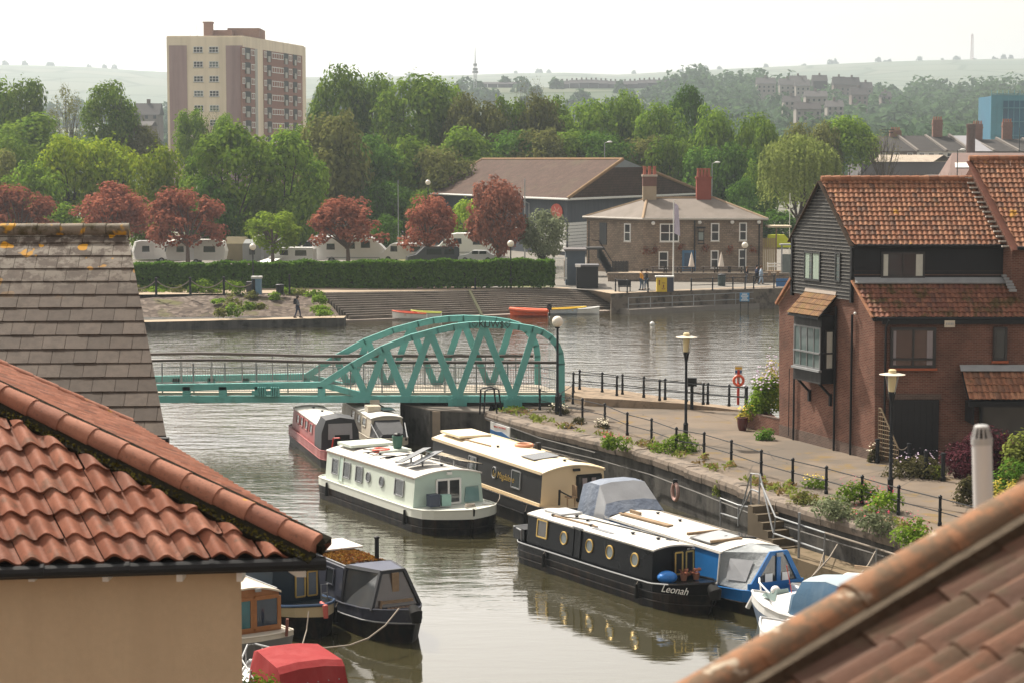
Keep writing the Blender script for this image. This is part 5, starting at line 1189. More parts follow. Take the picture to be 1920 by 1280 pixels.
# dinghies
def dinghy(name, label, p, rz, L, B, h, out, inn_, rim, thwarts=2, motor=False, tubes=False):
    r = thing(name, label, 'boat')
    def sec(t, s, zf): # t 0 stern..1 bow
        w = B/2*(.82+.3*t-.05 if t < .4 else (1-((t-.4)/.6)**2.2)); x = -L/2+L*t
        return w, x
    ts = [0, .12, .25, .4, .55, .7, .82, .92, 1.0]
    o = MB(); rings = []
    for t in ts:
        w, x = sec(t, 1, 0); w = max(w, .015); z = h*(1+.35*t*t)
        rings.append([V((x, -w, z)), V((x-.02, -w*.8, h*.3)), V((x-.04, -w*.4, -.05)), V((x-.04, w*.4, -.05)), V((x-.02, w*.8, h*.3)), V((x, w, z))])
    o.loft(rings, closed=False); b0 = [V(q) for q in rings[0]]; o.poly(b0); o.build('hull', out, r, fix=True)
    i_ = MB(); ir = []
    for t in ts[:-1]:
        w, x = sec(t, 1, 0); w = max(w-.05, .01); z = h*(1+.35*t*t)
        ir.append([V((x+.04, -w, z-.01)), V((x+.04, -w*.75, h*.4)), V((x+.04, w*.75, h*.4)), V((x+.04, w, z-.01))])
    i_.loft(ir, closed=False); i_.poly([V(q) for q in ir[0]]); i_.build('inside', inn_, r)
    g = MB()
    for s in (-1, 1): g.tube([V((sec(t, 1, 0)[1], s*max(sec(t, 1, 0)[0], .02), h*(1+.35*t*t)+.01)) for t in ts], .17 if tubes else .06, 8)
    if tubes: g.tube([V((-L/2, -B*.38, h)), V((-L/2, B*.38, h))], .17, 8)
    g.build('gunwale', rim, r, smooth=True)
    for k in range(thwarts):
        t = .28+.3*k; w, x = sec(t, 1, 0); MB().box((x, 0, h*.8), (.28, 2*w-.12, .05)).build('thwart', rim if not tubes else M_grey, r)
    if motor:
        m_ = MB(); m_.loft([[V((-L/2-.2+x*.2, y*.2, h+.1)) for x, y in ((-1, -1), (1, -1), (1, 1), (-1, 1))], [V((-L/2-.2+x*.24, y*.22, h+.45)) for x, y in ((-1, -1), (1, -1), (1, 1), (-1, 1))], [V((-L/2-.2+x*.15, y*.15, h+.68)) for x, y in ((-1, -1), (1, -1), (1, 1), (-1, 1))]]); m_.box((-L/2-.22, 0, h-.15), (.14, .12, .7)); m_.build('outboard_motor', M_black, r)
    r.location = p; r.rotation_euler = (0, 0, rz)
    return r
dinghy('dinghy', 'small white rowing dinghy with red inside by the far steps', W(768, 600, 0), pi*.97, 3.3, 1.5, .62, M_white, mat('red_inside', (.6, .09, .03), .6), mat('red_inside', (.6, .09, .03), .6))
dinghy('dinghy', 'small white rowing dinghy with yellow green inside by the far steps', W(799, 598.5, 0), pi*.98, 2.9, 1.4, .6, M_white, mat('yellow_green_inside', (.45, .5, .08), .6), mat('yellow_green_inside', (.45, .5, .08), .6))
dinghy('inflatable_boat', 'orange inflatable boat with black outboard motor by the far steps', W(991, 594, 0), pi*.98, 3.6, 1.7, .55, M_orange, M_orange, mat('orange_tube', (.72, .12, .04), .45), 1, True, True)
dinghy('dinghy', 'white dinghy with bright yellow inside and a mast lying in it', W(1065, 590, 0), .12, 3.6, 1.5, .55, mat('pale_blue_white_hull', (.55, .62, .68), .4), mat('yellow_inside', (.72, .48, .03), .6), mat('yellow_inside', (.72, .48, .03), .6))
dinghy('dinghy', 'small all white dinghy tied beside the yellow lined dinghy', W(1103, 590, 0), .1, 2.2, 1.25, .55, M_white, mat('dull_white_inside', (.5, .5, .48), .6), M_white)
p = W(1223, 610, 0); by = thing('mooring_buoy', 'single white buoy floating in the open harbour', 'buoy', p); MB().ball(off(p, 0, .12), .22, 12, 8).build('float', M_white, by, smooth=True); MB().tube([off(p, 0, .3), off(p, 0, .42)], .04, 6).build('eye', M_grey, by)
# near quay
QE = [W(752, 757, 1.95), W(808, 769, 1.95), W(911, 774, 1.95), W(960, 790, 1.95), W(1020, 806, 1.95), W(1124, 829, 1.95), W(1228, 857, 1.95), W(1320, 890, 1.95), W(1459, 942, 1.95), W(1588, 980, 1.95), W(1692, 1009, 1.95), W(1800, 1050, 1.95), W(1990, 1120, 1.95), W(2300, 1240, 1.95)]
BE = [W(752, 750, 1.95), W(1050, 742, 1.95), W(1088, 742, 1.95), W(1160, 748, 1.95), W(1240, 756, 1.95), W(1330, 765, 1.95), W(1400, 768, 1.95), V((13.2, 102, 1.95)), V((14.5, 104.5, 1.95)), V((30, 106, 1.95)), V((70, 106, 1.95)), V((70, 58, 1.95)), V((24, 50, 1.95))]
def quaymat():
    m, t, p, out = newmat('quay_path')
    tc = nd(t, 'ShaderNodeTexCoord').outputs['Object']
    c = mixc(t, noise(t, tc, .5, 6, .6), (.115, .09, .07), (.21, .17, .132))
    c = mixc(t, ramp(t, noise(t, tc, .22, 4), [(.45, 0), (.53, .7)]), c, (.115, .10, .085))
    c = mixc(t, ramp(t, noise(t, tc, .6, 6, .7), [(.57, 0), (.65, .65)]), c, (.19, .125, .04))
    c = mixc(t, ramp(t, noise(t, tc, 9, 4, .7), [(.62, 0), (.7, .5)]), c, (.09, .08, .07))
    vd = nd(t, 'ShaderNodeTexVoronoi', Scale=.28, feature='DISTANCE_TO_EDGE'); t.links.new(tc, vd.inputs['Vector'])
    c = mixc(t, ramp(t, vd.outputs[0], [(.004, .55), (.014, 0)]), c, (.06, .055, .05))
    t.links.new(c, p.inputs['Base Color']); p.inputs['Specular IOR Level'].default_value = .1; p.inputs['Roughness'].default_value = .92; bump(t, p, noise(t, tc, 18, 5, .7), .4, .02); return m
gr = MB(); gr.poly([off(p, 0, .05) for p in QE[2:]]+[off(p, 0, .05) for p in BE[::-1][:-1]]); tag(gr.build('quay_path', quaymat(), fix=False), kind='structure')
q = thing('quay_wall', 'dark stone quay wall with rounded coping along the moorings', 'wall', QE[6])
b = MB(); full = QE+BE[::-1]
for i in range(len(full)):
    a, c = full[i], full[(i+1) % len(full)]; b.poly([off(a, 0, -3.2), off(c, 0, -3.2), c, a])
b.build('wall_face', M_conc, q)
cm = MB()
for i in range(2, len(QE)-1):
    a, c = QE[i], QE[i+1]; d = (c-a).normalized(); n = V((-d.y, d.x, 0)); L = (c-a).length; k = max(1, int(L/1.5))
    for j in range(k):
        p0, p1 = a.lerp(c, j/k), a.lerp(c, (j+.99)/k); jit = rnd.uniform(-.02, .02)
        prof = [(-.10, -.34), (-.13, -.1), (-.08, .05), (.04, .11), (.55, .12), (.6, .04), (.6, -.34)]
        cm.loft([[pp+n*(u+jit)+V((0, 0, z+jit)) for u, z in prof] for pp in (p0, p1)])
cm.build('coping', mat('quay_coping', (.20, .165, .135), .9, .3, 1.2, grime=((.06, .055, .05), 2.2, .5, .75), bmp=.6, bsc=7), q)
rb = MB(); pts = [off(p, 0, -.75) for p in QE[3:11]]; dd = [V((-.2, -.22, 0)) for p in pts]; rb.tube([p+d for p, d in zip(pts, dd)], .035, 6); rb.build('rubbing_pipe', mat('dull_pipe', (.13, .125, .12), .7), q)
# lower ledge
l0 = [p+V((-.1, -.12, 0)) for p in (QE[8], QE[9], QE[10], QE[11], QE[12])]
lw = [V((-.75, -.9, 0))]*5
b = MB(); top = [V((p.x, p.y, .55)) for p in l0]; ot = [V((p.x-1.0, p.y-1.1, .55)) for p in l0]
for i in range(4): b.prism([ot[i], ot[i+1], top[i+1], top[i]], (0, 0, -1.4))
tag(b.build('quay_ledge', mat('mossy_ledge', (.17, .13, .085), .9, .3, .9, grime=((.07, .06, .03), 1.3, .5, .7))), 'narrow mossy concrete ledge at the foot of the quay wall', 'ledge')
# bridge bearing pier
p = thing('bridge_pier', 'square concrete pier carrying the swinging end of the footbridge', 'pier', QE[1])
b = MB(); pc = [QE[0]+V((-.05, 0, 0)), QE[1]+V((-.05, -.15, 0)), QE[2]+V((.1, -.15, 0)), V((QE[2].x+.3, 111.5, 1.95)), V((QE[0].x, 113.5, 1.95))]
b.prism([off(q_, 0, -3) for q_ in pc], (0, 0, 3.0)); b.build('block', M_conc, p)
b = MB(); b.prism([off(q_, 0, .004)+(q_-QE[1])*.0+V((0, 0, 0)) for q_ in pc], (0, 0, .06)); b.build('capping', mat('pier_cap', (.17, .15, .13), .9, .3, .8), p)
b = MB(); b.box(QE[1]+V((.3, -.28, -.75)), (.42, .3, 1.5)); b.build('corner_post', mat('pale_concrete_post', (.33, .27, .21), .9), p)
MB().lathe([(1.5, 0), (1.5, .25), (1.1, .3), (1.1, .5)], (QE[1].x+.6, 110.6, 2.02), 24).build('turntable_ring', M_black, p)
# footbridge
M_teal = mat('teal_paint', (.135, .40, .37), .6, .18, .8, grime=((.06, .15, .12), 1.6, .55, .5), streak=((.14, .27, .23), 3, .35), spec=.25)
M_deck = mat('pale_deck', (.46, .40, .33), .8, .12, 1)
M_hand = mat('dark_handrail', (.05, .035, .028), .5)
br = thing('footbridge', 'teal painted steel footbridge with two arched trusses crossing the dock entrance', 'footbridge', (-4, 110.5, 2.0))
YN = 108.8; DX, DY = -1.25, 4.2
def BP(px, py, k=0): q = D(px, py, YN); return q+V((DX*k, DY*k, 0))
arc = [(603, 716), (660, 680), (716, 649), (771, 627.5), (820, 614.5), (850, 608), (880, 604.5), (908, 603.5), (940, 604.5), (972, 607.5), (998, 611.5), (1016, 617), (1032, 627), (1044, 641), (1050.5, 656), (1053, 676), (1053, 752)]
bot = {0: (687, 744), 1: (761.5, 746), 2: (858, 748), 3: (961.5, 747)}
topn = [(661, 685), (722.5, 653), (807, 624), (907, 611), (1003, 617)]
for k, nm in ((0, 'near_truss'), (1, 'far_truss')):
    m = MB(); w, t_ = .36, .34
    pa = [BP(x, y+5, k) for x, y in arc]
    for i in range(len(pa)-1): m.beam(pa[i], pa[i+1]+(pa[i+1]-pa[i]).normalized()*.06, t_, .34, (0, 0, 1) if i < 13 else (-1, 0, 0))
    m.build('arch', M_teal, br)
    m = MB(); m.beam(BP(180, 748, k), BP(1054, 747, k), .32, .36); m.beam(BP(180, 728, k), BP(606, 721, k), .30, .34)
    for x in (218, 283, 350, 418, 485, 603): m.beam(BP(x, 747, k), BP(x, 724, k), .3, .4, (1, 0, 0))
    m.beam(BP(606, 721, k), BP(687, 742, k), .28, .3); m.build('bottom_chord', M_teal, br)
    seq = [topn[0], bot[0], topn[1], bot[1], topn[2], bot[2], topn[3], bot[3], topn[4]]
    for i in range(len(seq)-1):
        d = MB(); a, c = BP(*seq[i], k), BP(*seq[i+1], k); d.beam(a, c, .26-.01*(i % 2), .36, (1, 0, 0) if abs((c-a).normalized().z) > .9 else (0, 0, 1)); d.build('diagonal', M_teal, br)
    for x in (858, 961.5):
        m = MB(); q_ = BP(x, 756, k); m.box((q_.x, q_.y, q_.z), (1.0, .55, .5)); m.box((q_.x, q_.y, q_.z-.38), (1.45, .75, .26))
        for j in (-1, 0, 1): m.box((q_.x+j*.3, q_.y-.3, q_.z+.05), (.06, .12, .6))
        m.build('foot', M_teal, br)
z_d = BP(700, 741).z
b = MB(); a0, a1 = BP(180, 741), BP(1056, 741); b.prism([a0+V((0, .25, 0)), a1+V((.0, .25, 0)), a1+V((DX, DY-.25, 0)), a0+V((DX, DY-.25, 0))], (0, 0, .14)); b.build('deck', M_deck, br)
for k in (0, 1):
    s = .30 if k == 0 else -.35
    P = lambda px, dz: V((BP(px, 741, k).x, BP(px, 741, k).y+s, z_d+.14+dz))
    rp = MB(); xs_ = list(range(185, 1046, 43))
    for i in range(len(xs_)): pass
    top = [P(x, 1.62+.14*sin(pi*(x-185)/420 if x < 605 else pi)-.0) for x in xs_]
    rp.tube(top, .085, 8); rp.build('handrail', M_hand, br)
    g = MB()
    for zz in (.08, 1.35): g.tube([P(185, zz), P(1045, zz)], .028, 5)
    x = 185.0
    nn = int((P(1045, 0)-P(185, 0)).length/.14)
    for i in range(nn+1):
        p_ = P(185, 0).lerp(P(1045, 0), i/nn); g.box((p_.x, p_.y, p_.z+.70), (.016, .016, 1.28))
    for i in range(int((P(1045, 0)-P(185, 0)).length/1.7)+1):
        p_ = P(185, 0)+V((1.7*i, 0, 0)); g.box((p_.x, p_.y, p_.z+.8), (.07, .05, 1.6))
    g.build('baluster_panel', M_steel, br)
h = MB()
for x0 in (486, 511):
    for i in range(4): q_ = BP(x0+i*4.2, 732); h.box((q_.x, q_.y-.3, q_.z), (.07, .5, .5))
q_ = BP(498, 746); h.box((q_.x, q_.y-.2, q_.z+.3), (1.4, .35, .2)); h.build('lock_hinge', M_teal, br)
gx = BP(921, 609.5); text('KUWS', 'graffiti', M_text_black, br, gx+V((0, -.19, .03)), BP(945, 611)-BP(897, 609.5), (0, 0, 1), .50, 0, .006, stretch=.95)
hm_ = MB()
for sx in (-.88, .88):
    c_ = gx+V((sx, -.2, .04)); pts = [c_+V((.15*sin(t)**3, 0, .011*(13*cos(t)-5*cos(2*t)-2*cos(3*t)-cos(4*t)))) for t in [2*pi*i/22 for i in range(23)]]
    hm_.tube(pts, .018, 5)
hm_.build('graffiti_heart', M_text_black, br)
# boarding frame beside the pier
ld = thing('boarding_ladder_hoops', 'black tubular ladder hoops on the quay edge beside the bridge foot', 'ladder', W(915, 775, 1.98))
for (xa, xb, yb, yt) in ((899.5, 925, 775, 727), (907.5, 934, 772, 730)):
    b = MB(); A_, B__ = W(xa, yb+1, 2.0), W(xb+7, yb+2, 2.0); A2, B2_ = D(xa+2, yt+2, A_.y), D(xb+1, yt, B__.y)
    b.tube([A_, A2, A2+V((.15, 0, .08)), B2_+V((-.15, 0, .05)), B2_, B__], .045, 7); m1 = A_.lerp(A2, .45); m2 = B__.lerp(B2_, .45); b.tube([m1, m2], .035, 6); b.build('hoop', M_iron, ld, smooth=True)
# railings on the quay
rp = [(1044, 769), (1051, 779), (1092, 787), (1134, 797), (1176, 815.5), (1221.5, 828), (1268, 846), (1320, 856), (1371, 872), (1427, 892), (1486, 909), (1549, 925), (1616, 944), (1684.5, 964.5), (1762, 985), (1850, 1010), (1950, 1040)]
rl = [W(x, y, 2.0) for x, y in rp]
rail('quay_railing', 'long black post and rail railing along the near quay path', rl[1:], 1.08, .06, (.52, 1.02), rr=.022)
rail('quay_railing', 'short black railing at the bridge end beside the globe lamp', [W(1012, 768, 2.0), W(1051, 777, 2.0)+V((-.1, .3, 0)), W(1074, 757, 2.0)], 1.08, .06, (.52, 1.02), rr=.022)
pz = 2.38
rail('parapet_railing', 'black railing along the inner edge of the stone parapet', [W(x, y, pz) for x, y in ((1012, 724), (1075, 736), (1156.5, 742.5), (1236.7, 750.6), (1318.5, 758), (1400, 765))], 1.1, .065, (.55, 1.05), rr=.024)
rail('parapet_railing', 'black railing along the harbour edge of the stone parapet', [W(x, y, pz) for x, y in ((1086.7, 731), (1129, 736), (1167, 740), (1207, 744.5), (1247, 749), (1287, 753), (1327, 757.5), (1367, 761), (1398, 763))], 1.1, .065, (.55, 1.05), rr=.024)
pw = thing('stone_parapet', 'low sandy stone parapet along the harbour side of the quay', 'wall', W(1200, 755, 2))
ip = [W(1052, 748, 2.0), W(1097, 760, 2.0), W(1180, 764, 2.0), W(1278, 766.5, 2.0), W(1340, 769, 2.0), W(1400, 773, 2.0)]
opp = [W(1052, 736, 2.0), W(1090, 738, 2.0), W(1167, 745, 2.0), W(1247, 754, 2.0), W(1327, 762, 2.0), W(1400, 766, 2.0)]
b = MB()
for i in range(5):
    h0 = .42 if i < 3 else .42-.12*(i-2); h1 = .42 if i < 2 else .42-.12*(i-1)
    b.mesh([ip[i], ip[i+1], opp[i+1], opp[i], off(ip[i], .06, h0), off(ip[i+1], .06, h1), off(opp[i+1], 0, h1), off(opp[i], 0, h0)], [(0, 1, 5, 4), (4, 5, 6, 7), (2, 3, 7, 6), (0, 4, 7, 3), (1, 2, 6, 5)])
b.build('stonework', mat('sandy_parapet', (.26, .20, .145), .9, .3, 1.5, grime=((.09, .075, .055), 1.8, .5, .7), bmp=.5, bsc=6), pw)
globe_lamp(1045, 776, 592, 2.0, 'globe lamp on a black post beside the footbridge end', .29)
def hat_lamp(px, pyb, pyt, label):
    p = W(px, pyb, 2.0); zt = zy(pyt, p.y); H_ = zt-2.0; r = thing('hat_lamp', label, 'lamp', p, 0, 'black quay lamps with disc hats')
    MB().lathe([(.135, 0), (.135, .12), (.115, .14), (.115, .82), (.13, .86), (.07, .95), (.06, H_-1.35), (.075, H_-1.3), (.13, H_-1.0), (.16, H_-.92), (.15, H_-.88)], p, 12).build('post', M_iron, r, smooth=True)
    MB().lathe([(.135, H_-.88), (.16, H_-.55), (.165, H_-.22), (.155, H_-.18)], p, 16).build('lantern_glass', mat('amber_cream_glass', (.66, .55, .32), .25, .1, 2), r, smooth=True)
    MB().lathe([(.50, H_-.22), (.51, H_-.205), (.30, H_-.165), (.17, H_-.15)], p, 24).build('disc_hat', mat('cream_disc', (.55, .50, .42), .5), r, smooth=True)
    MB().lathe([(.155, H_-.15), (.15, H_-.03), (.10, H_)], p, 14).build('cap', MATS['amber_cream_glass'], r, smooth=True)
    b = MB()
    for a in (.5, 2.1, 3.6, 5.2): b.tube([p+V((.15*cos(a), .15*sin(a), H_-.95)), p+V((.33*cos(a), .33*sin(a), H_-.23))], .014, 5)
    b.build('stay', M_galv, r)
hat_lamp(1285.5, 828, 624, 'black lamp with disc hat standing in the middle of the quay path'); hat_lamp(1669, 938, 692, 'black lamp with disc hat in front of the dark garage door')
# small things on the quay
p = W(1297, 766, 2.05); bx = thing('control_box', 'small black control box on a post beside the quay lamp', 'box', p); MB().box(off(p, 0, .62), (.16, .16, 1.25)).build('post', M_iron, bx); MB().box(off(p, -.05, 1.45), (.48, .3, .45)).build('box', M_black, bx)
p = W(1384, 758, 2.05); lf = thing('lifebuoy_stand', 'red post with orange lifebuoy ring and notice by the planter', 'lifebuoy', p)
MB().box(off(p, 0, .95), (.13, .1, 1.9)).build('post', M_red, lf)
zc = zy(713, p.y); b = MB(); pts = [V((p.x+.26*cos(a), p.y-.12, zc+.26*sin(a))) for a in [2*pi*i/24 for i in range(25)]]; b.tube(pts, .075, 8, cap=False); b.build('lifebuoy', mat('lifebuoy_orange', (.72, .12, .05), .5), lf, smooth=True)
b = MB(); b.box((p.x, p.y, zy(693, p.y)), (.42, .04, .5)); nb = b.build('notice', M_white, lf); b = MB(); b.box((p.x, p.y-.024, zy(690, p.y)), (.36, .01, .12)); b.build('notice_band', mat('notice_yellow', (.7, .45, .05), .5), nb); b = MB(); b.box((p.x, p.y-.024, zy(697, p.y)), (.36, .01, .16)); b.build('notice_blue_band', M_blue, nb)
b = MB(); b.tube([V((p.x-.05, p.y-.2, zc+.2)), V((p.x+.02, p.y-.22, zc-.1)), V((p.x+.06, p.y-.2, zc-.2))], .03, 5); b.build('coiled_line', M_rope, lf)
# ground plants along the coping
M_pinkf = mat('pink_flower', (.36, .11, .14), .8); M_redf = mat('crimson_flower', (.42, .05, .09), .8); M_yelf = mat('yellow_flower', (.75, .55, .02), .7); M_lilac = mat('lilac_flower', (.45, .36, .46), .8); M_cream_f = mat('cream_flower', (.6, .55, .42), .8)
LEAF['dry'] = leafmat('dry_grass', (.16, .11, .05), (.24, .16, .07), (.30, .22, .10)); LEAF['lime'] = leafmat('lime_grass', (.13, .17, .03), (.20, .25, .05), (.28, .31, .08)); LEAF['plum'] = leafmat('plum_leaves', (.035, .012, .018), (.075, .022, .032), (.12, .04, .05), .3); LEAF['gold'] = leafmat('golden_leaves', (.22, .20, .04), (.36, .32, .06), (.5, .42, .08)); LEAF['dim'] = leafmat('dim_olive_leaves', (.035, .035, .018), (.06, .06, .028), (.095, .085, .04))
for k, (px, py, w, h, n, sz, lf_, fl, lab) in enumerate((
    (1152, 842, 1.5, 1.0, 420, .13, 'mid', (M_redf, 40, .09), 'leafy valerian with red tips at the coping, nearest the cream boat'),
    (1270, 846, 2.3, 1.0, 700, .13, 'mid', None, 'rounded dark green plant at the foot of the middle quay lamp'),
    (1506, 946, 1.2, .85, 300, .12, 'olive', None, 'dull green weed clump left of the yellow flowers'),
    (1526, 915, 1.1, .65, 260, .11, 'mid', (M_yelf, 45, .09), 'clump of bright yellow flowers beside a railing post'),
    (1564, 972, 1.8, 1.15, 620, .12, 'sage', None, 'pale green valerian bush left of two others by the coping'),
    (1607, 943, 1.7, 1.2, 620, .12, 'mid', (M_pinkf, 50, .08), 'green bush with faded pink heads around a railing post'),
    (1634, 996, 1.7, 1.15, 600, .12, 'sage', (M_redf, 30, .10), 'pale green valerian bush with a few crimson heads'),
    (1660, 958, 1.5, 1.1, 480, .12, 'mid', (M_redf, 32, .08), 'valerian with crimson heads at the foot of the lamp by the garage'),
    (1725, 1022, 1.9, 1.2, 640, .12, 'mid', (M_pinkf, 70, .08), 'green bush topped with pink flower spikes near the roof edge'),
    (1130, 802, .85, .5, 200, .10, 'dim', (M_cream_f, 90, .10), 'small mound of dead white flowers on the quay path'),
    (1085, 794, .8, .5, 160, .10, 'dim', None, 'small brown green weed by a railing post'),
    (1050, 775, 1.3, .6, 220, .12, 'dim', (M_cream_f, 60, .15), 'straggling weed with white top at the globe lamp foot'),
    (1480, 908, .5, .35, 90, .09, 'lime', None, 'small bright weed at the foot of a railing post by the yellow flowers'),
    (1371, 874, .5, .4, 90, .09, 'lime', None, 'small bright weed at a railing post above the blue tarp'),
    (1320, 860, .5, .4, 90, .09, 'lime', None, 'small bright weed at a railing post right of the middle lamp'))):
    shrub('quay_shrub', lab, W(px, py, 1.99), w, h, n, sz, lf_, 300+k, flowers=fl)
rs = np.random.RandomState(8); P, N = [], []; P2, N2 = [], []
for i in range(2, 12):
    a, c = np.array(QE[i]), np.array(QE[i+1]); d = c-a; L = np.linalg.norm(d); nrm = np.array([-d[1], d[0], 0])/L
    for j in range(int(L*6)):
        u = rs.rand(); dens = .5+.5*sin(a[0]*1.3+u*6); 
        if rs.rand() > dens: continue
        base = a+d*u+nrm*(.62+abs(rs.normal())*.45); k = 9; pp = base+rs.normal(size=(k, 3))*np.array([.16, .16, .02])+np.array([0, 0, .16]); pp[:, 2] += rs.rand(k)*.16
        (P if rs.rand() < .62 else P2).append(pp); (N if len(P) > len(P2) else N2).append(rs.normal(size=(k, 3))+np.array([0, -1, .4]))
for nm, PP, lf_ in (('coping_grass', P, 'lime'), ('dry_coping_weeds', P2, 'dry')):
    PP = np.concatenate(PP); tag(quads(nm, PP, rs.normal(size=PP.shape)+np.array([0, -.8, .5]), .13, LEAF[lf_], None, rs, 2.0), kind='stuff')
# weeds on pier
shrub('pier_weeds', 'green weeds growing beside the boarding hoops at the bridge foot', W(962, 772, 2.0), 1.7, .5, 160, .12, 'mid', 401)
shrub('wall_weeds', 'green weeds growing at the wall foot under the mooring notice', W(945, 838, .6), 3.0, .9, 380, .14, 'mid', 402)
shrub('hanging_weed', 'small weed hanging from the quay wall near the pink lifebuoy', W(1344, 930, 1.3), .35, .8, 90, .1, 'lime', 403)
sg = thing('mooring_notice', 'white notice with red line and blue wave on the quay wall', 'sign', W(940, 806, 1.1)); a = D(921, 799, 101.5); bq = D(957, 809, 100.0); dn = (bq-a); dn.z = 0; nn = dn.cross(V((0, 0, 1))).normalized()
b = MB(); z1, z0 = a.z+.25, a.z-.45; c0, c1 = V((a.x, a.y, z0)), V((bq.x, bq.y, z0-.12)); b.prism([c0, c1, off(c1, 0, .72), off(c0, 0, .72)], nn*.05); b.build('board', M_white, sg)
b = MB(); b.prism([c0+nn*.055+V((0, 0, .02)), c1+nn*.055+V((0, 0, .02)), c1+nn*.055+V((0, 0, .22)), c0.lerp(c1, .6)+nn*.055+V((0, 0, .38)), c0.lerp(c1, .3)+nn*.055+V((0, 0, .30)), c0+nn*.055+V((0, 0, .34))], nn*.01); b.build('blue_wave', M_blue, sg)
text('PRIVATE MOORINGS', 'notice_lettering', M_red, sg, c0.lerp(c1, .5)+nn*.062+V((0, 0, .56)), dn, (0, 0, 1), .12, 0, .004)
b = MB(); b.tube([a+V((-.3, .1, .42)), QE[4]+V((-.25, -.2, -.35)), QE[5]+V((-.2, -.2, -.45))], .035, 6); tag(b.build('wall_pipe', MATS['dull_pipe']), 'pale pipe running along the quay wall above the mooring notice', 'pipe')
p = W(1082, 838, 1.0)+V((-.5, -.4, 0)); bg_ = thing('rubbish_sack', 'black plastic sack lashed over the quay edge beside the cream boat', 'sack', p)
rs_ = random.Random(4); MB().loft([[p+V((cos(a)*r_*(1+.15*sin(3*a+z)), sin(a)*r_*.6, z)) for a in [2*pi*i/14 for i in range(14)]] for r_, z in ((.3, -.2), (.55, .0), (.6, .35), (.5, .75), (.3, 1.05), (.08, 1.2))]).build('plastic', mat('black_plastic', (.02, .022, .025), .25, .4, 6, bmp=.6, bsc=5), bg_, smooth=True)
p = D(1266, 921, 86.9); lb = thing('lifebuoy', 'faded pink lifebuoy hanging on the quay wall behind the blue boat', 'lifebuoy', p); dd = (QE[7]-QE[6]).normalized(); b = MB(); b.tube([p+dd*(.3*cos(a))+V((0, 0, .36*sin(a))) for a in [2*pi*i/22 for i in range(23)]], .08, 8, cap=False); b.build('ring', mat('faded_pink', (.42, .27, .24), .7), lb, smooth=True); MB().box(p+V((0, 0, .45)), (.2, .15, .2)).build('hook', M_iron, lb)
# quay stairs and galvanised handrails
sr = thing('quay_stairs', 'dark steps cut down the quay wall between galvanised handrails', 'stairs', W(1450, 985, 1.4)); b = MB()
a = V(QE[8])+V((-.35, .1, 0)); d = (QE[9]-QE[8]).normalized(); n = V((d.y, -d.x, 0))
for k in range(6): q_ = a+d*(.1+.38*k)+n*.45; b.prism([q_-d*.19-n*.5+V((0, 0, -1.5)), q_+d*.19-n*.5+V((0, 0, -1.5)), q_+d*.19+n*.45+V((0, 0, -1.5)), q_-d*.19+n*.45+V((0, 0, -1.5))], (0, 0, 1.45-.26*k))
b.build('treads', mat('wet_step', (.13, .105, .075), .85, .35, 1.5), sr)
hr = thing('handrail_frame', 'galvanised handrails around the quay steps', 'railing', W(1425, 960, 1))
def tb(pts, m=M_galv, r_=.035, nm='rail'): MB().tube(pts, r_, 7).build(nm, m, hr)
Yr = 77.6
def H(px, py, y=Yr): return D(px, py, y)
tb([H(1351, 985, 81), H(1351, 933, 81), H(1385, 946, 80), H(1384, 985, 80)]); tb([H(1351, 961, 81), H(1385, 972, 80)]); tb([H(1385, 972, 80), H(1408, 887, 79), H(1408, 968, 79)]); tb([H(1408, 887, 79), H(1425, 888, 78.4), H(1422, 968, 78.4)]); tb([H(1408, 916, 79), H(1424, 922, 78.4)]); tb([H(1385, 946, 80), H(1408, 950, 79)]); tb([H(1385, 968, 80), H(1407, 919, 79)])
tb([H(1425, 888, 78.4), H(1450, 998, 76.6)]); tb([H(1427, 905, 78.0), H(1454, 968, 76.2)]); tb([H(1450, 1008, 76.2), H(1454, 968, 76.2), H(1547, 998, 73.0), H(1544, 1066, 73.0)]); tb([H(1451, 999, 76.2), H(1545, 1032, 73.0)]); tb([H(1497, 1062, 74.5), H(1499, 960, 74.5)], r_=.05, nm='post'); tb([H(1547, 998, 73.0), H(1645, 1028, 71.2), H(1720, 1052, 69)], M_rope, .04, 'rope_rail')
tb([H(1643, 1065, 71), H(1643, 1028, 71)], nm='post')
for pts, la in (([H(1525, 1078, 69.5), H(1555, 1045, 71), H(1570, 1020, 72.5)], 'pale mooring rope from the small cruiser to the wall, left one'), ([H(1605, 1085, 67), H(1628, 1058, 69.5), H(1642, 1032, 71)], 'pale mooring rope near the roof edge, right one')):
    tag(MB().tube(pts, .03, 6).build('mooring_rope', M_rope), la, 'rope')
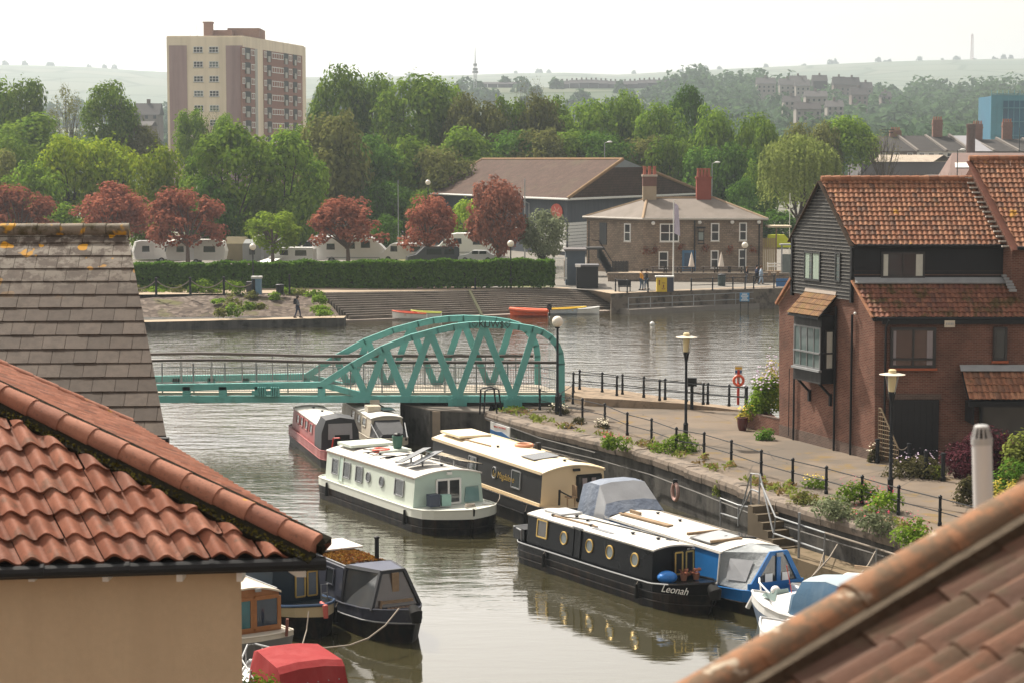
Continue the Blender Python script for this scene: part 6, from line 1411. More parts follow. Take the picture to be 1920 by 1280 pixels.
# bollards with chains by the garage
gp = [bollard(x, y, 2.0, la, 'chain posts beside the garage', h_, 'chain_post', .085) for x, y, la, h_ in ((1645, 867, 'black chain post in front of the wooden trellis', 1.08), (1676, 868, 'black chain post behind the lamp by the garage', .95), (1704, 872, 'black chain post behind the low brown shrub', 1.0), (1736, 896, 'black chain post standing in front of the low brown shrub', 1.2), (1768, 901, 'black chain post at the right end by the bright green plant', 1.2))]
for i in (0, 1): pts = [gp[i].lerp(gp[i+1], q/8)+V((0, 0, .95-.3*(1-(2*q/8-1)**2))) for q in range(9)]; tag(MB().tube(pts, .022, 5).build('sagging_chain', M_rope), 'sagging chain between posts beside the garage', 'chain', 'chains beside the garage')
for k, (px, py, w, h, n, sz, lf_, fl, lab, cat) in enumerate((
    (1714, 893, 2.5, 1.25, 1100, .13, 'dim', (M_lilac, 60, .1), 'low brown olive shrub between the chain posts', 'shrub'), (1752, 896, .9, .8, 300, .13, 'lime', None, 'bright green plant between the last two chain posts', 'plant'),
    (1640, 866, .6, 1.0, 220, .11, 'dim', (M_cream_f, 30, .1), 'climbing plant with pale flowers on the house corner', 'plant'),
    (1842, 890, 3.4, 2.5, 3200, .14, 'plum', None, 'large plum leaved shrub behind the white flue pipe', 'shrub'), (1822, 946, 1.7, 1.5, 900, .13, 'dim', None, 'dark drooping shrub left of the white flue pipe', 'shrub'),
    (1885, 948, 1.9, 1.5, 1100, .12, 'gold', None, 'rounded golden green shrub right of the white flue pipe', 'shrub'), (1925, 905, 2.0, 3.4, 700, .2, 'lime', None, 'pale lime leaved shrub against the porch at the frame edge', 'shrub'), (1900, 940, 2.6, 2.2, 900, .16, 'dark', None, 'dark shrub mass under the lime leaved shrub', 'shrub'),
    (1428, 775, 2.1, 2.5, 1900, .15, 'mid', (M_lilac, 160, .15), 'tall flowering shrub in the brick planter against the gable', 'shrub'), (1446, 764, 1.3, 3.2, 800, .14, 'gold', (M_lilac, 60, .13), 'yellow climbing shrub on the far corner of the gable', 'shrub'), (1402, 788, 1.2, .9, 420, .12, 'gold', (M_yelf, 60, .11), 'yellow flowered plant spilling over the planter end', 'plant'), (1437, 824, 1.0, .8, 320, .12, 'dark', None, 'dark green weed at the foot of the brick planter', 'plant'),
    (1394, 779, .45, .45, 140, .09, 'sage', None, 'small green plant growing in the glazed pot', 'plant'))):
    z = {8: 2.7, 9: 2.7, 10: 2.35, 12: 2.55}.get(k, 1.99); shrub('garden_shrub', lab, W(px, py, z), w, h, n, sz, lf_, 500+k, cat=cat, flowers=fl)
p = W(1392, 806, 2.0); po = thing('glazed_pot', 'dark red glazed plant pot beside the brick planter', 'pot', p); MB().lathe([(.18, 0), (.24, .2), (.27, .45), (.25, .58), (.28, .6), (.28, .64), (.22, .64), (.2, .55)], p, 16).build('body', mat('dark_red_glaze', (.08, .02, .02), .2, .2, 4), po, smooth=True)
# pantiled roofs
M_pan = tilemat('orange_pantiles', [(.20, .095, .06), (.36, .165, .095), (.27, .12, .072), (.43, .215, .125), (.14, .085, .065), (.37, .175, .10)], (1.0, .60, .6), (.085, .065, .03), (1.1, .70, (.42, .22, .04)))
M_panmoss = tilemat('mossy_pantiles', [(.18, .075, .055), (.26, .11, .07), (.21, .09, .06), (.29, .13, .08), (.14, .07, .055)], (1.1, .50, .85), (.075, .062, .022))
def pantiles(name, O, U, Vv, w, g, nu, nv, m, parent, planes=(), amp=.035, lift=.035, seg=6, prof=None, jit=.01, inside=None, thick=.02, shear=0):
    """rows of S-shaped tiles, each a separate island; planes = (point, outward normal) cuts"""
    O, U, Vv = V(O), V(U).normalized(), V(Vv).normalized(); N = U.cross(Vv).normalized()
    if N.z < 0: N = -N
    Vv = (Vv-U*shear)
    prof = prof or (lambda t: amp*(.5+.5*cos(2*pi*(t-.28)))*(1 if t < .78 else .9))
    b = MB(); r_ = random.Random(11); tr = []; hm_ = max(prof(k/seg) for k in range(seg+1)) or 1
    for j in range(nv):
        for i in range(nu):
            c = O+U*(w*(i+.5))+Vv*(g*(j+.5))
            if inside and not inside(c): continue
            du, dv, dn = r_.uniform(-jit, jit), r_.uniform(-jit, jit), r_.uniform(0, jit*.6)
            base = len(b.v)
            for k in range(seg+1):
                t = k/seg; h = prof(t)
                p = O+U*(w*(i+t)+du)+Vv*(g*j+dv)
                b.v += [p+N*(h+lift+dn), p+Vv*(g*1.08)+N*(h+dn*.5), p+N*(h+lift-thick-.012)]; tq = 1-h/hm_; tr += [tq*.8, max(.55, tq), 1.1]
            for k in range(seg):
                a = base+3*k
                b.f.append([a, a+3, a+4, a+1]); b.f.append([a+2, a+5, a+3, a]); b.mi += [0, 0]
    o = b.build(name, m, parent, smooth=True, fix=False)
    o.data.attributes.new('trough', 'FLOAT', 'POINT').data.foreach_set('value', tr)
    if planes:
        bm = bmesh.new(); bm.from_mesh(o.data); inv = rootmat(parent).inverted() if parent else Matrix()
        for co, no in planes:
            bmesh.ops.bisect_plane(bm, geom=bm.verts[:]+bm.edges[:]+bm.faces[:], plane_co=inv @ V(co), plane_no=inv.to_3x3() @ V(no), clear_outer=True)
        bm.to_mesh(o.data); bm.free()
    return o
# brick house with boarded gable
M_brick = brickmat('red_brown_brick', (.115, .046, .034), (.185, .078, .056), (.20, .14, .11), .225, .075, .012, .3, ((.075, .05, .042), .5, .48, .6))
M_brickd = brickmat('dark_plinth_brick', (.10, .07, .06), (.14, .095, .08), (.16, .13, .11))
M_board = mat('black_weatherboard', (.017, .016, .016), .6, .35, 2, spec=.25, streak=((.06, .058, .056), 3, .45), bmp=.3, bsc=14)
M_boardb = mat('black_boards_plain', (.014, .014, .016), .6, .3, 2, spec=.25)
M_dark = mat('black_window_frame', (.022, .022, .024), .4)
M_curt = mat('pale_curtain', (.50, .50, .45), .9, .12, 6)
M_lead = mat('lead_flashing', (.27, .28, .29), .6, .25, 3)
Nn, Fc = W(1640, 863, 2.0), W(1461, 816, 2.0)
hs = thing('brick_house', 'red brick house with black boarded gable, pantile roofs and hanging bay window', 'house', Nn)
hg = (Nn-Fc).normalized(); ng = hg.cross(V((0, 0, 1))); LG = (Nn-Fc).length
def G(px, py, d=0): return PL(px, py, Nn+ng*d, ng)
gs = lambda p: (p-Fc).dot(hg)
X = V((1, 0, 0)); Ly = 6.85
gp_LE, gp_LT, gp_UL, gp_AP, gp_UR, gp_RT, gp_RE = G(1461, 566), G(1488, 524), G(1488, 440), G(1543, 337), G(1602, 455), G(1602, 526), G(1640, 592)
prof = [Fc, Nn, gp_RE, gp_RT, gp_UR, gp_AP, gp_UL, gp_LT, gp_LE]
b = MB(); b.prism([V((p.x, p.y, p.z-.12*(i > 1))) for i, p in enumerate(prof)], X*Ly); b.build('wall', M_brick, hs)
b = MB(); b.prism([Fc+ng*.02+V((0, 0, -.1)), Nn+ng*.02+V((0, 0, -.1)), Nn+ng*.02+V((0, 0, .45)), Fc+ng*.02+V((0, 0, .55))], -ng*.1); b.build('plinth', M_brickd, hs)
# weatherboards on the gable
zb0, zb1 = G(1488, 549).z, gp_AP.z
def gext(z):
    def x_on(a, c): return gs(a)+(gs(c)-gs(a))*(z-a.z)/(c.z-a.z)
    l = gs(gp_UL) if z <= gp_UL.z else x_on(gp_UL, gp_AP); r = gs(gp_UR) if z <= gp_UR.z else x_on(gp_UR, gp_AP)
    return l, r
b = MB(); z = zb0; pz_ = .158
while z < zb1-.1:
    l0, r0 = gext(z); l1, r1 = gext(min(z+pz_*1.05, zb1-.02)); j = rnd.uniform(-.004, .004)
    P = lambda s, zz, d: V(((Fc+hg*s+ng*d).x, (Fc+hg*s+ng*d).y, zz))
    b.mesh([P(l0, z, .085+j), P(r0, z, .085+j), P(r1, z+pz_, .045), P(l1, z+pz_, .045), P(l0, z, .05), P(r0, z, .05)], [(0, 1, 2, 3), (4, 5, 1, 0)]); b.cur = 1; b.mesh([P(l0, z+.002, .089+j), P(r0, z+.002, .089+j), P(r0, z+.032, .082+j), P(l0, z+.032, .082+j)], [(0, 1, 2, 3)]); b.cur = 0; z += pz_  # second material: thin paler strip along the lower edge of each board
wbd = b.build('weatherboarding', [M_board, mat('pale_board_edge', (.15, .145, .135), .8, .5, 4)], hs, fix=False)
for s_ in (gs(gp_UL)+.06, gs(gp_UR)-.06): b = MB(); b.beam(P(s_, zb0-.12, .07), P(s_, gext(0) and gp_UR.z, .07), .14, .14, ng); b.build('corner_board', M_boardb, hs)
# upper front wall boards
yU = gp_UR.y
b = MB(); z = gp_RT.z-.05
while z < gp_UR.z-.2:
    b.mesh([V((gp_UR.x, yU-.06, z)), V((gp_UR.x+Ly, yU-.06, z)), V((gp_UR.x+Ly, yU-.03, z+pz_)), V((gp_UR.x, yU-.03, z+pz_)), V((gp_UR.x, yU, z)), V((gp_UR.x+Ly, yU, z))], [(0, 1, 2, 3), (4, 5, 1, 0)]); z += pz_
b.build('front_weatherboarding', M_boardb, hs, fix=False)
# roofs
def roof_slope(nm, e0, top, xlen, m, over=.08, w=.235, g=.30, par=hs, side=-1):
    """slope from eave point e0 up to top point, running xlen along X; gable edge cut on the gable plane"""
    d = top-e0; vy = V((0, d.y, d.z)); L = vy.length; vy.normalize()
    O = V((min(e0.x, top.x)-1.2, e0.y, e0.z))-vy*over
    nv = int((L+over)/g)+1; g = (L+over)/nv; nu = int((abs(d.x)+xlen+2.6)/w)
    pl = [(Nn+ng*.13, ng), (Fc+X*(Ly)+V((0, 0, 0)), hg.cross(V((0, 0, 1)))*-1)]
    return pantiles(nm, O, X if d.y > 0 else -X, vy, w, g, nu, nv, m, par, pl, .045, .045)
rf = roof_slope('roof', gp_UR+V((0, -.1, -.05)), gp_AP, Ly, M_pan)
rb = MB(); off_ = V((0, 0, -.06)); rb.prism([gp_UR+ng*.12+V((0, -.12, -.14)), gp_AP+ng*.12+V((0, 0, -.03)), gp_UL+ng*.12+V((0, .35, -.32)), gp_UL+ng*.12+V((0, .35, -.45)), gp_AP+ng*.12+V((0, 0, -.2)), gp_UR+ng*.12+V((0, -.12, -.26))], X*(Ly+.1)); rb.build('roof_boarding', M_boardb, hs)
b = MB(); vy = V((0, gp_UL.y-gp_AP.y, gp_UL.z-gp_AP.z)); b.prism([gp_AP+ng*.12+V((0, 0, .02)), gp_UL+ng*.12+V((0, .35, -.26)), gp_UL+ng*.12+V((0, .35, -.3)), gp_AP+ng*.12+V((0, 0, -.02))], X*Ly); b.build('back_roof', M_pan, hs)
b = MB(); k = int(Ly/.45)
for i in range(k+1): b.tube([gp_AP+ng*.1+X*(i*.45)+V((0, 0, .04)), gp_AP+ng*.1+X*(i*.45+.44)+V((0, 0, .055))], [.135, .145], 9)
b.build('ridge_tiles', M_pan, rf)
b = MB()
for i in range(int(Ly/.16)): p_ = gp_AP+X*(i*.16+rnd.uniform(-.03, .03))+V((0, 0, .17)); b.tube([p_, p_+V((rnd.uniform(-.03, .03), rnd.uniform(-.05, .05), .16))], .006, 3)
b.build('bird_spikes', M_rope, rf)
b = MB(); b.beam(gp_UL+ng*.16+V((0, .4, -.36)), gp_AP+ng*.16+V((0, 0, -.08)), .05, .22, ng); b.beam(gp_AP+ng*.16+V((0, 0, -.08)), gp_UR+ng*.16+V((0, -.14, -.16)), .05, .22, ng); b.build('barge_board', mat('brown_bargeboard', (.075, .055, .042), .7, .3, 3), hs)
lr = roof_slope('lower_roof', gp_RE+V((0, -.05, -.03)), gp_RT+V((0, 0, .02)), Ly, M_panmoss)
b = MB(); b.prism([gp_RE+ng*.1+V((0, -.1, -.13)), gp_RT+ng*.1+V((0, 0, -.06)), gp_RT+ng*.1+V((0, 0, -.14)), gp_RE+ng*.1+V((0, -.1, -.24))], X*Ly); b.build('lower_roof_boarding', M_boardb, hs)
b = MB(); b.beam(gp_RE+ng*.12+V((0, -.1, -.07)), gp_RT+ng*.12+V((0, 0, -.02)), .06, .14, ng); b.build('verge_tiles', M_pan, hs); b = MB(); b.beam(gp_LE+ng*.12+V((0, .2, -.1)), gp_LT+ng*.12+V((0, 0, .05)), .12, .16, ng); b.build('verge_tiles', M_pan, hs)
b = MB(); b.prism([gp_LE+V((0, .3, -.1)), gp_LT+V((0, 0, .05)), gp_LT+V((0, 0, -.1)), gp_LE+V((0, .3, -.25))], X*Ly); b.build('rear_lower_roof', M_panmoss, hs)
b = MB(); b.prism([gp_RT+V((.0, -.32, -.13)), gp_RT+V((0, -.07, .12)), gp_RT+V((0, -.05, .14)), gp_RT+V((0, -.34, -.08))], X*Ly); b.build('flashing', M_lead, hs)
b = MB(); b.tube([gp_UR+V((.1, -.22, -.15)), gp_UR+V((Ly, -.22, -.15))], .075, 8); b.build('gutter', M_black, hs); b = MB(); b.tube([gp_RE+V((.05, -.19, -.13)), gp_RE+V((Ly+.3, -.19, -.13))], .08, 8); b.build('gutter', M_black, hs)
b = MB(); b.box((gp_RE.x+Ly/2+.2, Nn.y-.04, gp_RE.z-.26), (Ly-.2, .05, .2)); b.build('fascia', M_black, hs)
# downpipes on the gable and the front
b = MB()
def gpipe(px, py0, py1, r_=.05, d=.1): q = G(px, py0, d); q2 = V((q.x, q.y, G(px, py1).z)); b.tube([q, q2], r_, 7); return q2
gpipe(1489, 700, 826); gpipe(1567, 575, 848, .055); q2 = gpipe(1598, 590, 852, .055); b.tube([q2, q2+ng*.08-V((0, 0, .18))], .055, 7); gpipe(1480, 690, 815, .02)
b.tube([Nn+V((.38, -.1, .05)), V((Nn.x+.38, Nn.y-.1, gp_RE.z-.5)), V((Nn.x+.5, Nn.y-.18, gp_RE.z-.18))], .055, 7); b.build('downpipe', M_black, hs)
# gable windows
def gwin(px0, px1, py0, py1, bars, fm=M_dark, gm=M_glass2, **kw):
    s0, s1 = gs(G(px0, 500)), gs(G(px1, 500)); m_ = (px0+px1)/2
    return win(hs, Fc+ng*.06, hg, s0, s1, G(m_, py1).z, G(m_, py0).z, fm, gm, bars, .08, .06, **kw)
w1 = gwin(1511, 1541, 472, 527, (2, 1)); w2 = gwin(1569, 1579, 474, 529, (1, 1))
M_sage = mat('sage_curtain', (.34, .42, .36), .9, .12, 5)
def curtain(win_o, O, h, u0, u1, z0, z1, d, m):
    h = V((h.x, h.y, 0)).normalized(); n = h.cross(V((0, 0, 1))); b = MB(); k = max(4, int((u1-u0)/.06)); top, bt = [], []
    for i in range(k+1):
        q = O+h*(u0+(u1-u0)*i/k)+n*(d+.008*(i % 2)); top.append(V((q.x, q.y, z1))); bt.append(V((q.x, q.y, z0)))
    for i in range(k): b.poly([bt[i], bt[i+1], top[i+1], top[i]])
    b.build('curtain', m, win_o, fix=False)
s0, s1 = gs(G(1511, 500)), gs(G(1541, 500)); curtain(w1, Fc+ng*.06, hg, s0+(s1-s0)*.55, s1-.08, G(1526, 525).z+.05, G(1526, 472).z-.08, .03, M_sage); curtain(w1, Fc+ng*.06, hg, s0+.1, s0+(s1-s0)*.32, G(1526, 525).z+.05, G(1526, 472).z-.08, .03, M_sage)
# hanging bay window
bd = .72
s0, s1 = gs(G(1514, 640)), gs(G(1566, 640)); zA, zB, zS, zM, zT, zR = G(1552, 716).z, G(1552, 600).z, G(1552, 690).z, G(1552, 660).z, G(1552, 612).z, G(1540, 556).z
def GP(s, d, z): q = Fc+hg*s+ng*d; return V((q.x, q.y, z))
zB = G(1552, 590).z
bay = MB(); bay.prism([GP(s0, .05, zA), GP(s1, .05, zA), GP(s1, bd, zA), GP(s0, bd, zA)], (0, 0, zB-zA)); by_ = bay.build('bay_window', M_boardb, hs)
b = MB(); z = zA
while z < zS-.1:
    b.mesh([GP(s0, bd+.03, z), GP(s1, bd+.03, z), GP(s1, bd+.01, z+.12), GP(s0, bd+.01, z+.12), GP(s0, bd, z), GP(s1, bd, z)], [(0, 1, 2, 3), (4, 5, 1, 0)]); z += .12
b.build('bay_boarding', M_board, by_, fix=False); b = MB(); z = zT+.02
while z < zB-.06:
    b.mesh([GP(s0, bd+.03, z), GP(s1, bd+.03, z), GP(s1, bd+.01, z+.12), GP(s0, bd+.01, z+.12), GP(s0, bd, z), GP(s1, bd, z)], [(0, 1, 2, 3), (4, 5, 1, 0)]); z += .12
b.build('bay_boarding', M_board, by_, fix=False)
M_gframe = mat('grey_window_frame', (.16, .165, .17), .5)
bw = win(hs, Fc+ng*bd, hg, s0+.04, s1-.04, zS, zT, M_gframe, M_glass2, (4, 1), .08, .05, sill=M_galv, name='bay_glazing')
b = MB(); b.beam(GP(s0+.06, bd+.06, zM), GP(s1-.06, bd+.06, zM), .07, .07, ng); b.build('transom', M_gframe, bw)
hh = -ng
bs = win(hs, GP(s1, bd, 0), hh, .2, bd-.1, zS+.02, zT-.12, M_dark, M_glass2, (1, 1), .06, .04, name='bay_side_window'); curtain(bs, GP(s1, bd, 0), hh, .26, bd-.16, zS+.08, zT-.2, .03, M_curt)
b = MB(); b.beam(GP(s1, .08, zM+.02)+hg*.05, GP(s1, bd-.05, zM+.02)+hg*.05, .07, .07, hg); b.build('side_transom', M_dark, bs)
e0, t0 = GP(s0-.15, bd+.28, zB-.02), GP(s0-.15, .08, zR+.12); dv = (t0-e0).normalized(); pantiles('bay_roof', e0, hg, dv, .17, (t0-e0).length/4, int((s1-s0+.3)/.17)+1, 4, tilemat('lichen_orange_tiles', [(.19, .095, .045), (.27, .145, .06), (.15, .08, .045)], (1.6, .5, .6), (.20, .135, .04)), hs, (), .035, .03)
b = MB(); b.prism([e0-V((0, 0, .05)), e0+hg*(s1-s0+.3)-V((0, 0, .05)), t0+hg*(s1-s0+.3)-V((0, 0, .05)), t0-V((0, 0, .05))], (0, 0, -.08)); b.build('bay_roof_boarding', M_boardb, hs)
b = MB(); b.prism([t0+V((0, 0, .03)), t0+hg*(s1-s0+.3)+V((0, 0, .03)), t0+hg*(s1-s0+.3)+ng*-.05+V((0, 0, .22)), t0+ng*-.05+V((0, 0, .22))], ng*.04); b.build('bay_flashing', mat('mortar_flashing', (.38, .33, .29), .9), hs)
for s_ in (s0+.35, s1-.25): b = MB(); b.beam(GP(s_, bd-.05, zA), GP(s_, .04, zA-.62), .1, .1, hg); b.beam(GP(s_, .06, zA-.5), GP(s_, .06, zA-1.05), .12, .14, ng); b.build('bay_bracket', M_boardb, hs)
b = MB(); q = GP(gs(G(1607, 588)), .1, G(1607, 588).z); b.ball(q, .07, 8, 6); b.build('wall_light', M_white, hs)
# front wall
O = V((Nn.x, Nn.y, 0)); uf = lambda px: (px-960)/F*Nn.y-Nn.x; zf = lambda py: zy(py, Nn.y)
M_glassr = glassmat('dim_reflective_glass', (.075, .04, .034), .05)
fw_ = win(hs, O, X, uf(1672.5), uf(1758), zf(690), zf(614), M_dark, M_glassr, (2, 1), .12, .07, sill=mat('red_tile_sill', (.34, .10, .05), .8))
b = MB(); b.beam(V((O.x+uf(1676), O.y-.08, zf(673))), V((O.x+uf(1754), O.y-.08, zf(673))), .08, .08, (0, 1, 0)); b.build('transom', M_dark, fw_)
M_curtg = mat('dim_grey_curtain', (.26, .23, .24), .9, .1, 6)
curtain(fw_, O, X, uf(1676), uf(1683), zf(684), zf(620), .05, M_curtg); curtain(fw_, O, X, uf(1741), uf(1752), zf(684), zf(620), .05, M_curtg)
win(hs, O, X, uf(1866), uf(1892), zf(676), zf(613), M_dark, M_glass, (1, 1), .1, .07, sill=MATS['red_tile_sill'])
b = MB(); b.box((O.x+uf(1783), O.y-.04, zf(607)), (.46, .06, .3)); pq = b.build('date_plaque', mat('cream_plaque', (.55, .49, .40), .8), hs)
b = MB(); [b.box((O.x+uf(1783)+.07*k_, O.y-.075, zf(607)), (.04, .01, .1)) for k_ in (-2, -1, 0, 1, 2)]; b.build('plaque_mark', M_grey, pq)
wU = V((gp_UR.x, yU-.06, 0)); uu = lambda px: (px-960)/F*yU-gp_UR.x; zu = lambda py: zy(py, yU)
fu = win(hs, wU, X, uu(1652), uu(1734), zu(521), zu(472), M_dark, M_glass, (2, 1), .1, .07); curtain(fu, wU, X, uu(1656), uu(1665), zu(517), zu(475), .05, M_curt); curtain(fu, wU, X, uu(1717), uu(1731), zu(517), zu(475), .05, M_curt)
b = MB(); b.box((O.x+(uf(1672)+uf(1766))/2, O.y-.02, (2+zf(750))/2), (uf(1766)-uf(1672), .08, zf(750)-2)); gd = b.build('garage_door', mat('black_garage_door', (.010, .010, .012), .6), hs)
b = MB(); [b.box((O.x+uf(1672)+(uf(1766)-uf(1672))*k_/8, O.y-.065, (2+zf(750))/2), (.02, .012, zf(750)-2.1)) for k_ in range(1, 8)]; b.build('door_batten', M_black, gd)
b = MB(); b.box((O.x+(uf(1672)+uf(1766))/2, O.y-.01, zf(744)), (uf(1770)-uf(1668), .03, .24)); b.build('brick_lintel', M_brickd, hs)
# porch
px0 = uf(1812); zP0, zP1 = zf(737), zf(694); dv = V((0, 1.35, zP1-zP0)); pantiles('porch_roof', O+V((px0-.1, -1.6, zP0-.12)), X, dv, .235, dv.length/4*1.08, 14, 4, M_pan, hs, (), .045, .04)
b = MB(); b.prism([O+V((px0-.1, -1.55, zP0-.2)), O+V((px0+3.3, -1.55, zP0-.2)), O+V((px0+3.3, -.0, zP1-.06)), O+V((px0-.1, 0, zP1-.06))], (0, 0, -.1)); b.box(O+V((px0+1.6, -1.5, zP0-.32)), (3.4, .08, .25)); b.build('porch_boarding', M_boardb, hs)
b = MB(); b.prism([O+V((px0-.2, -.32, zP1-.02)), O+V((px0+3.3, -.32, zP1-.02)), O+V((px0+3.3, -.05, zP1+.22)), O+V((px0-.2, -.05, zP1+.22))], (0, -.03, .03)); b.build('porch_flashing', M_lead, hs)
b = MB(); b.box(O+V((px0+.12, -.75, (zP0-.3+2)/2+.9)), (.1, 1.4, .9)); b.box(O+V((px0+.5, -1.4, (zP0-.3+2)/2)), (.12, .12, zP0-2.3)); b.build('porch_side', M_boardb, hs)
b = MB(); b.box(O+V((px0+2.0, -.06, (zP0-.3+2)/2)), (2.6, .06, zP0-2.3)); b.build('entrance_door', M_glass, hs)
# trellis
tr = thing('wooden_trellis', 'sloping topped wooden trellis at the front corner of the brick house', 'trellis', Nn); b = MB(); A0, A1 = V((Nn.x+.12, Nn.y-.15, 2)), V((Nn.x+.75, Nn.y-1.5, 2)); T0 = zf(765); dd = (A1-A0); k_ = 11
hz = lambda t: 2.15+(T0-2.15)*(1 if t < .12 else 1-.72*(t-.12)/.88)
for i in range(k_):
    t = i/(k_-1); p_ = A0.lerp(A1, t); b.tube([p_+V((0, 0, .1)), V((p_.x, p_.y, hz(t)))], .018, 4)
for i in range(14):
    zz = 2.3+i*.19
    ts = [t for t in np.linspace(0, 1, 41) if hz(t) >= zz]
    if len(ts) > 1: b.tube([A0.lerp(A1, 0)+V((0, 0, zz-2)), A0.lerp(A1, ts[-1])+V((0, 0, zz-2))], .016, 4)
b.build('lattice', mat('trellis_wood', (.22, .17, .11), .8, .25, 5), tr); b = MB(); b.beam(V((A0.x, A0.y, T0)), V((A0.lerp(A1, .12).x, A0.lerp(A1, .12).y, T0)), .05, .05); b.beam(V((A0.lerp(A1, .12).x, A0.lerp(A1, .12).y, T0)), V((A1.x, A1.y, hz(1))), .05, .05); b.build('frame', MATS['trellis_wood'], tr)
# planter
pl = thing('brick_planter', 'low curved brick planter wall against the far end of the gable', 'planter', W(1420, 800, 2)); a, c, e = W(1400, 800, 2.0), W(1425, 808, 2.0), W(1461, 816, 2.0)
b = MB(); bk = [V((a.x+1.0, a.y+3.0, 2)), V((Fc.x, Fc.y+.3, 2))]; b.prism([off(a, .4, 0, -.15), a, c, e, bk[1], bk[0]], (0, 0, .78)); b.build('brickwork', M_brick, pl); b = MB(); b.prism([off(q, -.03, .78) for q in (a, c, e)]+[off(q, .25, .78) for q in (e, c, a)], (0, 0, .06)); b.build('coping', M_brickd, pl)
# neighbouring house
h2 = thing('neighbour_house', 'taller neighbouring pantiled brick house cut off by the frame edge', 'house', Nn+X*Ly)
e2, a2, u2 = gp_UR+X*(Ly+.15)+V((0, -1.0, .0)), gp_AP+X*(Ly-.05)+V((0, 0, .92)), gp_UL+X*Ly+V((0, 1.0, .0)); xL = 7.0
b = MB(); b.prism([V((e2.x-.1, e2.y+.3, 2)), V((e2.x-.1, e2.y+.3, e2.z-.2)), V((a2.x, a2.y, a2.z-.3)), V((u2.x, u2.y, u2.z)), V((u2.x, u2.y, 2))], X*xL); b.build('wall', M_brick, h2)
d = a2-e2; vy = V((0, d.y, d.z)); L = vy.length; nn2 = V((d.y, -d.x, 0)).normalized()
if nn2.x > 0: nn2 = -nn2
pantiles('roof', V((min(a2.x, e2.x)-.6, e2.y, e2.z))-vy.normalized()*.25, X, vy, .235, (L+.25)/int((L+.25)/.3), 30, int((L+.25)/.3), M_pan, h2, [(e2+nn2*.02, nn2)], .045, .045)
b = MB(); [b.tube([a2+X*(i*.45-.1)+V((0, 0, .05)), a2+X*(i*.45+.34)+V((0, 0, .06))], [.135, .145], 9) for i in range(14)]; b.build('ridge_tiles', M_pan, h2)
b = MB(); b.beam(e2+V((-.04, -.25, -.3)), a2+V((-.04, 0, -.1)), .07, .36, nn2); b.build('barge_board', mat('red_brown_verge', (.17, .075, .055), .8, .3, 3), h2)
b = MB(); q0_, q1_ = gp_AP+X*(Ly-.12)+V((0, -.05, .03)), gp_UR+X*(Ly-.1)+V((0, -.35, -.2)); k_ = 15
for i in range(k_): t = i/(k_-1); p_ = q0_.lerp(q1_, t); b.box(p_+V((-.06, 0, .04)), (.34, .24, .07), .0)
b.build('stepped_flashing', mat('mortar_white', (.50, .47, .43), .9, .2, 6), h2)
b = MB(); q0_, q1_ = gp_RT+X*(Ly-.1)+V((-.02, -.2, .1)), gp_RT+X*(Ly+.02)+V((-.02, -1.1, -.5))
for i in range(6): b.box(q0_.lerp(q1_, i/5)+V((0, 0, .12)), (.3, .26, .1))
b.build('lower_flashing', M_lead, h2)
b = MB(); b.tube([e2+V((0, -.3, -.2)), e2+V((xL, -.3, -.2))], .08, 8); b.build('gutter', M_black, h2)
# boats
def pmat(name, c, rough=.35, v=.06, coat=.2, grime=None, streak=None): return mat(name, c, rough, v, 1.5, 0, grime, coat=coat*.4, streak=streak, spec=.3)
M_hullblack = mat('hull_black', (.009, .010, .012), .5, .3, 1.5, 0, ((.045, .04, .034), 1.6, .5, .6), spec=.12, streak=((.07, .04, .025), 2.5, .4))
M_roofwhite = pmat('roof_off_white', (.60, .58, .54), .5, .08, 0, grime=((.36, .33, .28), 1.3, .52, .5))
M_brass = mat('brass', (.62, .42, .12), .3, .15, 6, metal=.6)
M_solar = mat('solar_cells', (.03, .035, .045), .18, .2, 8, coat=.5)
def boat_pose(px0, py0, z0, px1, py1, z1, half, turn=0):
    """matrix whose local (0,-half) sits at the first sight point; bow along the line from the second point"""
    a, c = W(px0, py0, z0), W(px1, py1, z1); d = V((a.x-c.x, a.y-c.y, 0)); ang = math.atan2(d.y, d.x)+turn
    m = Matrix.Rotation(ang, 4, 'Z'); m.translation = V((a.x, a.y, 0))-m.to_3x3() @ V((0, -half, 0)); return m, d.length
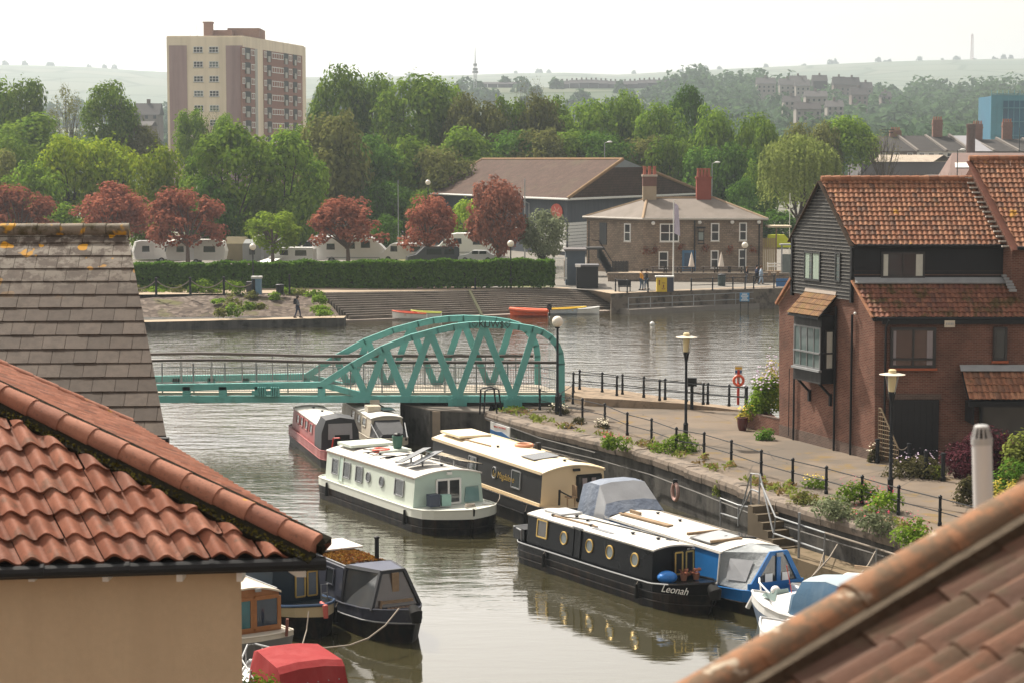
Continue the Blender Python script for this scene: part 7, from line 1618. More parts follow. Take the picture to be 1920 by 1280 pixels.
class Boat:
    def __init__(s, name, label, M, Lc, B, Lb, Ls, hg, hc, b, t, camber=.12, sheer=.35, group=None, blunt=2.2):
        s.root = thing(name, label, 'boat', (0, 0, 0), 0, group); s.M = M; s.Lc, s.B, s.Lb, s.Ls, s.hg, s.hc, s.b, s.t, s.cam, s.sheer, s.blunt = Lc, B, Lb, Ls, hg, hc, b, t, camber, sheer, blunt
        s.inv = M.inverted()
    def half(s, x):
        if x > .2: q = min(1, (x-.2)/(s.Lb-.2)); return s.B/2*max(0, 1-q**s.blunt)
        if x < -s.Lc-.1: q = min(1, (-s.Lc-.1-x)/max(.01, s.Ls-.1)); return s.B/2*sqrt(max(0, 1-.92*q**2.6))
        return s.B/2
    def gun(s, x): return s.hg+(s.sheer*max(0, (x+.8)/(s.Lb+.8))**1.6 if x > -.8 else 0)
    def stations(s):
        return [s.Lb, s.Lb*.97, s.Lb*.9, s.Lb*.8, s.Lb*.65, s.Lb*.45, .25, 0, -s.Lc*.33, -s.Lc*.66, -s.Lc, -s.Lc-s.Ls*.4, -s.Lc-s.Ls*.7, -s.Lc-s.Ls*.9, -s.Lc-s.Ls]
    def loop(s, f, ins=0, lean=0):
        """closed loop at height fraction f of the gunwale (f<0: below water)"""
        xs = s.stations(); out = []
        for sd in (-1, 1):
            pts = [V((x-(ins*1.5 if i == 0 else 0)-lean*max(0, x/s.Lb if x > 0 else 0), sd*max(.02, s.half(x)-ins), (f*s.gun(x) if f >= 0 else f))) for i, x in enumerate(xs)]
            out += pts if sd < 0 else pts[::-1]
        return out
    def hull(s, m_low, m_band, band=.3, strakes=(), m_str=None, deck=None):
        g = s.hg; f1 = 1-band/g
        h = MB(); h.loft([s.loop(-.4, .10, .35), s.loop(.0, .05, .22), s.loop(f1, .0)], caps=False); s.hl = h.build('hull', m_low, s.root)
        h = MB(); h.loft([s.loop(f1, -.004), s.loop(1.0, 0)], caps=False); h.build('gunwale_band', m_band, s.root)
        for f in strakes: MB().tube(s.loop(f, -.012)+[s.loop(f, -.012)[0]], .022, 6, cap=False).build('rubbing_strake', m_str or m_low, s.root, smooth=True)
        MB().tube(s.loop(1.0, .01)+[s.loop(1.0, .01)[0]], .028, 6, cap=False).build('gunwale', m_band, s.root, smooth=True)
        d = MB(); xs = s.stations()
        for i in range(len(xs)-1):
            a, c = xs[i], xs[i+1]; za, zc = s.gun(a)-.03, s.gun(c)-.03
            d.poly([V((a, -max(.02, s.half(a)-.02), za)), V((a, max(.02, s.half(a)-.02), za)), V((c, max(.02, s.half(c)-.02), zc)), V((c, -max(.02, s.half(c)-.02), zc))])
        d.build('deck', deck or m_band, s.root)
    def sec(s, x, grow=0):
        z0, z1 = s.hg-.02, s.hg+s.hc; return [V((x, -s.b/2-grow, z0)), V((x, -s.t/2-grow, z1)), V((x, s.t/2+grow, z1)), V((x, s.b/2+grow, z0))]
    def arcz(s, y): return s.hg+s.hc+s.cam*(1-(2*y/s.t)**2)
    def cabin(s, m_side, m_front, m_roof, over=.05, edge=None, rake=0, rails=True):
        x0, x1 = 0, -s.Lc; a, c = s.sec(x0), s.sec(x1); b = MB(); a[1].x -= rake; a[2].x -= rake
        b.poly([a[0], a[1], c[1], c[0]]); b.poly([c[3], c[2], a[2], a[3]]); b.build('cabin_side', m_side, s.root)
        n = 10; ys = [(-.5+i/n)*s.t for i in range(n+1)]
        for x, nm, mm, rk in ((x0, 'front_bulkhead', m_front, rake), (x1, 'rear_bulkhead', m_side, 0)):
            f = MB(); f.poly([V((x, -s.b/2, s.hg-.02))]+[V((x-rk, y, s.arcz(y))) for y in ys]+[V((x, s.b/2, s.hg-.02))]); f.build(nm, mm, s.root)
        ys = [y*(1+over*1.6/s.t) for y in ys]; r = MB()
        r.loft([[V((xx, y, s.arcz(y)+.02)) for y in ys]+[V((xx, y, s.arcz(y)-.035)) for y in ys[::-1]] for xx in (x0+over-rake, x1-over)]); s.roof = r.build('roof', m_roof, s.root)
        if edge:
            e = MB()
            for sd in (-1, 1): e.tube([V((x0, sd*(s.t/2-.06), s.arcz(s.t/2-.06)+.06)), V((x1, sd*(s.t/2-.06), s.arcz(s.t/2-.06)+.06))], .022, 6)
            e.build('roof_handrail', edge, s.root)
    def side(s, x, v, sd=-1, d=0): # point on the cabin side
        return V((x, sd*(s.b/2+(s.t/2-s.b/2)*v+d), s.hg+s.hc*v))
    def sx(s, px, py, v=.5): # local x of a side point seen at px
        o = s.M @ s.side(0, v); n = s.M.to_3x3() @ V((0, -1, 0)); return (s.inv @ PL(px, py, o, n)).x
    def rect(s, x0, x1, v0, v1, fm, gm, sd=-1, name='window', fw=.05):
        b = MB(); P = lambda x, v, d=.02: s.side(x, v, sd, d); up = V((0, sd, 0))
        for a, c in ((P(x0, v0), P(x1, v0)), (P(x0, v1), P(x1, v1)), (P(x0, v0), P(x0, v1)), (P(x1, v0), P(x1, v1))): b.beam(a, c, fw, .05, up)
        f = b.build(name, fm, s.root); MB().poly([P(x0, v0), P(x1, v0), P(x1, v1), P(x0, v1)]).build('pane', gm, f, fix=False); return f
    def port(s, x, v, r, fm, gm, sd=-1):
        c = s.side(x, v, sd, .02); tl = (s.side(x, 1, sd)-s.side(x, 0, sd)).normalized(); pts = [c+V((r*cos(a), 0, 0))+tl*(r*sin(a)) for a in [2*pi*i/20 for i in range(21)]]
        f = MB().tube(pts, .03, 6, cap=False).build('porthole', fm, s.root, smooth=True); MB().poly(pts[:-1]).build('pane', gm, f, fix=False)
    def frect(s, y0, y1, z0, z1, fm, gm, name='front_door', fw=.06, d=.03, cols=1, rake=0):
        b = MB()
        for a, c in ((V((d, y0, z0)), V((d, y1, z0))), (V((d, y0, z1)), V((d, y1, z1)))): b.beam(a, c, fw, .05, (1, 0, 0))
        for k in range(cols+1): y = y0+(y1-y0)*k/cols; b.beam(V((d, y, z0)), V((d, y, z1)), fw, .046, (1, 0, 0))
        f = b.build(name, fm, s.root); MB().poly([V((d, y0, z0)), V((d, y1, z0)), V((d, y1, z1)), V((d, y0, z1))]).build('pane', gm, f, fix=False); return f
    def vent(s, x, y, r=.09, h=.1, m=None):
        z = s.arcz(y); MB().lathe([(r*.6, 0), (r*.6, h*.6), (r, h*.65), (r, h*.85), (r*.4, h)], (x, y, z), 12).build('roof_vent', m or M_iron, s.root, smooth=True)
    def panel(s, x0, x1, y0, y1, tilt=0, h=.06, m=None, name='solar_panel', side=0):
        z0, z1 = s.arcz(y0)+h, s.arcz(y1)+h+tilt; b = MB(); b.prism([V((x0, y0, z0)), V((x1, y0, z0+side)), V((x1, y1, z1+side)), V((x0, y1, z1))], (0, 0, .035)); return b.build(name, m or M_solar, s.root)
    def done(s):
        s.root.location = s.M.translation; s.root.rotation_euler = (0, 0, s.M.to_euler().z); bpy.context.view_layer.update(); return s
    def w(s, x, y, z): return s.M @ V((x, y, z))
def on(label, name, cat, s, x, y, z): return thing(name, label, cat, s.w(x, y, z), s.M.to_euler().z)
# A: pale green wide boat
M_pgreen = pmat('pale_green_paint', (.56, .62, .55), .4, .04, .15, streak=((.42, .45, .38), 2, .15)); M_pgreen_shade = pmat('shaded_green_paint', (.46, .58, .52), .45)  # second green is the same paint with the front's shade put into its colour
M_bandw = pmat('band_white', (.66, .68, .62), .4, .06, .1, grime=((.45, .38, .28), 2, .62, .5))
Mx, L = boat_pose(774, 951, .95, 615, 881, .95, 1.65, R(5)); L -= 1.9; A = Boat('wide_canal_boat', 'pale green wide canal boat with white roof and tilted solar panels', Mx, L, 3.7, 2.3, 1.0, .95, 1.25, 3.3, 3.05, .22, .12, blunt=3.0)
A.hull(M_hullblack, M_bandw, .34, (.28,), M_hullblack); A.cabin(M_pgreen, M_pgreen_shade, M_roofwhite, .06, None)
for a, c in ((741, 757), (668, 680), (645, 657), (624, 635)): A.rect(A.sx(a, 900), A.sx(c, 900), .25, .78, M_galv, M_glass)
for c in (716, 691): A.port(A.sx(c, 890), .52, .22, M_galv, M_glass)
A.rect(A.sx(636.5, 870), A.sx(644, 870), .08, .95, M_pgreen, M_pgreen_shade, name='side_door')
A.frect(-.55, .55, 1.0, 2.02, M_white, M_glass, cols=2, fw=.09)
MB().box((.1, 0, 2.28), (.1, .22, .1)).build('headlamp', M_white, A.root); MB().prism([V((.03, .75, 1.0)), V((.03, 1.45, 1.0)), V((.03, 1.4, 1.65)), V((.03, .8, 1.62))], (.02, 0, 0)).build('side_pane', mat('teal_glass', (.16, .28, .28), .1), A.root)
b = MB()
for sd in (-1, 1): b.beam(V((-.1, sd*(A.t/2+.03), 2.14)), V((-A.Lc+.1, sd*(A.t/2+.03), 2.14)), .05, .06)
b.build('roof_edge_trim', mat('worn_brown_trim', (.30, .25, .21), .7), A.root)
for k, (x, y) in enumerate(((-2.3, -.75), (-1.2, -.75))): A.panel(x-.55, x+.25, y-.35, y+1.0, .42, .10, side=.12)
for k, (x, y) in enumerate(((-3.4, .85), (-2.2, .9), (-1.0, .95))): A.panel(x-.5, x+.6, y-.2, y+.9, .05, .30)
for x, y in ((-2.5, -.5), (-1.4, -.5), (-3.4, .7), (-2.2, .75), (-1.0, .8), (-2.9, .2)): MB().box((x, y, A.arcz(y)+.12), (.08, .06, .28)).build('panel_bracket', M_galv, A.root)
A.vent(-1.0, .2); A.vent(-5.4, -.6); A.vent(-4.3, .25); A.vent(-3.1, -.9, .06)
MB().box((-L+2.9, .25, A.arcz(.2)+.05), (1.2, 1.5, .10)).build('sliding_hatch', M_pgreen, A.root); MB().box((-L+.9, 0, A.arcz(0)+.10), (1.5, 2.2, .12)).build('stern_hatch', M_pgreen, A.root)
MB().tube([V((-4.2, -.9, A.arcz(.9)+.08)), V((-4.5, .9, A.arcz(.9)+.12))], .04, 6).build('boat_pole', M_iron, A.root)
b = MB(); b.tube([V((-6.5+.5*sin(i*.9)+i*.25, -.9+.5*sin(i*1.7), A.arcz(.9*sin(i*1.7)/2)+.03+.07)) for i in range(14)], .02, 5); b.build('hose', M_rubber, A.root, smooth=True)
b = MB(); b.beam(V((A.Lb+.0, 0, A.gun(A.Lb)+.03)), V((A.Lb-.28, 0, -.3)), .07, .12, (1, 0, 0)); b.build('stem_post', M_hullblack, A.root)
for k_ in range(2): b = MB(); b.tube([V((-.25-(L-1)*k_, -A.B/2-.06, .85)), V((-.25-(L-1)*k_, -A.B/2-.08, .25))], [.05, .09], 8); b.build('fender', M_rubber, A.root)
A.done()
t_ = on('open green bucket with dark contents on the pale green boat roof', 'bucket', 'bucket', A, -L+3.0, .55, A.arcz(.5)+.02); MB().lathe([(.17, 0), (.25, .62), (.25, .66), (.2, .66), (.19, .5)], t_.location, 14).build('body', mat('dark_green_plastic', (.02, .10, .075), .5), t_); MB().ball(t_.location+V((0, 0, .68)), .2, 8, 6, (1, 1, .7)).build('contents', M_black, t_)
t_ = on('orange red lifebuoy lying on the pale green boat roof', 'lifebuoy', 'lifebuoy', A, -L+3.0, -.25, A.arcz(.25)+.08); p = t_.location; MB().tube([p+V((.33*cos(a), .33*sin(a), 0)) for a in [2*pi*i/22 for i in range(23)]], .085, 8, cap=False).build('ring', mat('lifebuoy_red', (.62, .09, .05), .5), t_, smooth=True)
t_ = on('folded green chair and dark box on the front deck of the pale green boat', 'deck_chair', 'chair', A, .5, -.95, A.gun(.5)); p = t_.location; MB().box(p+V((0, 0, .3)), (.45, .4, .5), .5).build('seat', mat('navy_box', (.02, .03, .06), .5), t_); MB().box(p+V((.5, .2, .28)), (.4, .35, .45), .3).build('backrest', mat('sea_green_cloth', (.25, .40, .36), .8), t_)
t_ = on('rope coil on the bow of the pale green boat', 'rope_coil', 'rope', A, 1.4, .3, A.gun(1.4)); p = t_.location; MB().tube([p+V((.22*cos(a)*(1-.01*a), .22*sin(a)*(1-.01*a), .03+.006*a)) for a in [i*.5 for i in range(40)]], .025, 5).build('coil', M_rope, t_)
# B: cream and black wide boat
M_creamp = pmat('cream_paint', (.66, .53, .35), .45, .04, .1, grime=((.5, .38, .24), 1.5, .62, .3)); M_bside = mat('dark_grey_paint', (.03, .03, .032), .4, .15, 1.5, spec=.15); M_croof = pmat('cream_roof', (.72, .62, .45), .5, .04, 0, grime=((.55, .46, .32), 1.2, .6, .4))
Mx, L = boat_pose(1004, 950, 1.0, 776, 860, 1.0, 1.5, R(2)); Mx.translation += V((.22, .1, 0)); Bt = Boat('wide_canal_boat', 'cream roofed wide canal boat with dark sides and gold name', Mx, 11.6, 3.5, 1.9, 1.0, 1.0, 1.4, 3.05, 2.85, .25, .15, blunt=2.6)
Bt.hull(M_hullblack, M_bside, .42, (.55,), M_hullblack, deck=M_creamp); Bt.cabin(M_bside, M_creamp, M_croof, .07)
b = MB()
for sd in (-1, 1): b.beam(V((0, sd*(Bt.t/2+.05), Bt.hg+Bt.hc-.02)), V((-Bt.Lc, sd*(Bt.t/2+.05), Bt.hg+Bt.hc-.02)), .05, .12); b.beam(V((.0, sd*(Bt.b/2+.02), Bt.hg+.06)), V((-Bt.Lc, sd*(Bt.b/2+.02), Bt.hg+.06)), .08, .12)
b.build('cream_trim', M_creamp, Bt.root)
Bt.rect(Bt.sx(960, 925), Bt.sx(976, 925), .3, .82, M_galv, M_glass); Bt.rect(-7.4, -6.6, .3, .82, M_galv, M_glass)
Bt.port(Bt.sx(927, 905), .55, .24, M_galv, M_glass)
Bt.frect(.18, 1.28, 1.12, 2.18, M_black, M_glass, cols=2, fw=.10)
b = MB(); b.box((.045, .52, 1.62), (.02, .22, .9)); b.box((.045, .95, 1.62), (.02, .2, .9)); b.build('door_curtain', M_curtg, Bt.root)
b = MB(); b.box((.08, .8, 1.18), (.08, 1.0, .06)); b.build('door_step', M_wood, Bt.root)
text('Le Magdalene', 'boat_name', M_brass, Bt.root, Bt.side(Bt.sx(944, 915), .52, -1, .03), (1, 0, 0), (0, 0, 1), .40, .35, .006)
Bt.panel(-3.3, -2.0, -.85, .35, .02); Bt.panel(-3.9, -2.6, .6, 1.3, 0); Bt.panel(-1.9, -1.0, .55, 1.25, 0)
for x, y in ((-1.0, .1), (-5.6, .9), (-6.2, -.6)): Bt.vent(x, y)
MB().box((.12, .1, 2.46), (.12, .3, .1)).build('headlamp', M_iron, Bt.root)
MB().box((-Bt.Lc+1.3, -.35, Bt.arcz(0)+.06), (2.2, 1.6, .1)).build('sliding_hatch', M_croof, Bt.root); MB().box((-5.0, .8, Bt.arcz(.8)+.16), (.25, .18, .34)).build('roof_box', M_black, Bt.root)
b = MB(); b.tube([V((.5, -.9, 1.1)), V((.55, -.9, 1.75))], .05, 7); b.tube([V((.55, -.9, 1.7)), V((1.05, -.6, 1.5))], .03, 6); b.build('bow_cleat', M_black, Bt.root)
Bt.done()
t_ = on('faded orange lifebuoy lying on the cream boat roof', 'lifebuoy', 'lifebuoy', Bt, -5.7, .45, Bt.arcz(.45)+.09); p = t_.location; MB().tube([p+V((.36*cos(a), .36*sin(a), 0)) for a in [2*pi*i/22 for i in range(23)]], .08, 8, cap=False).build('ring', mat('faded_orange', (.55, .25, .14), .6), t_, smooth=True)
t_ = on('small wooden folding chair on the cream boat front deck', 'deck_chair', 'chair', Bt, .7, -.45, Bt.gun(.7)); p = t_.location; MB().box(p+V((0, 0, .38)), (.4, .4, .05), .4).build('seat', M_wood, t_); MB().box(p+V((.15, .15, .62)), (.05, .4, .45), .4).build('backrest', M_wood, t_); [MB().box(p+V((i*.15, j*.15, .18)), (.04, .04, .36), .4).build('leg', M_wood, t_) for i in (-1, 1) for j in (-1, 1)]
# C: black narrowboat
M_gloss = mat('gloss_black', (.007, .008, .010), .25, .25, 1.5, spec=.1)
Mx, L = boat_pose(1221.6, 1092, .82, 990, 1006, .82, .93, R(4)); L -= 1.0; Cb = Boat('narrowboat', 'glossy black narrowboat with brass portholes and white roof', Mx, L, 2.12, 2.3, 1.05, .82, 1.12, 1.86, 1.66, .10, .33)
Cb.hull(M_hullblack, M_gloss, .32, (.30, .62, .98), M_hullblack, deck=M_gloss); Cb.cabin(M_gloss, M_gloss, M_roofwhite, .05, None, .06)
for px, py in ((1058, 1007), (1106, 1025), (1144, 1039), (1191, 1056)): Cb.port(Cb.sx(px, py, .55), .55, .23, M_brass, M_glass2)
Cb.rect(Cb.sx(1008, 990), Cb.sx(1026, 997), .35, .92, M_brass, glassmat('dim_bronze_glass', (.06, .05, .04)))
Cb.rect(Cb.sx(1076, 1010), Cb.sx(1089, 1012), .05, 1.0, M_gloss, M_gloss, name='side_hatch'); MB().beam(Cb.side(Cb.sx(1074, 1000), 1.02, -1, .03), Cb.side(Cb.sx(1092, 1000), 1.02, -1, .03), .07, .05).build('hatch_slide', M_galv, Cb.root)
Cb.frect(.04, .34, 1.02, 1.78, M_brass, M_glass, fw=.055); Cb.frect(.50, .80, 1.02, 1.78, M_brass, M_glass, fw=.055)
MB().box((.03, .42, 1.4), (.012, .9, .9)).build('front_doors', M_black, Cb.root)
text('EST 1966', 'small_lettering', M_text_white, Cb.root, V((.035, .70, 1.86)), (0, 1, 0), (0, 0, 1), .085, .2, .003)
b = MB(); b.beam(V((0, -Cb.t/2-.02, 1.92)), V((-L, -Cb.t/2-.02, 1.92)), .04, .05); b.build('white_coachline', M_roofwhite, Cb.root)
b = MB(); lp = [q for q in Cb.loop(.985, -.012)[5:14]]; b.tube(lp, .03, 6); b.build('grey_coachline', M_galv, Cb.root)
q = V((1.25, -Cb.half(1.25)-.03, Cb.gun(1.25)*.80)); dn = V((1.65, -Cb.half(1.65), 0))-V((.75, -Cb.half(.75), 0)); text('Leonah', 'boat_name', M_text_white, Cb.root, q, dn, (0, 0, 1), .36, .45, .006)
for x, y in ((-1.1, .1), (-2.4, -.1), (-4.6, -.45), (-5.4, -.1), (-6.3, .0)): Cb.vent(x, y)
Cb.vent(-.95, .45, .12, .05)
Cb.panel(-4.3, -3.0, -.62, .62, 0, .012, mat('flexible_solar', (.22, .23, .25), .35, .1, 3)); MB().box((-L+1.0, .1, Cb.arcz(0)+.04), (1.2, .95, .07)).build('sliding_hatch', mat('grey_hatch', (.40, .41, .42), .5), Cb.root)
MB().tube([V((-L+1.5, -.5, Cb.arcz(.5)+.05)), V((-L+3.2, .1, Cb.arcz(.1)+.06)), V((-L+5.6, .45, Cb.arcz(.5)+.05)), V((-.6, .62, Cb.arcz(.62)+.05))], .022, 5).build('roof_rope', M_rubber, Cb.root)
b = MB(); b.tube([V((Cb.Lb-.1, 0, 1.0)), V((Cb.Lb+.12, 0, .86)), V((Cb.Lb+.16, 0, .60))], [.16, .24, .17], 10); b.build('bow_fender', M_rubber, Cb.root, smooth=True)
b = MB(); b.tube([V((-L-1.25, -.75, .85)), V((-L-1.25, -.75, 1.25)), V((-L-.35, -.95, 1.25)), V((-L-.35, -.95, .85))], .03, 6); b.tube([V((-L-1.25, .75, .85)), V((-L-1.25, .75, 1.25)), V((-L-1.25, -.75, 1.25))], .03, 6); b.build('stern_rail', M_galv, Cb.root); b = MB(); b.box((-L-.7, -.55, 1.05), (.8, .6, .45)); b.box((-L-.9, .2, 1.2), (.15, .15, .9)); b.build('tiller', M_black, Cb.root)
Cb.done()
t_ = on('crumpled bright blue tarpaulin bag on the black narrowboat bow', 'tarpaulin_bag', 'bag', Cb, .35, -.52, Cb.gun(.3)); p = t_.location; MB().ball(p+V((0, 0, .16)), .32, 14, 10, (1.1, .9, .7)).build('bag', mat('bright_blue_plastic', (.02, .20, .62), .4, .35, 5, bmp=1, bsc=7), t_, smooth=True)
for x, y, la in ((.6, .0, 'small flower pot in the middle of the black narrowboat bow'), (.7, .45, 'flower pot by the right side of the black narrowboat bow')):
    t_ = on(la, 'flower_pot', 'pot', Cb, x, y, Cb.gun(x)); p = V(t_.location); MB().lathe([(.09, 0), (.13, .2), (.14, .22)], p, 10).build('pot', mat('clay_pot', (.3, .14, .09), .85), t_); P, N, _b = crown_points(70+int(y*10), 8, 18, shape='dome'); quads('foliage', P*np.array([.4, .4, .3])+np.array(p)+np.array([0, 0, .18]), N, .07, LEAF['darkred'], t_)
# D: blue boat with tarps
M_blueb = pmat('blue_paint', (.015, .13, .36), .4, .15, .2, grime=((.05, .10, .2), 2, .58, .5)); M_tarp = mat('blue_grey_tarp', (.13, .16, .22), .5, .25, 1.5, bmp=2.5, bsc=2.2, streak=((.25, .28, .33), 1.5, .4)); M_gtarp = mat('faded_grey_tarp', (.22, .24, .255), .6, .25, 1.2, bmp=2.5, bsc=2.2, streak=((.18, .2, .2), 1.5, .5)); M_clear = mat('clear_plastic', (.30, .31, .33), .2, .3, 1.2, coat=.5, bmp=.4, bsc=2)
Mx, L = boat_pose(1347, 1092, .82, 1125, 1009, .82, 1.28, R(3)); L -= 1.05; Db = Boat('canal_boat', 'blue canal boat under blue grey tarpaulin covers with white roof', Mx, L, 2.85, 3.1, 2.2, .72, 1.18, 2.56, 2.34, .16, .25, blunt=2.4)
Db.hull(M_hullblack, M_blueb, .34, (.5,), M_hullblack, deck=M_blueb); Db.cabin(M_blueb, M_blueb, M_roofwhite, .05, None)
b = MB(); b.beam(Db.side(0, .95, -1, .03), Db.side(-L, .95, -1, .03), .04, .04); b.beam(Db.side(0, .06, -1, .03), Db.side(-2, .06, -1, .03), .04, .05); b.beam(Db.side(-.03, .06, -1, .03), Db.side(-.03, .95, -1, .03), .04, .05, (0, -1, 0)); b.build('white_coachline', M_roofwhite, Db.root)
tz = Db.hg+Db.hc
for x, y in ((-1.3, -.1), (-4.8, .2), (-6.5, .3)): Db.vent(x, y, .08)
Db.panel(-2.2, -.9, -1.05, .2, .0, .09, mat('silver_panel', (.30, .31, .32), .2, .1, 2, coat=.5)); Db.panel(-2.5, -1.1, .35, 1.1, .0, .06); b = MB(); b.box((-2.35, -.4, Db.arcz(.4)+.08), (.12, 1.3, .1)); b.box((-.85, -.4, Db.arcz(.4)+.06), (.08, 1.3, .08)); b.build('panel_frame', M_wood, Db.root)
MB().tube([V((-L+.6, .95, Db.arcz(.95)+.05)), V((-5, 1.0, Db.arcz(1)+.05)), V((-.2, 1.05, Db.arcz(1.05)+.05))], .025, 5).build('roof_rope', M_rope, Db.root); MB().box((-L+.9, -.4, Db.arcz(.4)+.07), (.7, .1, .12)).build('roof_plank', M_wood, Db.root)
# stern hood
hx0, hx1 = -L-.0, -L-2.0
def hood(x, w0, w1, zt_, z0): return [V((x, -w0, z0)), V((x, -w0*1.0, z0+(zt_-z0)*.35)), V((x, -w1, zt_-.05)), V((x, -w1*.5, zt_+.04)), V((x, w1*.5, zt_+.04)), V((x, w1, zt_-.05)), V((x, w0, z0+(zt_-z0)*.35)), V((x, w0, z0))]
MB().loft([hood(hx0-.75, 1.33, 1.0, 3.0, .8), hood(hx0-1.5, 1.33, 1.02, 3.02, .8), hood(hx1-.1, 1.3, .95, 2.85, .8)]).build('stern_hood', M_tarp, Db.root, smooth=True)
h0, h1 = hood(hx0-.75, 1.33, 1.0, 3.0, .8), hood(hx0+.35, 1.28, 1.2, tz+.12, .9)
b = MB(); b.loft([h0, [a.lerp(c, .62) for a, c in zip(h0, h1)]], closed=False); b.build('hood_window', M_clear, Db.root, smooth=True); b = MB(); b.loft([[a.lerp(c, .62) for a, c in zip(h0, h1)], h1], closed=False); b.build('hood_skirt', M_tarp, Db.root, smooth=True)
# cratch cover at the bow
cx = 1.55
AP0, AP1 = V((-.02, 0, Db.arcz(0)+.05)), V((cx, .1, Db.arcz(0)+.02))
b = MB(); L0, R0, L1, R1 = V((-.02, -Db.b/2-.02, .78)), V((-.02, Db.b/2+.02, .78)), V((cx, -Db.half(cx)+.06, Db.gun(cx)-.02)), V((cx, Db.half(cx)-.06, Db.gun(cx)-.02))
LT, RT, LT1, RT1 = V((-.02, -Db.t/2, tz)), V((-.02, Db.t/2, tz)), AP1+V((0, -.30, -.03)), AP1+V((0, .30, -.03))
k = 8
def sag(a, c, d, e, s_=.0):
    rows = []
    for i in range(k+1):
        u = i/k; rows.append([a.lerp(c, u).lerp(d.lerp(e, u), v/6)+V((0, 0, -.10*sin(pi*u)*sin(pi*v/6)*s_)) for v in range(7)])
    b.loft(rows, closed=False)
sag(AP0, AP1, LT, LT1, 1); sag(AP0, AP1, RT, RT1, 1); b.build('cratch_cover_top', M_gtarp, Db.root, smooth=True)
b = MB(); sag(LT, LT1, L0, L1, .3); b.build('cratch_cover_side', M_gtarp, Db.root, smooth=True); b = MB(); sag(RT, RT1, R0, R1, .3); b.build('cratch_cover_side', M_gtarp, Db.root, smooth=True)
b = MB(); P = lambda u, v: LT.lerp(LT1, u).lerp(L0.lerp(L1, u), v)+V((.01, -.03, 0)); b.poly([P(.22, .18), P(.75, .22), P(.82, .78), P(.25, .80)]); b.build('cover_window', M_clear, Db.root, fix=False)
b = MB(); b.beam(L1+V((.03, .05, 0)), LT1+V((.03, -.0, 0)), .16, .07, (1, 0, 0)); b.beam(R1+V((.03, -.05, 0)), RT1+V((.03, 0, 0)), .16, .07, (1, 0, 0)); b.beam(LT1+V((.032, -.05, -.02)), RT1+V((.032, .05, -.02)), .14, .072, (1, 0, 0)); b.beam(L1+V((.034, 0, .12)), R1+V((.034, 0, .12)), .26, .068, (1, 0, 0)); b.beam(V((cx+.036, .1, Db.gun(cx))), V((cx+.036, .1, AP1.z-.05)), .15, .066, (1, 0, 0)); b.build('cratch_board', M_blueb, Db.root)
b = MB(); b.poly([L1+V((.0, .1, .1)), R1+V((.0, -.1, .1)), RT1, LT1]); b.build('cratch_glass', M_glass, Db.root, fix=False); MB().box((cx+.09, .1, AP1.z-.1), (.1, .26, .12)).build('headlamp', M_galv, Db.root)
b = MB(); [b.box((cx+.02, y, Db.gun(cx)+.36), (.015, .3, .3), .0) for y in (-.28, .42)]; b.build('white_papers', M_white, Db.root)
Db.done()
# E: white cruiser with blue canopy and its neighbours
M_gel = pmat('white_gelcoat', (.72, .72, .71), .3, .04, .3, grime=((.5, .47, .4), 2.5, .64, .4)); M_canv = mat('faded_blue_canvas', (.10, .19, .30), .75, .2, 1.2, bmp=.5, bsc=3, streak=((.2, .28, .36), 2, .4)); M_canvt = mat('sun_bleached_canvas', (.30, .36, .40), .8, .12, 1)
def cruiser(label, M, Lh, B, h, name='motor_cruiser', hull2=None, fine=1.8):
    s = Boat(name, label, M, Lh*.55, B, Lh*.45, .35, h, .6, B*.8, B*.62, .05, h*.35, blunt=fine)
    s.hull(hull2 or M_gel, M_gel, h*.35, (.97,), M_gel, deck=M_gel); return s
hd = R(132); Mx = Matrix.Rotation(hd, 4, 'Z'); Mx.translation = V((9.55, 64.6, 0))
E = cruiser('small white cruiser with faded blue canvas canopy at the ledge', Mx, 5.2, 2.15, .82, hull2=pmat('blue_grey_topside', (.16, .21, .30), .35, .15, .2))
zb = .8
def csec(x, w, zt_, lean=0, z0=zb, s=.78): return [V((x, -w, z0)), V((x+lean*.4, -w*.97, z0+(zt_-z0)*.5)), V((x+lean, -w*s, zt_-.08)), V((x+lean, -w*.35, zt_)), V((x+lean, w*.35, zt_)), V((x+lean, w*s, zt_-.08)), V((x+lean*.4, w*.97, z0+(zt_-z0)*.5)), V((x, w, z0))]
c0 = csec(-2.6, .98, 2.02, .25); c1 = csec(-1.4, 1.0, 2.15); c2 = csec(-.05, .95, 2.0, -.35)
b = MB(); b.loft([c0, c1, c2]); E_c = b.build('canopy', M_canv, E.root, smooth=True)
b = MB(); b.loft([[p_+V((0, 0, .012)) for p_ in q[2:6]] for q in (c0, c1, c2)], closed=False, caps=False); b.build('canopy_top', M_canvt, E.root, smooth=True)
b = MB(); b.prism([V((-2.0, -1.02, 1.05)), V((-1.0, -1.03, 1.05)), V((-1.1, -.93, 1.65)), V((-1.9, -.93, 1.65))], (0, -.01, 0)); b.build('canopy_window', M_clear, E.root); b = MB(); b.prism([V((-2.6, -.55, 1.1)), V((-2.6, .55, 1.1)), V((-2.47, .5, 1.68)), V((-2.47, -.5, 1.68))], (-.02, 0, 0)); b.build('rear_window', glassmat('smoky_plastic', (.16, .15, .15), .2), E.root)
b = MB(); b.loft([[V((1.35, y, z)) for y, z in ((-.28, .95), (-.2, 1.12), (.2, 1.12), (.28, .95))], [V((.1, y, z)) for y, z in ((-.82, .85), (-.66, 1.42), (.66, 1.42), (.82, .85))]]); b.build('cuddy_cabin', M_gel, E.root); b = MB(); b.box((.55, -.62, 1.1), (.16, .2, .16)); b.build('cleat_box', M_grey, E.root)
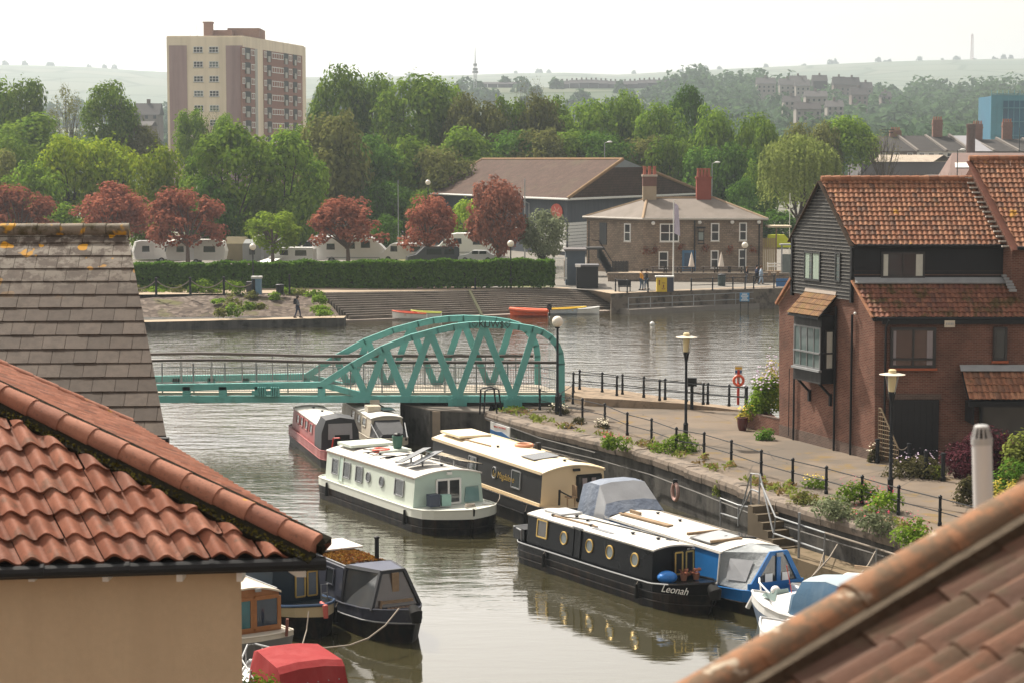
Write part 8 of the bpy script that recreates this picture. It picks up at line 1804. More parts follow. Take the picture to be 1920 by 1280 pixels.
b = MB(); b.tube([V((2.15, -.25, .95)), V((2.2, -.2, 1.5)), V((1.6, .5, 1.55)), V((.9, .8, 1.35))], .03, 7); b.build('bow_rail', M_white, E.root, smooth=True); MB().ball((1.2, .15, 1.3), .16, 10, 8).build('bow_light', M_white, E.root, smooth=True)
b = MB(); b.loft([[V((1.7, y, z)) for y, z in ((-.1, 1.05), (-.05, 1.12), (.2, 1.12), (.25, 1.05))], [V((1.0, y, z)) for y, z in ((-.35, 1.0), (-.25, 1.35), (.3, 1.38), (.4, 1.0))]]); b.build('hatch_cover', mat('grey_green_cloth', (.22, .29, .28), .9, .15, 2), E.root)
b = MB(); b.tube([V((.6, -.9, .95)), V((.1, -1.0, 1.1)), V((.0, -1.02, .85))], .025, 6); b.build('side_rail', mat('rusty_rail', (.2, .12, .09), .7), E.root)
b = MB(); b.tube([V((2.35, -.15, 1.0)), V((2.62, -.1, .45))], [.06, .09], 8); b.build('fender', M_gel, E.root, smooth=True); b = MB(); b.tube([V((.3, .4, 1.4)), V((.45, .5, 2.3))], .015, 5); b.build('aerial', M_red, E.root)
MB().prism([V((.12, -.5, 1.42)), V((.12, .2, 1.42)), V((.0, .1, 1.85))], (.02, 0, 0)).build('wooden_flap', M_brownwood, E.root)
E.done()
Mx = Matrix.Rotation(R(128), 4, 'Z'); Mx.translation = V((8.75, 60.3, 0)); E2 = cruiser('open white boat with coiled ropes half hidden by the near roof', Mx, 3.8, 1.7, .95, 'open_boat', fine=2.4)
b = MB(); b.box((-.2, 0, 1.0), (2.2, 1.0, .10)); b.build('thwart', M_grey, E2.root); b = MB(); b.tube([V((1.0+.2*cos(a), .2*sin(a)-.1, 1.05+.004*a)) for a in [i*.5 for i in range(30)]], .025, 5); b.build('rope_coil', M_rope, E2.root); b = MB(); b.tube([V((1.2, -.7, 1.2)), V((1.25, -.75, .5))], [.06, .09], 8); b.build('fender', M_gel, E2.root); E2.done()
Mx = Matrix.Rotation(R(150), 4, 'Z'); Mx.translation = V((11.6, 66.3, 0)); E3 = cruiser('white cabin boat behind the blue canvas canopy by the ledge', Mx, 5.5, 2.2, .8); b = MB(); b.loft([csec(-2.2, .9, 1.75, .1), csec(1.0, .75, 1.6, -.4)]); b.build('cabin', M_gel, E3.root); b = MB(); b.box((-.4, -.7, 1.72), (1.8, .08, .12)); b.build('roof_rail', M_wood, E3.root); E3.done()
# F, G: two narrowboats beyond the pale green boat
M_redb = pmat('faded_red_paint', (.30, .085, .085), .5, .2, .1, grime=((.42, .22, .2), 1.5, .5, .5)); M_roofgrey = pmat('roof_pale_grey', (.62, .60, .56), .5, .08, 0, grime=((.4, .36, .3), 1, .55, .5)); M_blackc = mat('black_canvas', (.022, .024, .03), .6, .3, 2, bmp=.4, bsc=3)
Mx, L = boat_pose(603, 843, .82, 570, 806, .82, .92, R(3)); Fb = Boat('narrowboat', 'faded red narrowboat with black canvas stern cover beyond the pale green boat', Mx, 9.0, 2.1, 1.8, 1.4, .82, 1.05, 1.84, 1.62, .10, .15)
Fb.hull(M_hullblack, M_redb, .38, (.5,), M_redb, deck=M_redb); Fb.cabin(M_redb, M_redb, M_roofgrey)
for x in (-3.2, -4.6, -6.0, -7.2): Fb.rect(x-.45, x+.3, .4, .85, M_redb, M_glass)
cs = lambda x, w, zt_: [V((x, -w, .8)), V((x, -w*.97, 1.7)), V((x, -w*.75, zt_-.12)), V((x, 0, zt_)), V((x, w*.75, zt_-.12)), V((x, w*.97, 1.7)), V((x, w, .8))]
b = MB(); b.loft([cs(-1.9, .95, 2.05), cs(-1.2, .97, 2.5), cs(.15, .97, 2.45)]); b.build('canvas_cover', M_blackc, Fb.root, smooth=True); b = MB(); b.prism([V((.16, -.62, 1.35)), V((.16, .62, 1.35)), V((.16, .6, 2.15)), V((.16, -.6, 2.15))], (.015, 0, 0)); b.build('clear_panel', M_clear, Fb.root); MB().box((.18, .1, 1.2), (.02, .75, .75)).build('dark_doors', M_black, Fb.root)
for x, y in ((-4, .1), (-6, .2), (-7.5, 0)): Fb.vent(x, y)
MB().box((-3.3, .1, Fb.arcz(0)+.08), (1.0, .9, .14)).build('roof_hatch', M_roofgrey, Fb.root); b = MB(); b.tube([V((.5, -.5, .9)), V((.7, -.45, 1.5)), V((1.1, -.2, 1.55))], .04, 6); b.build('tiller', M_red, Fb.root); Fb.done()
M_oldw = pmat('yellowed_white_paint', (.50, .46, .38), .5, .1, .05, grime=((.3, .25, .15), 1, .5, .6))
Mx, L = boat_pose(693, 818, .9, 668, 792, .9, .92, R(4)); Gb_ = Boat('narrowboat', 'yellowed white narrowboat with black tonneau cover under the footbridge', Mx, 8.0, 2.1, 2.2, 1.2, .85, 1.0, 1.84, 1.62, .12, .2)
Gb_.hull(M_hullblack, M_oldw, .32, (.5,), M_hullblack, deck=M_blackc); Gb_.cabin(M_oldw, M_oldw, M_roofgrey)
for x in (-1.6, -3.0, -4.6): Gb_.rect(x-.5, x+.4, .4, .85, M_oldw, M_glass)
b = MB(); b.loft([[V((x, y*w, z)) for y, z in ((-1, .85), (-.7, zt_), (.7, zt_), (1, .85))] for x, w, zt_ in ((.02, .95, 1.75), (.9, .93, 1.45), (1.5, .75, 1.2))]); b.build('tonneau_cover', M_blackc, Gb_.root); b = MB(); b.beam(V((1.5, -.75, 1.0)), V((.2, -.9, 1.6)), .05, .05); b.beam(V((1.5, .75, 1.0)), V((.2, .9, 1.6)), .05, .05); b.build('cover_pole', M_galv, Gb_.root)
Gb_.panel(-2.6, -1.4, .1, .75, .1, .08); b = MB(); b.box((-2.2, -.3, Gb_.arcz(.3)+.15), (.9, .7, .3)); b.box((-3.6, .1, Gb_.arcz(0)+.2), (.15, .5, .4)); b.build('roof_boxes', M_oldw, Gb_.root); Gb_.done()
# H: navy narrowboat with cratch frame at the left
M_navyb = pmat('slate_navy_paint', (.032, .036, .055), .5, .2, .1, grime=((.10, .10, .10), 1.5, .52, .6))
Mx, L = boat_pose(645, 1131, .82, 612, 1114, .82, .93, R(3)); Hb = Boat('narrowboat', 'slate navy narrowboat with glazed cratch frame and red moss on its roof', Mx, 9.3, 2.1, 3.25, 1.2, .85, 1.1, 1.85, 1.62, .10, .30, blunt=3.4)
Hb.hull(M_hullblack, M_navyb, .36, (.62,), M_galv, deck=M_navyb); Hb.cabin(M_navyb, M_navyb, M_navyb, .04, M_galv)
cx = 1.95
LT, RT, LT1, RT1 = V((-.05, -.80, Hb.arcz(.8)+.1)), V((-.05, .80, Hb.arcz(.8)+.1)), V((cx-.25, -.42, 2.12)), V((cx-.25, .42, 2.12)); L0, R0, L1, R1 = V((-.05, -.97, .84)), V((-.05, .97, .84)), V((cx, -.88, .95)), V((cx, .88, .95))
b = MB(); b.poly([LT, LT1, RT1, RT]); b.prism([LT, LT1, RT1, RT], (0, 0, .05)); b.build('cratch_roof', mat('navy_canvas', (.05, .06, .10), .6, .2, 2), Hb.root)
b = MB()
for a, c in ((L0, LT), (L1, LT1), (LT, LT1), (R0, RT), (R1, RT1), (RT, RT1), (L1, R1), (LT1, RT1)): b.beam(a, c, .11, .09, (1, .3, 0))
b.build('cratch_frame', M_blackc, Hb.root); b = MB(); b.poly([L0, L1, LT1, LT]); b.poly([R0, RT, RT1, R1]); b.build('side_plastic', glassmat('dark_clear_plastic', (.06, .065, .07), .12), Hb.root, fix=False)
b = MB(); b.poly([L1+V((-.02, .05, 0)), R1+V((-.02, -.05, 0)), RT1+V((-.02, 0, 0)), LT1+V((-.02, 0, 0))]); b.build('front_plastic', glassmat('brown_clear_plastic', (.085, .07, .065), .12), Hb.root, fix=False)
b = MB(); b.box((cx-.16, .06, 1.65), (.06, .24, .85)); b.beam((cx+.02, -.55, 1.18), (cx+.02, .6, 1.18), .07, .09); b.beam((cx+.02, -.58, .9), (cx+.02, -.52, 1.25), .06, .06); b.build('cratch_door', M_wood, Hb.root)
b = MB(); [b.beam((cx+.15, -.35+.13*i, 1.02), (cx+.55, -.42+.13*i, .98), .09, .03) for i in range(7)]; b.build('slatted_seat', mat('old_plank', (.17, .12, .09), .8, .3, 5), Hb.root)
b = MB(); b.tube([V((Hb.Lb-.15, 0, 1.2)), V((Hb.Lb+.1, 0, 1.05)), V((Hb.Lb+.15, 0, .75))], [.14, .22, .15], 10); b.build('bow_fender', M_rubber, Hb.root, smooth=True); MB().lathe([(.075, 0), (.075, .75), (.095, .76), (.095, .82), (.05, .84)], (-.55, .55, Hb.arcz(.55)), 12).build('stove_chimney', M_black, Hb.root, smooth=True)
Hb.rect(-1.5, -.9, .38, .85, M_navyb, M_glass); MB().prism([Hb.side(-.7, .12, -1, .02), Hb.side(-.2, .12, -1, .02), Hb.side(-.2, .95, -1, .02), Hb.side(-.7, .95, -1, .02)], (0, -.015, 0)).build('side_door', M_navyb, Hb.root)
Hb.done()
def sedum(x0, x1, y0, y1, label):
    rs = np.random.RandomState(int(-x0*10)); n = 1500; q = np.stack([x0+(x1-x0)*rs.rand(n), y0+(y1-y0)*rs.rand(n), np.zeros(n)], 1); q[:, 2] = [Hb.arcz(v)+.04+.05*rs.rand() for v in q[:, 1]]
    P = np.array([Hb.M @ V(v) for v in q]); quads('foliage', P, rs.normal(size=(n, 3))+np.array([0, 0, 1]), .09, LEAF['sedum'], None, rs).name = 'roof_sedum'; tag(bpy.data.objects['roof_sedum'] if 'behind' not in label else bpy.data.objects['roof_sedum.001'], label, 'plant')
LEAF['sedum'] = leafmat('red_sedum', (.16, .05, .02), (.27, .09, .03), (.32, .20, .04), .2)
sedum(-2.3, -.3, -.7, .75, 'mat of red sedum on the navy boat roof in front of the white board'); sedum(-5.8, -4.0, -.7, .75, 'mat of red sedum on the navy boat roof behind the white board')
t_ = on('pale board lying across the navy boat roof between the sedum mats', 'roof_board', 'board', Hb, -3.1, 0, Hb.arcz(0)+.12); MB().box(t_.location, (1.7, 1.75, .05), Hb.M.to_euler().z).build('sheet', mat('pale_board', (.55, .52, .49), .6, .08, 1), t_)
t_ = on('stack of weathered planks on the navy boat roof by the tiled roof corner', 'plank_stack', 'planks', Hb, -7.1, 0, Hb.arcz(0)+.08); [MB().box(t_.location+Hb.M.to_3x3() @ V((0, -.5+.25*i, .03*(i % 2))), (2.2, .2, .04), Hb.M.to_euler().z).build('plank', M_wood, t_) for i in range(5)]
# I: dark blue narrowboat with cream band
M_dblue = pmat('dark_blue_green_paint', (.010, .022, .035), .35, .2, .3); M_bandc = pmat('cream_band', (.50, .41, .26), .45, .08, .1)
Mx, L = boat_pose(507, 1136, .85, 452, 1105, .85, .93, R(6)); Ib = Boat('narrowboat', 'dark blue narrowboat with cream bow band and brass framed door windows', Mx, 9, 2.12, 2.0, 1.2, .88, 1.12, 1.86, 1.64, .10, .25)
Ib.hull(M_hullblack, M_bandc, .28, (), None, deck=M_dblue); Ib.cabin(M_dblue, M_dblue, M_dblue, .05, M_roofwhite); MB().tube(Ib.loop(1.03, -.01)+[Ib.loop(1.03, -.01)[0]], .05, 6, cap=False).build('blue_rail', pmat('rail_blue', (.03, .06, .12), .4), Ib.root, smooth=True)
Ib.frect(-.02, .32, 1.05, 1.85, M_brass, glassmat('curtained_glass', (.13, .16, .20), .1), fw=.05); Ib.frect(.42, .76, 1.05, 1.85, M_brass, MATS['curtained_glass'], fw=.05)
b = MB(); b.tube([V((.35, .75, .95)), V((.4, .72, 1.45)), V((.4, .95, 1.45)), V((.35, .98, .95))], .025, 6); b.tube([V((.4, .72, 1.15)), V((.4, .95, 1.15))], .02, 6); b.build('bow_frame', M_galv, Ib.root)
b = MB(); b.tube([V((Ib.Lb-.25, .0, 1.2)), V((Ib.Lb+.06, 0, 1.12)), V((Ib.Lb+.1, 0, .75))], [.05, .1, .08], 8); b.build('bow_fender', pmat('faded_red_fender', (.45, .10, .08), .6), Ib.root, smooth=True); b = MB(); b.beam(V((-.1, -.35, Ib.arcz(.35)+.03)), V((-5, -.35, Ib.arcz(.35)+.03)), .18, .05); b.build('roof_plank', pmat('plank_red', (.35, .08, .07), .6), Ib.root); Ib.done()
# J: cream roofed boat with wooden doors
Mx = boat_pose(405, 1196, .62, 352, 1166, .62, 1.1, R(4))[0]; Jb = Boat('cabin_boat', 'cream roofed cabin boat with varnished wooden doors at the wall corner', Mx, 6, 2.7, .9, .6, .62, 1.25, 2.3, 2.15, .20, .1, blunt=5)
Jb.hull(mat('grey_hull', (.20, .205, .21), .5, .15, 1), pmat('cream_rim', (.60, .55, .47), .5), .14, (), None, deck=pmat('deck_cream', (.55, .5, .42), .6)); Jb.cabin(M_bandw, M_brownwood, pmat('cream_cabin_roof', (.62, .54, .44), .5, .05, 0), .07, M_galv)
Jb.frect(.22, 1.06, .75, 1.72, M_brownwood, glassmat('blue_black_glass', (.02, .035, .06)), fw=.13); Jb.frect(-.95, .12, .75, 1.72, M_brownwood, glassmat('teal_curtain_glass', (.02, .12, .14), .2), fw=.10); MB().box((.12, .3, 1.99), (.05, .2, .1)).build('name_plate', M_grey, Jb.root)
b = MB(); b.tube([V((.85, .9, .6)), V((.88, .92, 1.15))], .05, 8); b.build('mooring_post', mat('rusty_post', (.22, .10, .08), .7), Jb.root); Jb.done()
# K: red canopy boat
M_redc = mat('red_canvas', (.26, .03, .032), .8, .2, 1.2, bmp=.8, bsc=3, spec=.2, streak=((.34, .07, .07), 2, .4)); Mx = Matrix.Rotation(R(118), 4, 'Z'); Mx.translation = V((-6.3, 54.6, 0))
K = cruiser('white cruiser with bright red canvas canopy at the bottom edge', Mx, 5.6, 2.2, .85)
kc = [csec(-2.4, 1.0, 1.98, .25, zb, .93), csec(-2.05, 1.02, 2.12, .1, zb, .92), csec(-.4, .98, 2.22, 0, zb, .9), csec(.25, .92, 2.1, -.15, zb, .86)]
b = MB(); b.loft(kc); b.build('canopy', M_redc, K.root); b = MB(); b.prism([V((-2.42, -.6, 1.0)), V((-2.42, .6, 1.0)), V((-2.30, .55, 1.5)), V((-2.30, -.55, 1.5))], (-.02, 0, 0)); b.build('canopy_window', mat('wine_plastic', (.22, .05, .09), .25), K.root)
b = MB(); [b.ball((-2.42+.12, y, 1.62), .02, 6, 4) for y in (-.7, -.4, -.1, .2, .5)]; b.build('canopy_studs', M_galv, K.root)
b = MB(); b.loft([[V((1.9, y, z)) for y, z in ((-.25, 1.0), (-.2, 1.15), (.2, 1.15), (.25, 1.0))], [V((.2, y, z)) for y, z in ((-.85, .9), (-.7, 1.4), (.7, 1.4), (.85, .9))]]); b.build('cuddy_cabin', M_gel, K.root, smooth=True)
b = MB(); b.tube([V((-.4, .95, .9)), V((-.3, .95, 1.35)), V((1.2, .75, 1.55)), V((2.4, .12, 1.62)), V((2.4, -.12, 1.62)), V((1.2, -.75, 1.55)), V((-1.8, -1.02, 1.4)), V((-1.9, -1.02, .9))], .028, 7); [b.tube([V((x, sd*y, z)), V((x, sd*y, 1.53))], .022, 6) for x, y, z in ((1.2, .75, 1.0), (2.2, .25, 1.1), (0, .92, .9)) for sd in (-1, 1)]; b.build('pulpit_rail', M_galv, K.root, smooth=True); MB().ball((1.7, .3, 1.25), .12, 10, 8).build('bow_light', M_galv, K.root, smooth=True); K.done()
pts = [W(748, 1140, 1.2), W(722, 1172, .9), W(690, 1196, .65), W(655, 1209, .5), W(610, 1214, .45), W(550, 1211, .6)]; tag(MB().tube(pts, .028, 6).build('mooring_rope', M_rope), 'pink grey mooring rope from the navy boat bow sagging left to the cruiser', 'rope')
tag(MB().tube([W(579, 1145, 1.2), W(575, 1180, .7), W(566, 1211, .5)], .022, 6).build('mooring_rope', M_rope), 'thin pale mooring rope hanging from the dark blue boat bow', 'rope')

# loose gear on the roofs, fenders and mooring lines
for s, nm, x0, x1, y, la in ((Bt, 'boat_pole', -10.4, -6.6, -.95, 'thin wooden boat pole lying along the cream boat roof edge'), (Cb, 'boat_pole', -7.2, -4.2, -.55, 'thin wooden boat pole on the black narrowboat roof'), (Db, 'gang_plank', -7.4, -4.2, -.75, 'grey gang plank lying along the blue boat roof')):
    t_ = on(la, nm, 'pole' if nm == 'boat_pole' else 'plank', s, (x0+x1)/2, y, s.arcz(y)); b = MB(); a, c = s.w(x0, y, s.arcz(y)+.06), s.w(x1, y*.8, s.arcz(y*.8)+.06)
    if nm == 'boat_pole': b.tube([a, c], .03, 7)
    else: b.beam(a, c, .28, .05)
    b.build('shaft' if nm == 'boat_pole' else 'board', M_wood, t_); b = MB(); b.beam(a.lerp(c, .02), a.lerp(c, .05), .1, .08); b.build('end_band', M_rubber, t_)
for s, xs_, la in ((Cb, (-.6, -6.8), 'black narrowboat'), (Bt, (-.8,), 'cream boat'), (Hb, (-.2,), 'navy boat')):
    for k_, x in enumerate(xs_):
        t_ = on(f'black tyre rubber fender hanging on the {"bow" if k_ == 0 else "stern"} end of the {la} side', 'fender', 'fender', s, x, -s.B/2-.09, .45); p = V(t_.location); MB().tube([p+V((0, 0, .25)), p+V((0, 0, -.25))], [.055, .085], 9).build('body', M_rubber, t_); MB().tube([p+V((0, 0, .25)), s.w(x, -s.B/2+.02, s.hg+.03)], .014, 5).build('cord', M_rope, t_)
for pts, la in (([Db.w(1.9, .3, 1.0), Db.w(1.6, 2.0, .7), W(1547, 1010, 1.2)], 'slack pale mooring rope from the blue boat bow to the ledge rail'), ([Bt.w(1.3, .5, 1.1), Bt.w(1.0, 1.8, 1.1), Bt.w(.4, 3.0, 1.9)], 'dark mooring rope from the cream boat bow to the quay coping'), ([A.w(1.9, .6, 1.2), A.w(1.5, 1.7, .9), Bt.w(-3.5, -1.75, 1.05)], 'short mooring line between the pale green boat and the cream boat')):
    a, m_, c = pts; tag(MB().tube([a.lerp(m_, q).lerp(m_.lerp(c, q), q) for q in (0, .2, .4, .6, .8, 1)], .018, 5).build('mooring_rope', M_rope), la, 'rope')
# near roofs at the left
M_spant = tilemat('terracotta_tiles', [(.24, .09, .055), (.36, .15, .095), (.29, .115, .072), (.40, .18, .12), (.19, .085, .062)], (3.0, .55, .55), (.10, .075, .055), None, .7, (.10, .07, .055))
M_ridger = tilemat('old_ridge_tiles', [(.30, .125, .08), (.36, .165, .11), (.27, .12, .085)], (3.2, .62, .5), (.12, .09, .05), (2.2, .655, (.50, .29, .02)), .75)
M_mortar = mat('mossy_mortar', (.018, .016, .010), .95, .5, 8, bmp=1, bsc=20)
M_render = mat('beige_roughcast', (.54, .42, .285), .92, .08, 12, streak=((.40, .30, .20), 2.2, .3), grime=((.38, .29, .19), .6, .6, .35), bmp=.35, bsc=90)
zE = D(600, 1043, 23).z
E1, E0 = W(604, 1040, zE), W(-420, 1066, zE)
U = (E1-E0); U.z = 0; U.normalize(); Hn = V((-U.y, U.x, 0)); pit = R(36); Vv = Hn*cos(pit)+V((0, 0, sin(pit))); Np = U.cross(Vv)
if Np.z < 0: Np = -Np
hA, hB_ = E1+V((.0, .0, .06)), PL(0, 742, E0, Np)
hd_ = (hB_-hA); nc = hd_.cross(Np).normalized()
if nc.dot(U) < 0: nc = -nc
rt = thing('render_house', 'beige rendered house with terracotta hipped roof and black gutter above the red canopy boat', 'house', E1)
wt, gt = .30, .37
nu = int((E1-E0).length/wt)+2
def sprof(t): return .072*(.5-.5*cos(2*pi*t))**1.0 if t < .62 else .072*(.5-.5*cos(2*pi*.62))*(1-(t-.62)/.38)**1.3-.0
sp2 = lambda t: .052*(1+sin(2*pi*(t-.12)))
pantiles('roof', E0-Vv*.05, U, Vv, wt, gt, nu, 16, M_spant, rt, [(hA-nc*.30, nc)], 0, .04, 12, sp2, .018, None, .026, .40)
b = MB(); T1 = PL(-400, 560, E0, Np); dk = [E0-Np*.06, E1-Np*.06-U*.1, hB_-Np*.06, hB_+hd_*.45-Np*.06]; b.poly(dk); b.build('roof_underlay', mat('underlay', (.03, .028, .025), .95), rt, fix=False)
b = MB(); n = int((hd_.length*1.6)/.46)
hu = hd_.normalized()
for i in range(n): hu = hd_.normalized(); a = hA+hu*(i*.46+.08)+Np*.04; b.tube([a, a+hu*.50], [.138, .122], 16)
b.build('hip_tiles', M_ridger, rt, smooth=True)
b = MB(); b.beam(hA-Np*.01-nc*.20, hA+hu*hd_.length*1.5-Np*.01-nc*.20, .16, .11, Np); b.beam(hA-Np*.02+nc*.1, hA+hu*hd_.length*1.5-Np*.02+nc*.1, .2, .12, Np); b.build('mortar_bed', M_mortar, rt)
rs = np.random.RandomState(3); LEAF['moss'] = leafmat('roof_moss', (.03, .028, .008), (.06, .055, .012), (.12, .10, .02), .1); tt = rs.rand(900)*5.5; q_ = np.array(hA)+np.outer(tt, np.array(hu))-np.outer(.20+.09*rs.rand(900), np.array(nc))+np.outer(.03+.05*rs.rand(900), np.array(Np)); quads('hip_moss', q_, rs.normal(size=(900, 3))+np.array([0, 0, 1]), .035, LEAF['moss'], rt, rs)
# hip-end slope seen edge-on
FRp = W(236, 800, zE); P1 = hB_+hd_*.25; np2 = (FRp-hA).cross(P1-hA).normalized(); P2 = PL(-70, 664, hA, np2); U2 = (FRp-hA).normalized(); nn_ = np2 if np2.z > 0 else -np2; V2 = nn_.cross(U2); V2 = V2 if V2.z > 0 else -V2
nb_ = (P2-FRp).cross(nn_).normalized(); nb_ = nb_ if nb_.dot(U2) > 0 else -nb_
na_ = (P1-hA).cross(nn_).normalized(); na_ = na_ if na_.dot(U2) < 0 else -na_
pantiles('end_roof', hA-V2*.05-U2*.5, U2, V2, .30, .37, int((FRp-hA).length/.30)+3, 16, M_spant, rt, [(hA, na_), (FRp, nb_)], 0, .04, 8, sp2, .010, None, .026)
b = MB(); b.poly([hA-nn_*.05, FRp-nn_*.05, P2-nn_*.05, P1-nn_*.05]); b.build('end_underlay', MATS['underlay'], rt, fix=False)
b = MB(); hu2 = (P2-FRp).normalized(); n = int((P2-FRp).length/.46)+2
for i in range(n): a = FRp+hu2*(i*.46-.05)+nn_*.05; b.tube([a, a+hu2*.50], [.138, .122], 14)
b.build('far_hip_tiles', M_ridger, rt, smooth=True); b = MB(); b.beam(FRp-nn_*.03-nb_*.14, P2-nn_*.03-nb_*.14, .1, .12, nn_); b.build('far_mortar_bed', M_mortar, rt)
# gutter, wall, rafter ends
b = MB(); g0, g1 = E0-Hn*.12-V((0, 0, .09)), E1-Hn*.12-V((0, 0, .07))+U*.04; b.tube([g0, g1], .07, 10); b.beam(g0+Hn*.1-V((0, 0, .02)), g1+Hn*.1-V((0, 0, .02)), .04, .16); b.build('gutter', M_black, rt)
for i in range(9): q = g1-U*(.35+.95*i); b = MB(); b.tube([q-U*.025, q+U*.025], .078, 10); b.build('gutter_bracket', M_black, rt)
wy = .42; w1 = PL(453, 1160, E0+Hn*wy, Hn); w1.z = 2; w0 = V((E0.x, E0.y, 2))+Hn*wy; end = V((FRp.x, FRp.y, 2))+(w1-V((E1.x, E1.y, 2)))
b = MB(); b.prism([w0, w1, w1+(FRp-E1)*.9, w0+Hn*9], (0, 0, zE-2+.1)); b.build('wall', M_render, rt)
b = MB(); b.prism([w1+V((0, 0, zE-2.0)), V((E1.x, E1.y, zE))-U*.12+Hn*.1, E1+(FRp-E1)*.1-U*.1, w1+(FRp-E1)*.1+V((0, 0, zE-2))], (0, 0, -.02)); b.build('soffit', M_white, rt)
b = MB()
for px in (64, 202, 340, 452): q = PL(px, 1076, E0+Hn*(wy-.14), Hn); MB().box(q+V((0, 0, .03)), (.07, .28, .17)).build('rafter_end', M_white, rt)
b = MB(); q = PL(545, 1067, E0+Hn*.2, Hn); b.prism([PL(518, 1056, E0+Hn*.2, Hn), PL(574, 1056, E0+Hn*.2, Hn), PL(574, 1081, E0+Hn*.2, Hn), PL(556, 1081, E0+Hn*.2, Hn)], Hn*.12); b.build('corner_bracket', M_white, rt)
shrub('wall_shrub', 'green shrub at the wall corner above the red canopy boat', D(470, 1292, 30)-V((0, 0, .2)), 1.1, .55, 420, .06, 'mid', 801)
# grey tiled roof behind
gh = thing('grey_tiled_house', 'grey concrete tiled roof with orange lichen behind the terracotta roof', 'house', D(200, 700, 38))
zg_ = D(312, 818, 36).z; Bq = W(312, 818, zg_); Tq = D(238, 434, 40.3); Bl = W(-260, 822, zg_); U = (Bq-Bl); U.z = 0; U.normalize(); d = Tq-Bq; Vq = d-U*d.dot(U); sh = -d.dot(U)/Vq.length; Lq = Vq.length; Vq.normalize(); Nq = U.cross(Vq); Nq = Nq if Nq.z > 0 else -Nq
def slatmat():
    m = tilemat('grey_concrete_tiles', [(.088, .070, .058), (.11, .088, .073), (.076, .061, .051), (.122, .099, .082)], None, spot=(.06, .05, .044)); t = m.node_tree; p = [n for n in t.nodes if n.type == 'BSDF_PRINCIPLED'][0]
    c = p.inputs['Base Color'].links[0].from_socket; tc = [n for n in t.nodes if n.type == 'TEX_COORD'][0].outputs['Object']
    sx = nd(t, 'ShaderNodeSeparateXYZ'); g_ = nd(t, 'ShaderNodeTexCoord'); t.links.new(g_.outputs['Object'], sx.inputs[0])
    mr = nd(t, 'ShaderNodeMapRange'); t.links.new(sx.outputs[2], mr.inputs['Value']); mr.inputs['From Min'].default_value = Tq.z-D(200, 700, 38).z-1.25; mr.inputs['From Max'].default_value = Tq.z-D(200, 700, 38).z-.2
    ml = nd(t, 'ShaderNodeMath', operation='MULTIPLY'); t.links.new(ramp(t, noise(t, tc, 3.0, 6, .7), [(.47, 0), (.56, .7)]), ml.inputs[0]); t.links.new(mr.outputs[0], ml.inputs[1])
    c = mixc(t, ml.outputs[0], c, (.30, .275, .235))
    ml2 = nd(t, 'ShaderNodeMath', operation='MULTIPLY'); t.links.new(ramp(t, noise(t, tc, 2.5, 2, .4), [(.635, 0), (.65, 1)]), ml2.inputs[0]); t.links.new(mr.outputs[0], ml2.inputs[1])
    c = mixc(t, ml2.outputs[0], c, (.50, .25, .02)); t.links.new(c, p.inputs['Base Color']); return m
M_slat = slatmat()
def flat_tiles(name, O, U, Vv, Nn_, w, g, nu, nv, sh, m, parent, Ltot):
    b = MB(); r_ = random.Random(4)
    for j in range(nv):
        o2 = (.5*w if j % 2 else 0)
        for i in range(-nu, 2):
            u0, u1 = i*w+o2+.004, (i+1)*w+o2-.004
            lo, hi = 0-sh*g*j, 0-sh*g*(j+1)
            if u0 > lo: continue
            ul, uh = min(u1, lo), min(u1, hi); l = .030+r_.uniform(-.005, .007)
            vs = [O+U*u0+Vv*(g*j)+Nn_*l, O+U*ul+Vv*(g*j)+Nn_*l, O+U*uh+Vv*(g*(j+1))+Nn_*.012, O+U*min(u0, uh)+Vv*(g*(j+1))+Nn_*.012]
            lowr = [O+U*u0+Vv*(g*j)-Nn_*.004, O+U*ul+Vv*(g*j)-Nn_*.004, O+U*uh+Vv*(g*(j+1))-Nn_*.01]
            b.mesh(vs+lowr, [(0, 1, 2, 3), (4, 5, 1, 0), (5, 6, 2, 1)])
    return b.build(name, m, parent, fix=False)
nv = 15; g = Lq/nv
flat_tiles('roof', Bq, U, Vq, Nq, .415, g, 18, nv, sh, M_slat, gh, Lq)
b = MB(); b.poly([Bq-Nq*.03, Tq-Nq*.03, Tq-U*8-Nq*.03, Bq-U*8-Nq*.03]); b.build('roof_underlay', MATS['underlay'], gh, fix=False)
b = MB(); n = 18
for i in range(n): a = Tq+U*(.05-i*.45)+V((0, 0, .02)); b.tube([a, a-U*.44], [.15, .14], 10)
b.build('ridge_tiles', tilemat('lichened_grey_ridge', [(.17, .15, .12), (.22, .19, .15)], (2.5, .5, .8), (.06, .05, .02), (2.0, .6, (.5, .27, .03))), gh, smooth=True)
b = MB(); b.beam(Tq+U*.05-V((0, .1, .12)), Tq-U*8-V((0, .1, .12)), .12, .06); b.build('ridge_moss', mat('black_moss', (.03, .026, .012), .95, .5, 8), gh)
b = MB(); b.tube([Bq+U*.06-V((0, .08, .06)), Bq-U*8-V((0, .08, .06))], .07, 8); b.build('gutter', M_black, gh)
b = MB(); w_ = [V((Bq.x, Bq.y+.5, 2))-U*.3, V((Tq.x, Tq.y+4, 2))-U*.3, V((Tq.x, Tq.y+4, 2))-U*8, V((Bq.x, Bq.y+.5, 2))-U*8]; b.prism(w_, (0, 0, zg_-2.05)); b.prism([V((Bq.x-.3, Bq.y+.45, zg_-.05)), V((Tq.x-.35, Tq.y, Tq.z-.2)), V((Bq.x+2*(Tq.x-Bq.x)-.3, 2*Tq.y-Bq.y, zg_-.05))], -U*7.6); b.build('wall', M_render, gh)
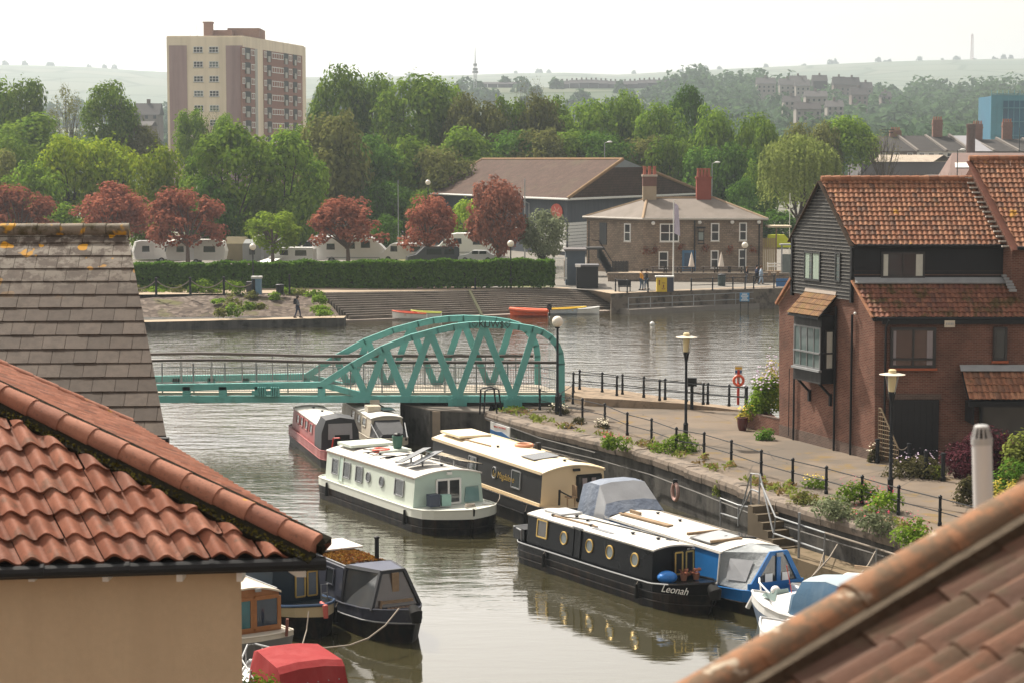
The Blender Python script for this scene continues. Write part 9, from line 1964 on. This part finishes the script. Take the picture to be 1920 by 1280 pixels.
b = MB(); b.poly([Tq-V((0, 0, .03)), Tq+V((Tq.x-Bq.x, Tq.y-Bq.y, Bq.z-Tq.z)), Tq+V((Tq.x-Bq.x, Tq.y-Bq.y, Bq.z-Tq.z))-U*8, Tq-U*8-V((0, 0, .03))]); b.build('back_roof', M_slat, gh, fix=False)
# nearest roof at the lower right
nr = thing('near_tiled_roof', 'blurred terracotta roof verge crossing the lower right corner close to the camera', 'roof', (1.5, 5.0, 13.6))
PR, PLf = D(2060, 884, 7.2), D(1180, 1417, 6.3); vh = (PR-PLf).normalized(); hp = V((vh.x, vh.y, 0)).normalized(); up_ = V((hp.y, -hp.x, 0))
up_ = up_ if up_.y < 0 else -up_; up_ = (up_+V((0, 0, .145))).normalized(); Nr = vh.cross(up_).normalized(); Nr = Nr if Nr.z > 0 else -Nr
M_near = tilemat('sunburnt_tiles', [(.12, .068, .05), (.20, .10, .062), (.10, .062, .048), (.16, .085, .056)], (5, .48, .65), (.10, .075, .05), None, .8, (.12, .085, .065)); M_verge = tilemat('lichened_verge_tiles', [(.27, .14, .08), (.34, .18, .10), (.21, .12, .075)], (9, .44, .8), (.13, .10, .07), (8, .63, (.42, .36, .28)), .9, (.11, .085, .065))
b = MB(); n = int((PR-PLf).length/.42)+1
for i in range(n+2): a = PLf+vh*(i*.42-.3)+Nr*(.03+.008*(i % 2)); b.tube([a, a+vh*.45], [.090, .082], 18)
b.build('verge_tiles', M_verge, nr, smooth=True)
b = MB(); b.beam(PLf-vh+up_*.09-Nr*.015, PR+vh+up_*.09-Nr*.015, .13, .12, Nr); b.build('mortar_bed', mat('crumbly_brown_mortar', (.075, .058, .042), .95, .5, 14, bmp=1, bsc=30), nr)
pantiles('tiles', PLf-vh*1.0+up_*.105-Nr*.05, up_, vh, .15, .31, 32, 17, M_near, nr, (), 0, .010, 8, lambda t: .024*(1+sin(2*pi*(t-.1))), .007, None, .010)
b = MB(); q = PLf-vh*1.4-Nr*.16; b.poly([q, q+up_*4.2, q+up_*4.2+vh*5, q+vh*5]); b.build('underlay', MATS['underlay'], nr, fix=False)
b = MB(); b.prism([PLf-vh-Nr*.14-up_*.02, PR+vh-Nr*.14-up_*.02, V((PR.x+vh.x, PR.y+vh.y, 8))-up_*.02, V((PLf.x-vh.x, PLf.y-vh.y, 8))-up_*.02], up_*3.6); b.build('wall', M_render, nr)
# flue pipe
Y = 10.6; p0, p1 = D(1848, 1120, Y), D(1840, 795, Y); fl = thing('flue_pipe', 'pale grey plastic flue pipe with slotted cap rising behind the near roof', 'flue pipe', p0); ax = (p1-p0).normalized(); Lp = (p1-p0).length
M_pvc = mat('grey_white_plastic', (.50, .49, .49), .45, .04, 2, grime=((.40, .38, .36), 3, .62, .3)); M_pvc2 = mat('grey_plastic_cap', (.34, .34, .34), .5, .05, 2)
MB().tube([p0-ax*4.0, p0, p0+ax*(Lp-.085)], .052, 24).build('pipe', M_pvc, fl, smooth=True); q = p0+ax*(Lp-.105)
MB().tube([q, q+ax*.035], .0555, 24).build('cap_collar', M_pvc2, fl, smooth=True); MB().tube([q+ax*.03, q+ax*.09], [.040, .026], 16).build('cap_core', mat('dark_cap_core', (.05, .05, .05), .7), fl)
b = MB()
for i in range(12):
    a = 2*pi*i/12; r1, r2 = V((cos(a), sin(a), 0)), 0; b.beam(q+ax*.03+r1*.052, q+ax*.088+r1*.036, .009, .008, r1)
b.build('cap_rib', M_pvc2, fl); MB().tube([q+ax*.085, q+ax*.097, q+ax*.103], [.040, .038, .028], 20).build('cap_top', M_pvc2, fl, smooth=True)
# unseen houses added behind the viewpoint to hold back low sky light
for k, (x, y, w, d_, h, lab) in enumerate(((-34, -14, 30, 12, 12.5, 'added brick apartment house, unseen behind the viewpoint, western block'), (2, -16, 34, 12, 13.5, 'added brick apartment house, unseen directly behind the viewpoint'), (38, -12, 30, 14, 12.5, 'added brick apartment house, unseen behind the viewpoint, eastern block'), (-46, 26, 24, 26, 11, 'added brick house block beside the moorings, unseen from the viewpoint'))):
    r = thing('unseen_apartment_house', lab, 'house', (x, y, 2)); b = MB(); b.box((x, y, 2+h/2), (w, d_, h)); b.build('wall', M_brick, r)
    b = MB(); b.prism([(x-w/2-.3, y-d_/2-.4, 2+h), (x-w/2-.3, y, 2+h+4), (x-w/2-.3, y+d_/2+.4, 2+h)], (w+.6, 0, 0)); b.build('roof', M_pan, r)
    for i in range(int(w/4)):
        for j in range(4): win(r, (x+w/2, y+d_/2, 0), (-1, 0), 1.4+i*4, 3+i*4, 3.2+j*2.8, 4.8+j*2.8, M_white, M_glass, (2, 1), .1, .06)
b = MB(); b.poly([(-90, -40, 1.9), (90, -40, 1.9), (90, 12, 1.9), (24, 50, 1.9), (14, 30, 1.9), (-12, 20, 1.9), (-20, 40, 1.9), (-90, 60, 1.9)]); tag(b.build('near_pavement', MATS['quay_path'] if 'quay_path' in MATS else M_asphalt), kind='structure')
# haze
hm = bpy.data.materials.new('haze_air'); hm.use_nodes = True; ht = hm.node_tree; ht.nodes.clear()
ho = ht.nodes.new('ShaderNodeOutputMaterial'); hv = ht.nodes.new('ShaderNodeVolumePrincipled')
hv.inputs['Color'].default_value = (.80, .91, 1.0, 1); hv.inputs['Density'].default_value = 0.00017; hv.inputs['Anisotropy'].default_value = 0.35
ht.links.new(hv.outputs[0], ho.inputs['Volume'])
hb = MB(); hb.box((0, 2750, 145), (12000, 6100, 294)); tag(hb.build('haze', hm), kind='stuff')
